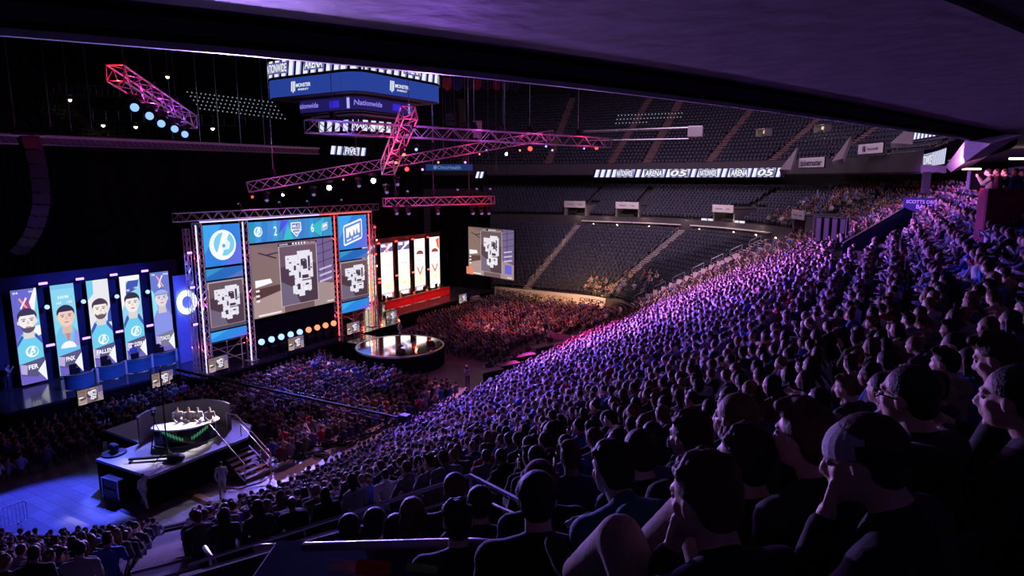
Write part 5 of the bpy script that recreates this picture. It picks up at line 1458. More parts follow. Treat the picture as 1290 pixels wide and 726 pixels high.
def d_low(mb, f, L):
    s = 0
    while s < L - .4:
        band_seg(mb, f, s, s + .5, Zj - 2.4, Zj - 1.6, (.75, .8, 1), 1, .03, .12); s += .85
    for k in range(2): words_on(mb, f, L * (k + .2) / 2, Zj - 2.0, 3, .5, 'NATIONWIDE', (.95, .97, 1), .08)
faceband(q_, 0, 0, d_low, 'lower_display', M['led'])
tier(rad0 - 1.5, Zj - .12, Zj - .02, 'underside_plate', M['black'])
tier(3.8, Zj - 1.32, Zj - 1.2, 'truss_ring', M['steel'])
mb = MB()
for k in range(4):
    A = ang0 + PI / 4 + k * PI / 2; mb.tube((math.cos(A) * 3.4, math.sin(A) * 3.4, Zj + 2.7 - 19), (math.cos(A) * 3.4, math.sin(A) * 3.4, ROOF - 19), .05, n=6)
mb.build('suspension_cable', M['steel'], r)
# ---- small grey poster and speaker clusters in the roof space, row of pennants
o = MB().rbox((0, 0, 0), (.9, .1, 1.7), .02, .5).build('hung_sheet', M['white'], loc=at(601.5, 163, 66)); tag(o, 'small pale upright sheet hanging above the truss junction', 'sheet')
for i in range(9):
    t = i / 8; c = at(549 + 100 * t ** .93, 98 + 4 * t + (0 if i < 6 else 1), 58 + 24 * t)
    r = thing('pennant', ['pennant banner hanging at the roof, %s of the row right of the scoreboard' % ordinal(i)][0], 'pennant', c, math.radians(20), 'hanging pennant banners')
    w, h = .85, 1.15; colr = [(.35, .02, .05), (.5, .03, .06), (.03, .05, .3), (.02, .02, .03), (.5, .03, .1), (.02, .02, .03), (.5, .03, .1), (.1, .1, .2), (.04, .03, .1)][i]
    mb = MB(); pts = [(-w / 2, 0), (w / 2, 0), (w / 2, -h * .7), (0, -h), (-w / 2, -h * .7)]
    mb.add([(x, -.03, z) for x, z in pts] + [(x, .03, z) for x, z in pts], [(0, 4, 3, 2, 1), (5, 6, 7, 8, 9)] + [(k, (k + 1) % 5, 5 + (k + 1) % 5, 5 + k) for k in range(5)], colr)
    mb.build('banner_cloth', M['printed'], r)
    mb = MB(); pth = [(x, -.05, z) for x, z in pts] + [(pts[0][0], -.05, pts[0][1])]
    for a_, b_ in zip(pth[:-1], pth[1:]): mb.tube(a_, b_, .03, n=4)
    mb.build('border', M['concrete'], r)
for i, (px, py, D) in enumerate(((568, 145, 60), (586, 157, 62), (634, 160, 64), (545, 160, 58), (562, 163, 60))):
    c = at(px, py, D); r = thing('roof_speaker', 'small dark loudspeaker cluster in the roof space, %s counted from the scoreboard outwards' % ordinal(i), 'speaker', c, .4 * i, 'loudspeaker clusters in the roof space')
    mb = MB()
    for k in range(3): mb.rbox((0, .04 * k, -.36 * k), (.9, .55, .32), .04)
    mb.build('cabinet', M['speaker_shell'], r); MB().tube((0, 0, .2), (0, 0, ROOF - c.z), .02, n=4).build('hanger', M['steel'], r)
# hanging cables seen left of the scoreboard and between
for i, (px, py, D) in enumerate(((19, 160, 60), (64, 160, 60), (90, 165, 62), (116, 165, 62), (219, 185, 60), (253, 186, 60), (277, 187, 62), (304, 188, 62), (334, 190, 64), (559, 200, 70), (573, 200, 70), (598, 200, 72), (615, 200, 72), (625, 215, 70))):
    cable(at(px, py, D), 'thin vertical cable in the roof space, %s from the left of fourteen' % ordinal(i), r=.03)
# blue panel far right of the truss crossing
a = at(566, 211, 86); r = thing('hung_blue_sign', 'dim blue sign hanging behind the sloping truss', 'sign', a, math.radians(28))
MB().rbox((0, 0, 0), (6.3, .2, .9), .04).build('panel', M['bluecloth'], r); p = Paint((-3.1, -.11, -.42), (1, 0, 0), (0, 0, 1), 6.2, .84); p.rect(0, 0, 1, 1, (.012, .03, .12)).text('OhioHealth', .5, .5, None, .5, (.1, .2, .45)).ell(.2, .5, .04, .04, (.1, .2, .5)); p.build('display', M['led'], r, world=False)
a, b = at(598, 220, 95), at(613, 220, 95)
ribbon_on([(a.x, a.y), (b.x, b.y)], a.z - .5, .9, 'ribbon_board', 'tiny striped ribbon piece left of the long ribbon board', words=(), pitch=.6)
# ================================================================ things on the arena floor
# caster platform
P5 = [(-9.4, -16.6), (-5.3, -16.4), (-5.3, -11.1), (-6.6, -9.8), (-11.6, -9.8), (-13.0, -11.2), (-12.8, -14.3), (-9.4, -14.4)]
r = thing('desk_platform', 'low black sided platform with a pale blue lit deck carrying the round desk', 'platform', (-9.4, -16.5, 0))
M['paledeck'] = mat('pale_deck', (.30, .30, .34), .5, scale=1.5)
MB().prism(P5, 1.42, 1.55).build('deck_top', M['paledeck'], r, world=True)
MB().prism([(x * .998, y * .998) for x, y in P5], 0.0, 1.42).build('skirt', M['drape'], r, world=True)
r = thing('flight_case', 'upright road case with white edge frame leaning on the platform front', 'case', at_plane(143, 628, 2, 0), .1)
MB().rbox((.25, 0, .62), (1.15, .5, 1.05), .03).build('case_body', M['caseply'], r)
mb = MB()
for z in (.12, 1.12): mb.tube((-.32, -.27, z), (.82, -.27, z), .035, n=6)
for x in (-.32, .82): mb.tube((x, -.27, .12), (x, -.27, 1.12), .035, n=6)
mb.tube((-.1, -.28, .62), (.6, -.28, .62), .04, n=6); mb.build('edge_frame', M['steel'], r)
for x in (-.2, .7):
    for y in (-.15, .15): MB().tube((x, y - .02, .05), (x, y + .02, .05), .05, n=10).build('caster', M['black'], r)
# curved desk with green chevrons
DC = at_plane(236, 556, 2, 1.55)[:2]
r = thing('caster_desk', 'curved presenter desk with a pale top and green chevron lights on its front', 'desk', (DC[0], DC[1], 1.55), math.radians(58))
n = 16; R_ = 1.75; A = math.radians(58)
pf = [(R_ * math.sin(-A + 2 * A * i / n), -R_ * math.cos(-A + 2 * A * i / n) + .9) for i in range(n + 1)]
pin = [(R_ * .86 * math.sin(-A + 2 * A * i / n), -R_ * .82 * math.cos(-A + 2 * A * i / n) + .95) for i in range(n + 1)]
mb = MB()
for i in range(n): mb.prism([pin[i], pin[i + 1], tuple(k * 1 for k in pf[i + 1]), pf[i]], .98, 1.06) if False else None
top = [(R_ * 1.08 * math.sin(-A + 2 * A * i / n), -R_ * 1.08 * math.cos(-A + 2 * A * i / n) + .9) for i in range(n + 1)]
MB().prism(top + [(1.45, .35), (-1.45, .35)], .95, 1.03).build('desk_top', M['white'], r)
mb = MB()
for i in range(n): mb.prism([pf[i], pf[i + 1], (pf[i + 1][0] * .96, pf[i + 1][1] * .96 + .04), (pf[i][0] * .96, pf[i][1] * .96 + .04)], .08, .95)
mb.build('front_panel', M['blackgloss'], r)
mb = MB(); 
for sgn in (-1, 1):
    for k in range(7):
        for q in range(2):
            a = sgn * math.radians(7 + 4.6 * k + 3 * q); h = .35 + .07 * k
            x, y = (R_ + .02) * math.sin(a), -(R_ + .02) * math.cos(a) + .9
            mb.box((x, y, h + .1), (.05, .02, .16), a)
mb.build('chevron_lights', emat('green_glow', (.15, .9, .45), .22), r)
mb = MB()
for i in range(n): 
    a, b = pf[i], pf[i + 1]; mb.tube((a[0] * 1.03, a[1] * 1.03 - .03, .05), (b[0] * 1.03, b[1] * 1.03 - .03, .05), .04, n=6)
mb.build('foot_rail', M['steel'], r)
r = thing('desk_backdrop', 'low curved grey screen wall behind the presenters', 'screen wall', (DC[0], DC[1], 1.55), math.radians(58))
mb = MB(); A2 = math.radians(75)
for i in range(n):
    a0 = -A2 + 2 * A2 * i / n; a1 = -A2 + 2 * A2 * (i + 1) / n; q = lambda a, k: (k * math.sin(a), k * math.cos(a) + .1)
    mb.prism([q(a0, 2.2), q(a1, 2.2), q(a1, 2.28), q(a0, 2.28)], 0, 1.45)
mb.build('curved_panel', M['concrete'], r)
# items on the platform: two tripod lamps, camera, long bar, box
def tripod(loc, label, h=1.5, cam=True, group='tripods on the platform'):
    r = thing('camera_tripod', label, 'tripod', loc, random.random() * 3, group)
    for k in range(3):
        a = 2 * PI * k / 3; MB().tube((0, 0, h * .8), (math.cos(a) * .5, math.sin(a) * .5, 0), .025, n=6).build('leg', M['black'], r)
    MB().tube((0, 0, h * .7), (0, 0, h), .035, n=8).build('column', M['black'], r)
    if cam:
        mb = MB(); mb.rbox((0, 0, h + .14), (.2, .5, .26), .03); mb.tube((0, -.25, h + .14), (0, -.5, h + .14), .08, .1, 12); mb.build('camera_body', M['black'], r)
    return r
c = at_plane(198, 567, 2, 1.55); tripod(c, 'black tripod standing on the platform left of the desk', 1.9)
c = at_plane(212, 580, 2, 1.55); 
r = thing('light_stand', 'tall thin dark pole standing in front of the presenter desk', 'stand', c)
MB().tube((0, 0, 0), (0, 0, 4.6), .035, n=8).build('pole', M['black'], r)
for k in range(3): MB().tube((0, 0, .6), (math.cos(k * 2.1) * .6, math.sin(k * 2.1) * .6, 0), .02, n=6).build('leg', M['black'], r)
mb = MB(); mb.sph((0, 0, 4.65), .1, 8, 6); mb.build('top_lamp', M['steel'], r)
c = at_plane(194, 580, 2, 1.55)
r = thing('camera_slider', 'long black slider bar lying on the platform edge', 'slider', c + V((0, 0, 0)), math.radians(42)); mb = MB(); mb.bx(-1.1, 1.1, -.07, .07, .1, .2); mb.build('rail_bar', M['black'], r)
for s in (-1, 1): MB().bx(s * 1.0 - .04, s * 1.0 + .04, -.2, .2, 0, .1).build('foot', M['black'], r)
c = at_plane(222, 580, 2, 1.55); r = thing('equipment_bag', 'dark equipment bag heaped at the platform edge', 'bag', c, .4); mb = MB(); mb.sph((0, 0, .16), (.45, .3, .18), 14, 8); mb.build('bag_body', M['black'], r); MB().path([(-.2, 0, .3), (-.1, 0, .45), (.1, 0, .45), (.2, 0, .3)], .02, 6).build('handle', M['black'], r)
c = at_plane(144, 572, 2, 1.55); r = thing('camera_dolly', 'dark round camera dolly at the left end of the platform', 'dolly', c); MB().lathe([(0, 0), (.55, 0), (.55, .08), (.3, .14), (0, .16)], n=20).build('base_disc', M['black'], r); mb = MB(); mb.rbox((0, 0, .35), (.5, .3, .35), .05); mb.build('camera_head', M['black'], r)
# stairs from the platform towards the stand
a, b = at_plane(283, 553, 2, 1.5), at_plane(326, 601, 2, 0.05)
d = (b - a); d.z = 0; L = d.length; ang = math.atan2(d.y, d.x)
r = thing('platform_stairs', 'open metal stairs with pale treads running down from the platform', 'stairs', (a.x, a.y, 0), ang)
W = 1.55; ns = 8
mb = MB()
for i in range(ns):
    t = (i + .5) / ns; mb.box((L * t, 0, 1.5 * (1 - (i + 1) / (ns + 1))), (.27, W, .045))
mb.build('tread', M['step'], r)
for s in (-1, 1): 
    mb = MB(); mb.add([(0, s * W / 2, 1.3), (0, s * W / 2, 1.5), (L + .05, s * W / 2, .12), (L + .05, s * W / 2, -.0), (L - .1, s * W / 2, 0)] + [(0, s * (W / 2 + .06), 1.3), (0, s * (W / 2 + .06), 1.5), (L + .05, s * (W / 2 + .06), .12), (L + .05, s * (W / 2 + .06), 0), (L - .1, s * (W / 2 + .06), 0)], [(0, 1, 2, 3, 4), (9, 8, 7, 6, 5)] + [(k, (k + 1) % 5, 5 + (k + 1) % 5, 5 + k) for k in range(5)])
    mb.build('stringer', M['steel'] if s > 0 else M['black'], r)
    MB().path([(-.9, s * W / 2, 1.5), (-.9, s * W / 2, 2.5), (0, s * W / 2, 2.55), (L, s * W / 2, 1.05), (L, s * W / 2, .05)], .03, 8).build('handrail', M['steel'], r)
# second thin pole rail further right
a, b = at_plane(303, 535, 2, 2.2), at_plane(340, 577, 2, 1.1)
r = thing('guard_rail', 'single pale guard rail between the stairs and the crowd', 'rail', (a.x, a.y, 0)); MB().path([(a.x, a.y, 0), a, b, (b.x, b.y, 0)], .03, 8).build('rail_tube', M['steel'], r, world=True)
# wooden edged ramp and cable clutter
c0_, c1_ = at_plane(228, 617, 2, .02), at_plane(272, 637, 2, .02)
d = (c1_ - c0_); r = thing('cable_ramp', 'brown wooden strip lying on the floor below the platform', 'ramp', (c0_.x, c0_.y, 0), math.atan2(d.y, d.x))
mb = MB(); mb.add([(0, -.3, 0), (d.length, -.3, 0), (d.length, .3, 0), (0, .3, 0), (0, -.12, .1), (d.length, -.12, .1), (d.length, .12, .1), (0, .12, .1)], [(3, 2, 1, 0), (4, 5, 6, 7), (0, 1, 5, 4), (1, 2, 6, 5), (2, 3, 7, 6), (3, 0, 4, 7)]); mb.build('ramp_strip', M['wood'], r)
clut = [(247, 603, .5, 'coil of black cable beside the walking man in the pale shirt'), (262, 598, .4, 'coil of black cable under the stairs'), (294, 600, .55, 'pale cable coil right of the standing person'), (285, 587, .45, 'coil of cable just below the platform wall'), (352, 572, .5, 'coil of black cable left of the crouching crew'), (378, 577, .4, 'dark cable coil on the pink floor'), (405, 574, .45, 'dark cable coil on the pink floor by the seated rows'), (430, 560, .4, 'dark cable coil near the jib foot'), (318, 590, .35, 'small cable coil at the foot of the stairs')]
for px, py, rad, lab in clut:
    c = at_plane(px, py, 2, .03); mb = MB()
    for k in range(3):
        pts = [(rad * (1 - .12 * k) * math.cos(t * .5), rad * .8 * (1 - .12 * k) * math.sin(t * .5), .03 + .035 * k) for t in range(13)]
        mb.path(pts, .03, 6)
    o = mb.build('cable_coil', M['black'], loc=c); tag(o, lab, 'cable')
for i, (pts, lab) in enumerate((([(330, 590), (372, 566), (420, 560), (470, 545), (520, 520)], 'long black cable along the pink aisle floor'), ([(262, 610), (300, 616), (330, 607), (345, 596)], 'thin pale cable curving by the foot of the stairs'), ([(345, 583), (390, 572), (445, 556)], 'black cable running beside the seated floor rows'))):
    P = [at_plane(x, y, 2, .03) for x, y in pts]; o = MB().path([p - P[0] for p in P], .035, 6).build('floor_cable', M['black'] if i != 1 else M['white'], loc=P[0]); tag(o, lab, 'cable')
for px, py, w, lab in ((350, 567, .7, 'black equipment case behind the guard rail'), (372, 572, .6, 'low black case beside the crouching crew member'), (390, 565, .5, 'small black case on the pink floor near the floor rows'), (412, 562, .55, 'small black case nearest the jib arm'), (290, 590, .6, 'black case in the shade under the stairs')):
    c = at_plane(px, py, 2, 0); r = thing('equipment_case', lab, 'case', c, random.random() * 3, None); MB().rbox((0, 0, w * .28), (w, w * .7, w * .5), .04).build('case_shell', M['caseply'], r); MB().path([(-.12, -w * .37, w * .35), (-.1, -w * .42, w * .4), (.1, -w * .42, w * .4), (.12, -w * .37, w * .35)], .015, 6).build('handle', M['steel'], r)
# jib arm above the floor rows
a, b = at(222, 466, 40.5), at(486, 523, 34)
r = thing('camera_jib', 'long black camera jib arm stretched over the floor rows', 'camera crane', (b.x, b.y, 0))
MB().path([a, b + (b - a).normalized() * .1], .075, 8).build('upper_boom', M['black'], r, world=True)
MB().path([a - V((0, 0, .3)), b - V((0, 0, .34))], .04, 8).build('lower_boom', M['black'], r, world=True)
mb = MB(); mb.path([a.lerp(b, i / 32) - V((0, 0, .32 * (i % 2))) for i in range(33)], .03, 5)
mb.build('lattice', M['black'], r, world=True)
MB().path([a + V((0, 0, .12)), b + V((0, 0, .25))], .02, 6).build('tension_cable', M['caseply'], r, world=True)
mb = MB(); mb.rbox(a - V((0, 0, .55)), (.35, .4, .5), .05); mb.tube(a - V((0, 0, .55)), a - V((-.1, .45, .6)), .1, n=10); mb.build('camera_head', M['black'], r, world=True)
MB().tube((b.x, b.y, 0), b, .09, n=10).build('column', M['black'], r, world=True)
mb = MB(); e = b + (b - a).normalized() * 1.2; mb.tube(b, e, .06, n=8); mb.rbox(e, (.6, .5, .5), .05); mb.build('counterweight', M['black'], r, world=True)
for k in range(3): MB().tube((b.x, b.y, .9), (b.x + math.cos(k * 2.1) * .9, b.y + math.sin(k * 2.1) * .9, 0), .04, n=6).build('leg', M['black'], r, world=True)
# media desks in the aisle
for i, (px, py, w, m, lab) in enumerate(((618, 466, 1.9, 'purple', 'production table with violet cloth nearest the aisle'), (640, 458, 1.9, 'laptop', 'production table with papers in the middle of the row'), (660, 447, 2.0, 'black', 'production table with monitors, third from the aisle'), (682, 436, 1.9, 'white', 'production table with white boxes'), (704, 432, 1.6, 'pink', 'table with a long pink lit banner at the end of the row'))):
    c = at_plane(px, py, 2, 0.75); r = thing('production_table', lab, 'table', (c.x, c.y, 0), math.radians(66), 'production tables in the aisle')
    MB().rbox((0, 0, .74), (w, .8, .05), .01).build('table_top', M['paledeck'], r)
    mb = MB(); mb.bx(-w / 2, w / 2, -.4, -.37, .05, .72); mb.build('cloth_front', M['drape'], r)
    for sx in (-1, 1):
        for sy in (-1, 1): MB().tube((sx * (w / 2 - .06), sy * .32, 0), (sx * (w / 2 - .06), sy * .32, .72), .02, n=6).build('leg', M['steel'], r)
for i, (px, py) in enumerate(((612, 462), (622, 459), (634, 456), (646, 450), (654, 446), (664, 441), (676, 433), (688, 428))):
    c = at_plane(px, py, 2, 0.78); r = thing('laptop', 'open laptop on the production tables, %s from the aisle end' % ordinal(i), 'laptop', c, math.radians(66 + 180 + (i * 37) % 20), 'laptops on the production tables')
    MB().rbox((0, 0, .012), (.36, .25, .022), .005).build('keyboard', M['steel'], r); 
    mb = MB(); mb.add([(-.18, .12, .02), (.18, .12, .02), (.18, .2, .25), (-.18, .2, .25), (-.18, .135, .02), (.18, .135, .02), (.18, .215, .25), (-.18, .215, .25)], [(0, 1, 2, 3), (7, 6, 5, 4), (0, 4, 5, 1), (2, 6, 7, 3), (1, 5, 6, 2), (3, 7, 4, 0)]); mb.build('lid', M['black'], r)
    mb = MB(); mb.add([(-.165, .118, .035), (.165, .118, .035), (.165, .19, .238), (-.165, .19, .238)], [(0, 1, 2, 3)]); mb.build('display', emat_glow, r)
c = at_plane(704, 424, 2, 1.2); o = MB().rbox((0, 0, 0), (2.4, .1, .55), .02, math.radians(-8)).build('pink_banner', mat('pink_vinyl', (.85, .35, .6), .6), loc=c); tag(o, 'long pink banner board standing at the end of the production tables', 'banner')
c = at_plane(597, 483, 2, 0)
# curved white barrier at the far corner
pts = [SEG['far_corner'][1](t, -.6)[:2] for t in (.18, .24, .30, .36)]
mb = MB()
for (x0, y0), (x1, y1) in zip(pts[:-1], pts[1:]): mb.prism([(x0, y0), (x1, y1), (x1 + .12, y1 + .12), (x0 + .12, y0 + .12)], .02, 1.15)
o = mb.build('curved_barrier', M['white']); tag(o, 'curved white barrier end standing at the far rink corner', 'barrier')
# steel barricade at the left edge
a = at_plane(2, 676, 2, 0); 
def barricade(c, rz, label):
    r = thing('crowd_barricade', label, 'barricade', c, rz, 'steel barricades')
    MB().path([(-1.1, 0, .2), (-1.1, 0, 1.0), (-1.0, 0, 1.1), (1.0, 0, 1.1), (1.1, 0, 1.0), (1.1, 0, .2), (-1.1, 0, .2)], .025, 8).build('frame', M['steel'], r)
    mb = MB()
    for i in range(15): mb.tube((-.98 + i * .14, 0, .2), (-.98 + i * .14, 0, 1.1), .012, n=6)
    mb.build('bars', M['steel'], r)
    for s in (-1, 1): MB().path([(s * .8, -.3, 0), (s * .8, 0, .22), (s * .8, .3, 0)], .02, 6).build('foot', M['steel'], r)
barricade(a + V((-.3, 0, 0)), math.radians(30 + 55), 'steel crowd barricade standing on the blue lit floor at the left edge')
# ================================================================ near stands: rail, wall, steps
# rail round the entrance opening in front of us
RA = [at(238, 713, 6.6), at(265, 703, 6.4), at(430, 651, 5.8), at(593, 599, 5.3), at(655, 631, 4.6)]
r = thing('entrance_rail', 'double tube rail slanting up across the bottom left, bent at its top end', 'rail', (RA[1].x, RA[1].y, RA[1].z - 1))
MB().path(RA, .017, 8).build('top_tube', M['railblue'], r, world=True)
MB().path([p - V((0, 0, .17)) for p in RA[1:4]] + [RA[4] - V((0, 0, .12))], .013, 8).build('middle_tube', M['railblue'], r, world=True)
for k in (1, 2, 3): MB().tube(RA[k] - V((0, 0, 1.0)), RA[k], .015, n=6).build('post', M['railblue'], r, world=True)
# rail low on the lower rows front
pq = [SEG['near_corner'][1](i / 20, .7)[:2] for i in range(21)] + [SEG['side'][1](i / 6, .7)[:2] for i in range(1, 7)]
r = thing('stand_rail', 'low tube rail along the foot of the crowd beside the arena floor', 'rail', (pq[0][0], pq[0][1], 1))
MB().path([(x, y, 1.28) for x, y in pq], .03, 8).build('top_tube', M['railblue'], r, world=True)
# handrails inside the crowd, one beside each aisle
for nm, t, lab in (('near_corner', .5, 'short tube rails climbing through the lower crowd, nearest block'), ('side', .02, 'tube rails climbing through the lower crowd, second block'), ('side', .27, 'tube rails climbing through the lower crowd, third block'), ('side', .52, 'tube rails climbing through the lower crowd, fourth block')):
    x, y, a = SEG[nm][1](t, 1.2); r = thing('aisle_rail', lab, 'rail', (x, y, 1.0), 0, 'aisle rails in the near crowd')
    for d in (2, 5.4, 8.8, 12.2):
        P = []
        for dd in (0, 2.4): x, y, a = SEG[nm][1](t, d + dd); P.append(V((x, y, 1 + NR / LOWD * (d + dd - 1.6))))
        MB().path([P[0], P[0] + V((0, 0, .95)), P[1] + V((0, 0, .95)), P[1]], .028, 6).build('hoop', M['railblue'], r, world=True)
# stairs going down at the bottom left
r = radial('near_corner', .652, .9, 16.0, 1.05, NR / LOWD, 1.1, 'aisle_stairs', 'blue lit aisle stairs at the bottom left going down to the floor', None, False, M['stepnear'], True)
# vomitory hand rail right in front of us
def tube_thing(name, pts, rr, label, mname='railblue'):
    P = [V(p) for p in pts]; o = MB().path([p - P[0] for p in P], rr, 12).build(name, M[mname], smooth=True, loc=P[0]); tag(o, label, 'handrail'); return o
tube_thing('handrail', [at(383, 689, 4.05), at(460, 687, 3.9), at(540, 685, 3.72), at(600, 684, 3.6), at(622, 686, 3.52), at(638, 697, 3.46), at(648, 712, 3.42), at(655, 735, 3.4)], .027, 'thick shiny blue lit handrail in the foreground at bottom centre')
tube_thing('handrail', [at(322, 690, 6.6), at(345, 690, 6.5), at(350, 700, 6.45), at(350, 726, 6.4)], .038, 'short bent handrail end just left of the foreground handrail')
tube_thing('handrail', [at(258, 690, 9.6), at(272, 712, 9.0)], .035, 'short pale slanted tube at the lower left of the crowd')
a, b = at(240, 728, 7.6), at(404, 676, 7.9)
c_, d_ = at(404, 676, 7.9), at(372, 735, 4.2)
mb = MB(); pts = [at(228, 731, 7.6), at(404, 676, 7.8), at(640, 690, 3.55), at(660, 760, 3.4)]
def wallstrip(pts, zdown, th=.12):
    mb = MB(); n = len(pts); vs = []
    for p in pts: vs += [tuple(p), (p.x, p.y, p.z - zdown)]
    for i in range(n):
        p = pts[i]; a = pts[max(0, i - 1)]; b = pts[min(n - 1, i + 1)]; t = (b - a); t.z = 0; t.normalize(); q = V((-t.y, t.x, 0)) * th
        vs += [tuple(p + q), (p.x + q.x, p.y + q.y, p.z - zdown)]
    fs = []
    for i in range(n - 1):
        fs += [(2 * i, 2 * i + 2, 2 * i + 3, 2 * i + 1), (2 * n + 2 * i + 1, 2 * n + 2 * i + 3, 2 * n + 2 * i + 2, 2 * n + 2 * i), (2 * i, 2 * n + 2 * i, 2 * n + 2 * i + 2, 2 * i + 2)]
    return mb.add(vs, fs)
o = wallstrip([at(215, 733, 6.3), at(404, 677, 5.6), at(470, 660, 5.3), at(560, 690, 4.4)], 2.2).build('entrance_wall', M['concrete_dark']); tag(o, 'dark concrete side wall of the stand entrance at the bottom', 'wall panel')
# things draped below the handrail
def draped(px, py, D, w, h, m, label, name='jacket'):
    c = at(px, py, D); mb = MB(); vs = []; nx, ny = 14, 10
    for j in range(ny + 1):
        for i in range(nx + 1):
            u = i / nx - .5; v = j / ny - .5; z = .06 * math.cos(u * PI) * math.cos(v * PI) + .02 * math.sin(9 * u + 4 * v) + .015 * math.sin(17 * v)
            vs.append((u * w * (1 - .3 * v * v), v * h, z * (w / .4)))
    mb.add(vs, [(j * (nx + 1) + i, j * (nx + 1) + i + 1, (j + 1) * (nx + 1) + i + 1, (j + 1) * (nx + 1) + i) for j in range(ny) for i in range(nx)])
    vs2 = [(x, y, -.03) for x, y, z in vs]; 
    o = mb.build(name, m, smooth=True, loc=c); o.rotation_euler = (.9, .1, .5); tag(o, label, 'garment'); return o
draped(470, 716, 3.2, .17, .07, M['red'], 'crumpled red cloth lying below the foreground handrail')
draped(532, 716, 3.1, .15, .035, M['green'], 'lime green cloth scrap below the foreground handrail')
draped(432, 714, 3.3, .14, .06, M['cream'], 'crumpled grey cloth at the left below the foreground handrail')
o = MB().rbox((0, 0, 0), (1.9, 1.2, .05), .02, .5).build('entrance_ledge', M['concrete_dark'], loc=at(505, 735, 3.7) - V((0, 0, .12))); tag(o, 'dark ledge under the cloths at the bottom', 'ledge')
# white topped low walls among the right crowd
for (x0, y0, D0), (x1, y1, D1), lab in (((1000, 447, 15), (1085, 415, 17.5), 'pale lit parapet strip across the right crowd'), ((930, 500, 9), (860, 516, 10), 'thin rail among the heads at right of centre')):
    a, b = at(x0, y0, D0), at(x1, y1, D1); d = b - a; d.z = 0; rz = math.atan2(d.y, d.x)
    o = MB().rbox((0, 0, 0), ((b - a).length, .3 if D0 > 12 else .05, .12 if D0 > 12 else .05), .02, 0).build('parapet_strip' if D0 > 12 else 'thin_rail', M['concrete'], loc=(a + b) / 2)
    o.rotation_euler = (0, -math.atan2(b.z - a.z, d.length), rz); tag(o, lab, 'parapet' if D0 > 12 else 'rail')
# ================================================================ people
def voxel(mb, name, size, smooth=2, mat_=None):
    me = mb.mesh(name, None)
    ob = bpy.data.objects.new(name, me); COL.objects.link(ob)
    m = ob.modifiers.new('r', 'REMESH'); m.mode = 'VOXEL'; m.voxel_size = size; m.use_smooth_shade = True
    if smooth:
        s = ob.modifiers.new('s', 'SMOOTH'); s.iterations = smooth; s.factor = .5
    dg = bpy.context.evaluated_depsgraph_get(); dg.update()
    out = bpy.data.meshes.new_from_object(ob.evaluated_get(dg))
    out.name = name
    bpy.data.objects.remove(ob); bpy.data.meshes.remove(me)
    out.materials.clear(); out.materials.append(mat_)
    out.polygons.foreach_set('use_smooth', [True] * len(out.polygons))
    return out

def hand(mb, wrist, d, n, side, curl=.5, r=.0092):
    d = V(d).normalized(); n = V(n); n = (n - d * n.dot(d)).normalized(); s = d.cross(n) * side
    w = V(wrist)
    lens = (.070, .080, .075, .058)
    for k in range(4):
        kn = w + d * (.088 - .004 * abs(k - 1.2)) + s * ((1.5 - k) * .0215)
        mb.capsule(w + s * ((1.5 - k) * .011) + d * .01, kn, .0165, .0135, 8)
        p = kn; dd = d.copy(); seg = lens[k] / 2.6
        for j in range(3):
            a = curl * (.75 + .12 * k) * (.8 if j == 0 else 1); dd = (dd * math.cos(a) + n * math.sin(a)).normalized()
            q = p + dd * seg * (1.1 if j == 0 else .85); mb.capsule(p, q, r - .0006 * j, r - .0006 * (j + 1), 8); p = q
            n_ = n; 
    t0 = w + d * .028 + s * .026; t1 = t0 + (d * .55 + s * .75 + n * .35).normalized() * .036; t2 = t1 + (d * .85 + s * .1 + n * .6).normalized() * .032
    mb.capsule(w + d * .015, t0, .018, .016, 8); mb.capsule(t0, t1, .0145, .0115, 8); mb.capsule(t1, t2, .0112, .0098, 8)

POSES = {
 'lap':     dict(lean=6, L=((-.25, .02, .73), (-.10, .27, .60)), R=((.25, .02, .73), (.10, .30, .60)), curl=.5),
 'lean':    dict(lean=26, L=((-.20, .30, .62), (-.03, .50, .72)), R=((.20, .30, .62), (.03, .50, .72)), curl=.75, world=True),
 'crossed': dict(lean=3, L=((-.24, .10, .76), (.10, .21, .82)), R=((.24, .10, .78), (-.10, .25, .78)), curl=.3),
 'chin':    dict(lean=14, L=((-.20, .30, .66), (-.045, .26, 1.02)), R=((.24, .12, .72), (.02, .34, .66)), curl=.85, world=True),
 'chinR':   dict(lean=14, R=((.20, .30, .66), (.045, .26, 1.02)), L=((-.24, .12, .72), (-.02, .34, .66)), curl=.85, world=True),
 'clasp':   dict(lean=12, L=((-.24, .14, .70), (-.035, .36, .80)), R=((.24, .14, .70), (.035, .36, .80)), curl=.9, world=True),
 'clap':    dict(lean=2, L=((-.24, .10, .78), (-.05, .30, .98)), R=((.24, .10, .78), (.05, .30, .98)), curl=.15),
 'stand':   dict(lean=2, L=((-.27, -.02, 1.14), (-.25, .12, .90)), R=((.27, -.02, 1.14), (.25, .12, .90)), curl=.4),
 'walk':    dict(lean=4, L=((-.27, -.12, 1.14), (-.25, -.06, .90)), R=((.26, .02, 1.14), (.22, .22, .98)), curl=.4),
 'work':    dict(lean=10, L=((-.25, .08, .74), (-.12, .34, .78)), R=((.25, .08, .74), (.12, .34, .78)), curl=.4),
 'camera':  dict(lean=4, L=((-.24, .18, 1.22), (-.07, .34, 1.46)), R=((.24, .18, 1.22), (.07, .34, 1.46)), curl=.6),
}
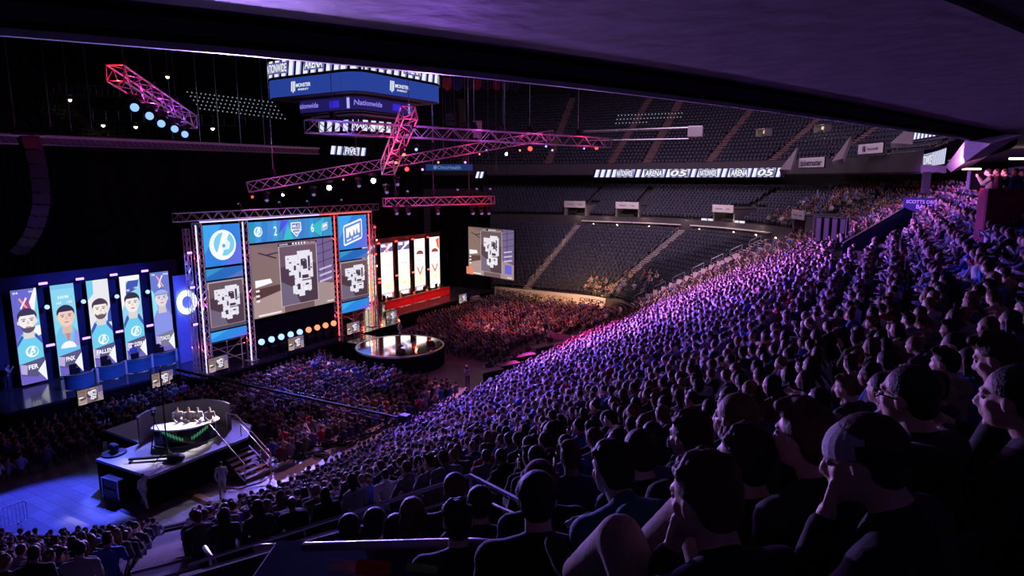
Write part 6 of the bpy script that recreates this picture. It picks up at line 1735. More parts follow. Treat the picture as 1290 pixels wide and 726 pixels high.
def human(pose='lap', yaw=0, pitch=0, roll=0, hairstyle='short', female=False, kneesup=False, beard=False, hood=False, voxf=.014, voxh=None, name='person', jacket=True):
    ps = POSES[pose]; stand = pose in ('stand', 'walk', 'camera')
    dz = .47 if stand else 0.0
    hipz = .53 + (.40 if stand else 0)
    ang = math.radians(ps['lean'])
    piv = V((0, -.03, hipz))
    def U(p):
        q = V(p) - piv; return V((q.x, q.y * math.cos(ang) + q.z * math.sin(ang), -q.y * math.sin(ang) + q.z * math.cos(ang))) + piv
    zt = (.40 if stand else 0)
    H0 = U((0, .035, 1.21 + zt)); H = H0
    NB = U((0, -.035, 1.045 + zt)); CH = U((0, -.02, .90 + zt)); MD = U((0, -.02, .72 + zt)); PV = V((0, -.02, .57 + zt))
    R = Euler((math.radians(-pitch - ps['lean'] * .35), math.radians(roll), math.radians(yaw)), 'XYZ').to_matrix()
    def h(p): return H + R @ V(p)
    sk, top, tr, hair = MB(), MB(), MB(), MB(); shoes_ = []
    E3 = R
    # head
    sk.sph(h((0, -.012, .028)), (.074, .094, .088), 20, 14, R=E3)
    sk.sph(h((0, .022, -.025)), (.061, .068, .085), 18, 12, R=E3)
    sk.sph(h((0, .030, -.070)), (.050, .052, .040), 16, 10, R=E3)
    sk.sph(h((0, .070, -.096)), (.022, .018, .017), 12, 8, R=E3)
    for s in (-1, 1):
        sk.sph(h((s * .040, .052, -.020)), (.022, .024, .024), 10, 8, R=E3)
        sk.sph(h((s * .074, -.006, -.008)), (.010, .019, .031), 10, 8, R=E3)
        sk.capsule(h((s * .012, .086, .026)), h((s * .045, .070, .028)), .0105, .009, 8)
        sk.sph(h((s * .014, .096, -.030)), (.009, .010, .008), 8, 6, R=E3)
    sk.capsule(h((0, .084, .018)), h((0, .108, -.026)), .0085, .0125, 8)
    sk.sph(h((0, .090, -.053)), (.022, .010, .0065), 10, 6, R=E3); sk.sph(h((0, .087, -.066)), (.019, .010, .0075), 10, 6, R=E3)
    sk.capsule(h((0, -.022, -.06)), NB, .054, .060, 14)
    # trunk and limbs (skin body, thinner than the clothes)
    sw = .165 if female else .19
    ribs = [(PV, .150, .115), (MD, .130, .100), (CH, .150, .105), (U((0, -.025, .98 + zt)), .165, .090)]
    def trunk(mb, k):
        for (a, rx, ry), (b, rx2, ry2) in zip(ribs[:-1], ribs[1:]):
            for t in (0, .34, .67, 1):
                p = a.lerp(b, t); mb.sph(p, (rx + (rx2 - rx) * t + k, ry + (ry2 - ry) * t + k, .085 + k), 16, 10)
        mb.capsule(U((-sw, -.02, .985 + zt)), U((sw, -.02, .985 + zt)), .058 + k, .058 + k, 12)
        mb.capsule(NB, U((-sw + .03, -.025, .99 + zt)), .05 + k * .6, .05 + k, 12); mb.capsule(NB, U((sw - .03, -.025, .99 + zt)), .05 + k * .6, .05 + k, 12)
    trunk(sk, 0); trunk(top, .022)
    for key, s in (('L', -1), ('R', 1)):
        S = U((s * sw, -.02, .985 + zt)); e, w = ps[key]
        if ps.get('world') or stand: e = V(e); w = V(w)
        else: e = U(e); w = U(w)
        if kneesup and key == 'R': e = V((.24, .16, .74)); w = V((.16, .34, .92))
        sk.capsule(S, e, .047, .037, 12); sk.capsule(e, w, .036, .026, 12)
        top.capsule(S, e, .068, .055, 12); top.capsule(e, e.lerp(w, .9), .054, .040, 12)
        d = (w - e).normalized()
        if pose in ('lap', 'work'): n = V((-s * .2, 0, -1)); hd = V((-s * .35, .8, -.35))
        elif pose == 'lean' or pose == 'clasp': n = V((-s, .1, 0)); hd = V((-s * .25, .75, .15 if s > 0 else .3))
        elif pose in ('chin', 'chinR') and ((pose == 'chin') == (s < 0)): n = V((-s * .2, -1, .1)); hd = V((-s * .3, -.1, 1)) * 1
        elif pose == 'crossed': n = V((0, -1, 0)); hd = d
        elif pose == 'clap': n = V((-s, 0, 0)); hd = V((0, .3, 1))
        else: n = V((-s, 0, 0)); hd = d
        hand(sk, w, hd, n, 1 if s < 0 else -1, ps['curl'])
        # legs
        if stand:
            st = (.16 * s if pose == 'walk' else 0)
            hp = V((s * .095, 0, .92)); kn = V((s * .10, .03 + st, .50)); an = V((s * .10, -.03 + st * 2.0, .09)); toe = an + V((0, .15, -.045))
        elif kneesup:
            hp = V((s * .1, 0, .53)); kn = V((s * .135, .40, .98 if s < 0 else 1.03)); an = V((s * .12, .72, .66)); toe = an + V((0, .16, .03))
        else:
            j = .03 * s; hp = V((s * .1, 0, .53)); kn = V((s * .15, .44, .52)); an = V((s * .14, .40 + j, .10)); toe = an + V((s * .02, .15, -.05))
        sk.capsule(hp, kn, .075, .050, 12); sk.capsule(kn, an, .050, .034, 12)
        tr.capsule(hp, kn, .096, .072, 14); tr.capsule(kn, an.lerp(kn, .08), .070, .054, 12); tr.sph(hp + V((-s * .03, -.03, .0)), (.12, .12, .10), 14, 10)
        shoe = MB(); shoes_.append(shoe); shoe.capsule(an + V((0, -.01, -.03)), toe, .048, .040, 10); shoe.capsule(an, an + V((0, 0, -.03)), .046, .05, 10); sk.capsule(an, toe, .03, .025, 8)
    tr.sph(PV + V((0, 0, -.03)), (.165, .125, .09), 16, 10)
    if hood:
        top.sph(U((0, -.12, 1.03 + zt)), (.11, .06, .06), 14, 8)
    top.capsule(NB + V((0, .012, .012)), NB + V((0, .02, -.05)), .069, .085, 14)
    # hair
    if hairstyle != 'bald':
        hair.sph(h((0, -.026, .042)), (.083, .096, .086), 20, 14, R=E3)
        hair.sph(h((0, -.058, -.005)), (.073, .056, .074), 16, 10, R=E3)
        if hairstyle in ('quiff', 'curly'):
            rr = random.Random(5)
            for i in range(26 if hairstyle == 'curly' else 12):
                a = rr.uniform(-PI, PI) if hairstyle == 'curly' else rr.uniform(.3, PI - .3); e_ = rr.uniform(.25, 1.4)
                p = V((math.cos(a) * math.cos(e_) * .078, math.sin(a) * math.cos(e_) * .088 - .02, .05 + math.sin(e_) * .078)); hair.sph(h(p), rr.uniform(.018, .028), 8, 6)
        if hairstyle == 'quiff':
            hair.capsule(h((-.045, .058, .105)), h((.045, .058, .105)), .026, .028, 12)
        if hairstyle == 'long':
            hair.sph(h((0, -.045, -.03)), (.088, .075, .10), 16, 10, R=E3)
            hair.capsule(h((-.04, -.06, -.06)), U((-.07, -.10, 1.0 + zt)), .05, .045, 12); hair.capsule(h((.04, -.06, -.06)), U((.07, -.10, 1.0 + zt)), .05, .045, 12)
            hair.capsule(h((-.075, .0, .0)), h((-.075, .0, -.12)), .022, .018, 10); hair.capsule(h((.075, .0, .0)), h((.075, .0, -.12)), .022, .018, 10)
        if beard:
            hair.sph(h((0, .040, -.082)), (.052, .050, .036), 14, 10, R=E3)
            for s in (-1, 1): hair.capsule(h((s * .064, .01, -.01)), h((s * .05, .035, -.075)), .014, .016, 8)
    vf = voxf
    out = dict(body=voxel(sk, 'person', vf if voxh is None else voxh, 1, M['skin']), jacket=voxel(top, 'jacket', max(vf, .010), 3, M['cloth']),
               trousers=voxel(tr, 'trousers', max(vf, .012), 3, M['cloth']), shoe_a=voxel(shoes_[0], 'shoe', max(vf, .010), 1, M['cloth']), shoe_b=voxel(shoes_[1], 'shoe', max(vf, .010), 1, M['cloth']))
    if hairstyle != 'bald' or beard: out['hair'] = voxel(hair, 'hair', max(vf * .8, .007), 1, M['hair'])
    return out, H, R
SK = [(.62, .42, .33), (.50, .32, .24), (.70, .50, .40), (.30, .18, .12), (.58, .38, .30)]
HR = [(.02, .015, .012), (.05, .03, .02), (.10, .055, .03), (.015, .012, .012), (.16, .10, .05), (.03, .02, .018)]
CLN = [('black', (.015, .015, .018)), ('charcoal', (.05, .05, .055)), ('grey', (.20, .20, .21)), ('navy', (.02, .03, .09)), ('white', (.62, .62, .62)), ('blue', (.05, .12, .42)), ('red', (.42, .03, .03)), ('maroon', (.18, .02, .04)), ('olive', (.10, .11, .05)), ('tan', (.38, .28, .18)), ('purple', (.16, .05, .26)), ('light grey', (.42, .42, .43))]
CLW = [.20, .18, .15, .13, .045, .08, .045, .04, .035, .035, .02, .03]
TRN = [(.02, .025, .05), (.015, .015, .017), (.05, .06, .11), (.20, .16, .11), (.07, .07, .07)]
HRN = {0: 'black', 1: 'dark brown', 2: 'brown', 3: 'black', 4: 'fair', 5: 'dark'}
def place_person(proto, loc, rz, label, group, top, trou, skin, hair, scale=1.0, extra=None, name='person', cat='person'):
    o = bpy.data.objects.new(name, proto['body']); COL.objects.link(o); o.color = tuple(skin) + (1,)
    o.location = loc; o.rotation_euler = (0, 0, rz); o.scale = (scale,) * 3
    tag(o, label, cat, group)
    for k, c in (('jacket', top), ('trousers', trou), ('hair', hair), ('shoe_a', (.03, .03, .03)), ('shoe_b', (.03, .03, .03))):
        if k in proto:
            q = bpy.data.objects.new(k.split('_')[0], proto[k]); COL.objects.link(q); q.parent = o; q.color = tuple(c) + (1,)
    return o
def look_rz(x, y, tx=-17.0, ty=4.0):
    return math.atan2(-(tx - x), ty - y)

# ---- the prototypes for the middle distance
protos = []
for pz, hs, yw, pt, fm, hd in (('lap', 'short', 0, 0, False, False), ('lean', 'short', 8, 0, False, True), ('crossed', 'curly', -14, 2, False, False), ('chin', 'short', 10, 4, False, False), ('clasp', 'long', -6, 0, True, False), ('clap', 'quiff', 5, 4, False, True), ('lap', 'long', 16, 3, True, True), ('crossed', 'short', -20, 0, False, True)):
    protos.append(human(pz, yw, pt, 0, hs, fm, hood=hd, voxf=.017)[0])
stand_p = human('stand', 0, 0, 0, 'short', voxf=.017)[0]
walk_p = human('walk', 10, 0, 0, 'short', voxf=.017)[0]
cam_p = human('camera', 0, 0, 0, 'short', voxf=.017)[0]
work_p = human('work', 0, 4, 0, 'short', voxf=.017)[0]
cap_mb = MB()
def cap_geo(dome_r=(.092, .106, .088), brim=True):
    """peaked cap: dome and peak, in head coordinates"""
    d = MB(); vs = []; nu, nv = 24, 8
    for j in range(nv + 1):
        t = PI / 2 * j / nv
        for i in range(nu):
            a = 2 * PI * i / nu; vs.append((dome_r[0] * math.cos(t) * math.cos(a), dome_r[1] * math.cos(t) * math.sin(a) - .012, .028 + dome_r[2] * math.sin(t)))
    d.add(vs, [(j * nu + i, j * nu + (i + 1) % nu, (j + 1) * nu + (i + 1) % nu, (j + 1) * nu + i) for j in range(nv) for i in range(nu)])
    b = MB(); vs = []; n = 12
    for q, (r0, dz) in enumerate(((.0, 0), (.035, .0), (.075, -.012))):
        for i in range(n + 1):
            a = math.radians(28 + 124 * i / n); s = math.sin((i / n) * PI) ** .5
            vs.append(((dome_r[0] + r0 * .25) * math.cos(a), dome_r[1] * math.sin(a) - .012 + r0 * s, .032 + dz - .01 * abs(math.cos(a))))
    m = len(vs); vs += [(x, y, z - .004) for x, y, z in vs]; f = []
    for q in range(2):
        for i in range(n):
            k = q * (n + 1) + i; f += [(k, k + 1, k + n + 2, k + n + 1), (m + k, m + k + n + 1, m + k + n + 2, m + k + 1)]
    k = 2 * (n + 1); f += [(k + i, k + i + 1, m + k + i + 1, m + k + i) for i in range(n)]
    b.add(vs, f)
    return d, b

# ---- far and middle crowd: low detail figure, faces grouped as skin / hair / top / trousers
def lod_person(arm=0):
    mb = MB(); grp = []
    def g(k):
        while len(grp) < len(mb.f): grp.append(k)
    mb.sph((0, .035, 1.20), (.075, .095, .115), 8, 7); g(0)
    mb.sph((0, .105, 1.17), (.02, .025, .03), 4, 3); g(0)
    mb.sph((0, .008, 1.245), (.086, .10, .092), 8, 6); g(1)
    mb.tube((0, -.02, 1.0), (0, .02, 1.14), .06, .05, 6, caps=False); g(0)
    mb2 = MB(); prof = [(.15, .46), (.165, .60), (.16, .75), (.185, .92), (.175, 1.0), (.07, 1.06)]
    mb2.lathe(prof, n=8)
    mb.add([(x * 1.15, y * .72, z) for x, y, z in mb2.v], mb2.f); g(2)
    arms = {0: ((.25, .04, .74), (.10, .28, .62)), 1: ((.25, .18, .66), (.04, .42, .72)), 2: ((.26, .12, .80), (.06, .28, 1.0))}[arm]
    for s in (-1, 1):
        S = (s * .2, 0, .97); e = (s * arms[0][0],) + arms[0][1:]; w = (s * arms[1][0],) + arms[1][1:]
        mb.path([S, e, w], [.065, .052, .04], 6); g(2)
        mb.sph(w, (.045, .06, .045), 5, 4); g(0)
        mb.path([(s * .1, -.05, .53), (s * .15, .44, .53), (s * .14, .42, .08)], [.095, .075, .055], 6); g(3)
    return np.array(mb.v), mb.f, grp
def pixel_of(x, y, z):
    dx, dy, dz = x - CAM.x, y - CAM.y, z - CAM.z
    f = -math.sin(YAW) * dx + math.cos(YAW) * dy; h = math.cos(YAW) * dx + math.sin(YAW) * dy
    D = f * math.cos(PIT) - dz * math.sin(PIT)
    if D < .3: return None
    return 645 + FOC * h / D, 363 - FOC * (dz * math.cos(PIT) + f * math.sin(PIT)) / D, D
def inside(p, poly):
    x, y = p; c = False; j = len(poly) - 1
    for i in range(len(poly)):
        xi, yi = poly[i]; xj, yj = poly[j]
        if (yi > y) != (yj > y) and x < (xj - xi) * (y - yi) / (yj - yi) + xi: c = not c
        j = i
    return c
FL = [(-19.2, -20), (-13.3, -19.2), (-13.4, -9.4), (-4.8, -9.0), (-4.4, -11.0), (-3.4, -10.5), (-2.6, -6.8), (-1.1, -1), (-1.8, 3.0), (-6, 4.1), (-9, 3.9), (-12.2, 3.6), (-15.9, 4.8), (-15.9, -5.0), (-18.9, -6.9)]
FR = [(-14.4, 12.2), (-11.6, 12.6), (-6.2, 11.6), (-3.4, 12.0), (-3.6, 18.2), (-1.6, 24.4), (-1.0, 34.2), (-18.0, 37.4), (-18.0, 19.0), (-15.6, 18.2), (-15.6, 12.6)]
people = []       # x, y, z floor, rz, zone, row, column
def add_block(poly, x0, x1, y0, y1, zone, fill=.93):
    r = 0; x = x0
    while x < x1:
        y = y0 + (r % 2) * .27; c = 0
        while y < y1:
            if inside((x, y), poly) and random.random() < fill:
                people.append((x + random.uniform(-.06, .06), y + random.uniform(-.05, .05), 0, math.radians(90) * .55 + look_rz(x, y) * .45, zone, r, c))
            y += .56; c += 1
        x += .88; r += 1
add_block(FL, -19.4, -1, -20, 5, 'floorL', .9)
add_block(FR, -18.4, -1, 11.5, 37.5, 'floorR', .95)
def near_hole(x, y, z):
    p = pixel_of(x, y, z + 1.2)
    if p is None: return True
    return p[0] < 655 and p[2] < 8.8
for k in range(NEARN - 1):
    d = LOW0 + LOWD * k
    for c, (x, y, a, nm, t) in enumerate(rows_on(['near_end', 'near_corner', 'side', 'far_corner'], d, .53, {'near_end': AISLES['near_end'], 'near_corner': [(0.652, 0.62)], 'side': [(.27, .3), (.52, .3), (.77, .3)]} if k < 20 else {})):
        if nm == 'far_corner' and t > LOW_FULL - .012 * (k % 3): continue
        if (nm == 'near_end' or (nm == 'near_corner' and t < TCUT)) and k >= 19:
            q = pixel_of(x, y, near_z(k) + .77)
            if q is None or q[0] < 655: continue
        if random.random() > .97: continue
        q = pixel_of(x, y, near_z(k) + 1.2)
        if q is None or q[2] < 4.3 or (q[0] < 655 and q[2] < 9.2): continue
        if 1052 < q[0] < 1150 and 34 < q[2] < 50: continue          # the lettered entrance
        jx, jy = random.gauss(0, .07), random.gauss(0, .06)
        people.append((x + jx, y + jy, near_z(k), a + PI / 2, 'low_' + nm, k, c))
for k in range(UPN):
    d = UP0 + UPD * k
    for c, (x, y, a, nm, t) in enumerate(rows_on(['far_corner'], d, .53, {})):
        if t < LOW_FULL + .01 or t > UP_FULL + .1 - .06 * random.random(): continue
        if random.random() > .955: continue
        q = pixel_of(x, y, up_z(k) + 1.2)
        if q is None or q[2] < 4.3: continue
        if near_hole(x, y, up_z(k)): continue
        if 1055 < q[0] < 1150 and 38 < q[2] < 49 and k < 6: continue          # the lettered entrance
        people.append((x, y, up_z(k), a + PI / 2, 'up_' + nm, k, c))
# a few groups scattered in the far stand
for i in range(46):
    k = min(5, int(abs(random.gauss(0, 1.6)))); t = random.uniform(.72, 1.0); x, y, a = SEG['far_corner'][1](t, LOW0 + LOWD * k); people.append((x, y, low_z(k), a + PI / 2, 'low_far', k, i))
for i in range(14):
    k = random.randint(0, 7); x, y, a = SEG['far_corner'][1](random.uniform(.45, .7), LOW0 + LOWD * k); people.append((x, y, low_z(k), a + PI / 2, 'low_far', k, i))
vis = []
for p in people:
    q = pixel_of(p[0], p[1], p[2] + 1.15)
    if q is None or q[0] < -70 or q[0] > 1360 or q[1] > 790: continue
    vis.append((q[2], q[0], q[1], p))
vis.sort(key=lambda v: v[0])
NEAR_N = 262
near, far = [], []
for v in vis:
    (near if (len(near) < NEAR_N and -10 < v[1] < 1300 and v[2] < 735) else far).append(v)
def facing(p, jit=.2):
    x, y, z, rz = p[:4]; tgt = look_rz(x, y)
    d = (tgt - rz + PI) % (2 * PI) - PI
    return rz + d * .55 + random.gauss(0, jit)
rowcount = {}
near.sort(key=lambda v: (v[3][4], v[3][5], v[1]))
for D, px, py, p in near:
    key = (p[4], p[5]); rowcount[key] = rowcount.get(key, 0) + 1; n = rowcount[key]
    ci = random.choices(range(len(CLN)), CLW)[0]; hi = random.randrange(len(HR)); pr = protos[random.randrange(len(protos))]
    zone = {'low': 'below the long rail', 'up_': 'behind the long rail', 'flo': 'on the arena floor'}[p[4][:3]]
    blk = {'near_end': 'end block', 'near_corner': 'corner block', 'side': 'side block', 'far_corner': 'far block'}.get(p[4].split('_', 1)[-1], 'block')
    if p[4].startswith('floor'): blk = 'floor block'
    hc = HR[hi]
    lab = '%s haired spectator in %s top, %s row %d, %s from left' % (HRN[hi], CLN[ci][0], blk, p[5] + 1, ordinal(n - 1))
    place_person(pr, (p[0], p[1], p[2]), facing(p), lab, 'spectators seated in the nearest rows', CLN[ci][1], TRN[random.randrange(5)], SK[random.randrange(5)], hc, random.uniform(.94, 1.04))
# dark seats under the nearest spectators
for D, px, py, p in near[:]:
    if D > 9: continue
cols = {0: [], 1: [], 2: []}; plc = {0: [], 1: [], 2: []}
for D, px, py, p in far:
    v = random.randrange(3)
    ci = random.choices(range(len(CLN)), CLW)[0]
    plc[v].append((p[0], p[1], p[2], facing(p, .3), random.uniform(.92, 1.06)))
    cols[v].append([SK[random.randrange(5)], HR[random.randrange(6)], CLN[ci][1], TRN[random.randrange(5)]])
meshes = []
for v in range(3):
    V0, F0, G = lod_person(v)
    me = mass_mesh('crowd', V0, F0, plc[v], M['crowd'], np.array(cols[v]), G)
    me.polygons.foreach_set('use_smooth', [True] * len(me.polygons))
    meshes.append(me)
obs = []
for me in meshes:
    o = bpy.data.objects.new('crowd', me); COL.objects.link(o); obs.append(o)
with bpy.context.temp_override(active_object=obs[0], object=obs[0], selected_objects=obs, selected_editable_objects=obs):
    bpy.ops.object.join()
crowd = obs[0]; tag(crowd, 'thousands of seated spectators filling the floor and the stands round the stage', 'crowd', kind='stuff')
print('people', len(people), 'near', len(near), 'far', len(far))

# ---- presenters, players, crew
def person_at(px, py, D, proto, label, rz, top=(.3, .3, .3), tr=(.03, .03, .05), sk=0, hr=0, z=None, group=None, sc=1.0):
    c = at(px, py, D); zz = c.z if z is None else z
    return place_person(proto, (c.x, c.y, zz), rz, label, group, top, tr, SK[sk], HR[hr], sc)
c = at_plane(183, 641, 2, 0); place_person(walk_p, c, look_rz(c.x, c.y, 20, -40) + .9, 'person in pale shirt and pale trousers walking below the platform front', None, (.55, .52, .5), (.45, .42, .4), SK[0], HR[1])
c = at_plane(281, 625, 2, 0); place_person(walk_p, c, look_rz(c.x, c.y, -14, 0) + .3, 'person in grey clothes walking between the platform and the stairs', None, (.38, .36, .4), (.35, .33, .33), SK[0], HR[0])
c = at_plane(455, 496, 2, 0); place_person(stand_p, c, look_rz(c.x, c.y) + .2, 'tall standing crew member in blue lit clothes at the edge of the floor rows', None, (.10, .14, .4), (.05, .06, .15), SK[0], HR[0], 1.1)
c = at_plane(589, 489, 2, 0); place_person(cam_p, c, look_rz(c.x, c.y) + 2.4, 'standing camera operator in the pink lit aisle near the round stage', None, (.25, .25, .4), (.1, .1, .2), SK[0], HR[1], 1.0)
r = thing('shoulder_camera', 'dark shoulder camera held by the operator in the pink aisle', 'camera', (c.x, c.y, 1.5), look_rz(c.x, c.y) + 2.4); MB().rbox((.12, .1, .1), (.14, .45, .2), .03).build('camera_body', M['black'], r); MB().tube((.12, .32, .1), (.12, .46, .1), .05, .06, 12).build('lens', M['blackgloss'], r)
c = at(10, 484, 42); place_person(cam_p, (c.x, c.y, ZS), look_rz(c.x, c.y, -20, -4), 'camera operator at the far left end of the stage', None, (.3, .28, .3), (.03, .03, .03), SK[0], HR[0])
c = at_plane(349, 561, 2, 0.0); place_person(protos[0], (c.x, c.y, 0), 1.5, 'seated crew member in dark clothes beside the equipment cases', None, (.03, .03, .04), (.03, .03, .05), SK[0], HR[0])
c = at_plane(389, 556, 2, 0.0); place_person(protos[1], (c.x, c.y, 0), 2.2, 'crouching person in a pale shirt behind the cable coils', None, (.4, .42, .6), (.03, .03, .05), SK[0], HR[0])
for i, (px, t_) in enumerate(((222, (.5, .48, .5)), (236, (.6, .55, .55)), (247, (.62, .6, .6)), (262, (.35, .3, .32)))):
    c = at_plane(px, 535, 2, 2.4); place_person(work_p, (c.x - .2, c.y + .25, 1.95), math.radians(238 + (i - 1.5) * 4), 'presenter in bright light behind the curved desk, %s from the left' % ordinal(i), 'presenters at the curved desk', t_, (.03, .03, .05), SK[(0, 2, 0, 4)[i]], HR[(1, 2, 0, 1)[i]])
for i in range(5):
    if i == 2: pr, dz, x, lab = stand_p, 0, xdl[i] - 1.0, 'player standing in a team shirt behind the middle blue desk'
    else: pr, dz, x, lab = work_p, .0, xdl[i] - .85, 'player in headset at the %s blue desk, seen from the front' % ordinal(i)
    place_person(pr, (x, ydl[i] + .25, ZS), math.radians(-90), lab, 'players at the blue desks' if i != 2 else None, (.12, .22, .6), (.03, .03, .05), SK[i % 3], HR[i % 3])
place_person(stand_p, (-21.6, -2.0, ZS), math.radians(60), 'person with long dark hair standing at the right end of the blue desks', None, (.4, .42, .6), (.05, .06, .2), SK[2], HR[0], .97)
for i in range(5):
    place_person(work_p, (-22.1, ydr[i] + .2, ZS), math.radians(-90), 'player in yellow and black shirt at the %s red desk' % ordinal(i), 'players at the red desks', (.5, .38, .06), (.03, .03, .03), SK[i % 3], HR[i % 3])
for i in range(5):
    for (x, y, g, w) in ((xdl[i] - .95, ydl[i] + .25, 'blue', 0), (-22.2, ydr[i] + .2, 'red', 1)):
        if g == 'blue' and i == 2: continue
        r = thing('gaming_chair', 'dark gaming chair behind the %s %s desk' % (ordinal(i), g), 'chair', (x, y, ZS), math.radians(-90), 'gaming chairs at the %s desks' % g)
        MB().rbox((0, 0, .40), (.5, .5, .08), .03).build('seat', M['black'], r); MB().rbox((0, -.27, .88), (.5, .08, .85), .04).build('backrest', M['black'], r)
        MB().tube((0, 0, .08), (0, 0, .37), .03, n=8).build('column', M['steel'], r); mb = MB()
        for k in range(5): mb.tube((0, 0, .08), (.3 * math.cos(k * 1.257), .3 * math.sin(k * 1.257), .05), .022, n=6)
        mb.build('star_base', M['black'], r)
for i, (px, py) in enumerate(((615, 470), (628, 466), (645, 460), (662, 452), (690, 440))):
    c = at_plane(px, py, 2, 0); place_person(work_p, (c.x + .4, c.y - .1, 0), math.radians(66), 'crew member working at the production tables, %s from the aisle' % ordinal(i), 'crew at the production tables', (.04, .04, .06), (.03, .03, .05), SK[i % 3], HR[i % 3])
# people standing on the maroon platform, and on the right balcony
for i, (px, D) in enumerate(((1246, 21.5), (1256, 21), (1266, 22), (1278, 21), (1286, 22.2))):
    c = at(px, 240, D); o = place_person(stand_p if i % 2 else cam_p, (c.x, c.y, 14.6 - 1.62 + .62), look_rz(c.x, c.y) + .2 * i, 'person standing on the maroon platform at the right edge, %s from the left' % ordinal(i), 'people on the maroon platform', CLN[(i * 5 + 2) % 12][1], TRN[i % 5], SK[i % 5], HR[i % 6])
for i in range(9):
    px = 1172 + i * 4.2; D = 57 - i * .8; c = at(px, 193 - (i % 3) * 1.5, D); place_person(stand_p, (c.x, c.y, c.z - 1.0), look_rz(c.x, c.y) + .3 * math.sin(i * 3), 'dark figure standing on the right balcony before the tan wall, %s from the left' % ordinal(i), 'people on the right balcony', CLN[i % 4][1], TRN[1], SK[i % 5], HR[i % 6])

# ---- the people right in front of us
def hero(px, py, D, label, pose='lap', yaw=0, pitch=0, roll=0, hair='short', hc=1, top=(.02, .02, .022), trou=(.02, .02, .03), sk=0, turn=0.0, kneesup=False, cap=None, glasses=False, hood=False, beard=False, female=False, beanie=None, vox=.0085, wrist=None, backwards=False):
    pr, H, R = human(pose, yaw, pitch, roll, hair, female, kneesup, beard, hood, voxf=vox * 1.4, voxh=vox)
    c = at(px, py, D); rz = look_rz(c.x, c.y) + turn
    Rz = Matrix.Rotation(rz, 3, 'Z'); base = c - Rz @ H
    o = place_person(pr, base, rz, label, None, top, trou, SK[sk], HR[hc])
    def child(nm, mb, m, col=None, smooth=True):
        mb.v = [tuple(H + R @ V(p)) for p in mb.v]
        q = mb.build(nm, m, o, smooth=smooth)
        if col: q.color = tuple(col) + (1,)
        return q
    if cap:
        dm, br = cap_geo()
        if backwards:
            for q_ in (dm, br): q_.v = [(-x, -y - .024, z) for x, y, z in q_.v]
        front, back, peak = cap
        a = MB(); b = MB()
        for f in dm.f:
            cen = sum((V(dm.v[i]) for i in f), V((0, 0, 0))) / len(f)
            (a if cen.y > -.025 else b).add([dm.v[i] for i in f], [tuple(range(len(f)))])
        k = child('cap_front', a, M['cloth'], front); child('cap_back', b, M['cloth'], back); child('cap_peak', br, M['cloth'], peak)
        s = MB(); s.path([(-.090, -.025, .03), (-.066, -.025, .089), (0, -.035, .115), (.066, -.025, .089), (.090, -.025, .03)], .0018, 5); child('cap_seam', s, M['black'])
        s = MB(); s.sph((0, -.012, .118), .007, 8, 6); child('cap_button', s, M['cloth'], back)
    if beanie:
        dm, br = cap_geo((.094, .108, .10)); child('beanie', dm, M['cloth'], beanie)
        s = MB(); n = 28; s.path([(.096 * math.cos(2 * PI * i / n), .11 * math.sin(2 * PI * i / n) - .012, .035) for i in range(n + 1)], .016, 8); child('beanie_cuff', s, M['cloth'], tuple(k * .8 for k in beanie))
    if glasses:
        g = MB()
        for s in (-1, 1):
            g.path([(s * (.034 + .023 * math.cos(t * PI / 8)), .098 - .006 * abs(math.cos(t * PI / 8)), .004 + .017 * math.sin(t * PI / 8)) for t in range(17)], .003, 6)
            g.path([(s * .057, .094, .008), (s * .072, .05, .008), (s * .08, -.005, .004)], .0028, 6)
        g.path([(-.011, .1, .008), (.011, .1, .008)], .003, 6); child('glasses', g, M['blackgloss'])
    e = MB()
    for s in (-1, 1): e.sph((s * .031, .071, .006), (.0125, .0125, .0105), 12, 8)
    child('eye', e, M['eye'])
    if wrist:
        pass
    # the seat below
    st = bpy.data.objects.new('stadium_seat', seat_me); COL.objects.link(st); st.location = base; st.rotation_euler = (0, 0, rz)
    tag(st, 'dark folding seat under the ' + label.split(' ', 1)[1][:0] + ' '.join(label.split()[:9]), 'seat')
    return o
M['eye'] = mat('eye_gloss', (.25, .23, .22), .15)
hero(1087, 580, 1.72, 'man in a backwards grey and dark cap, large in the foreground, hand before his face', 'chin', 6, 12, 0, 'short', 1, (.012, .012, .014), turn=.42, cap=((.50, .50, .54), (.02, .02, .025), (.02, .02, .025)), backwards=True)
hero(886, 630, 1.78, 'man with reddish brown hair resting his chin on his hand, khaki knees drawn up', 'chin', 12, 6, 0, 'curly', 2, (.012, .012, .014), (.36, .29, .22), turn=.05, kneesup=True)
hero(1012, 552, 2.2, 'man with short brown hair in profile, dark jacket, just left of the backwards cap', 'lap', 6, 0, 0, 'quiff', 2, (.02, .02, .024), turn=.12)
hero(1143, 500, 2.45, 'man with glasses and dark hair looking left, behind the backwards cap', 'crossed', 6, 2, 0, 'short', 0, (.01, .01, .012), turn=.15, glasses=True)
hero(1274, 503, 2.3, 'man in profile at the right edge with clasped hands and a yellow wristband', 'clasp', 8, 2, 0, 'short', 0, (.014, .014, .017), turn=.2)
hero(1256, 452, 3.1, 'man with a high quiff leaning forward behind the right edge man', 'lean', 4, 14, 0, 'quiff', 2, (.02, .02, .022), turn=.15)
hero(926, 528, 3.0, 'older man with thin hair and beard, face lit, above the khaki knees man', 'lap', 6, 4, 0, 'short', 4, (.02, .02, .02), turn=.1, beard=True)
hero(935, 580, 2.35, 'dark haired person mostly hidden behind the reddish haired man', 'lap', 6, 2, 0, 'curly', 0, (.01, .01, .01), turn=.1)
hero(677, 628, 2.7, 'person in a black cap seen from behind at bottom centre', 'lap', -6, 0, 0, 'short', 0, (.01, .01, .01), turn=-.25, cap=((.012, .012, .012), (.012, .012, .012), (.01, .01, .01)))
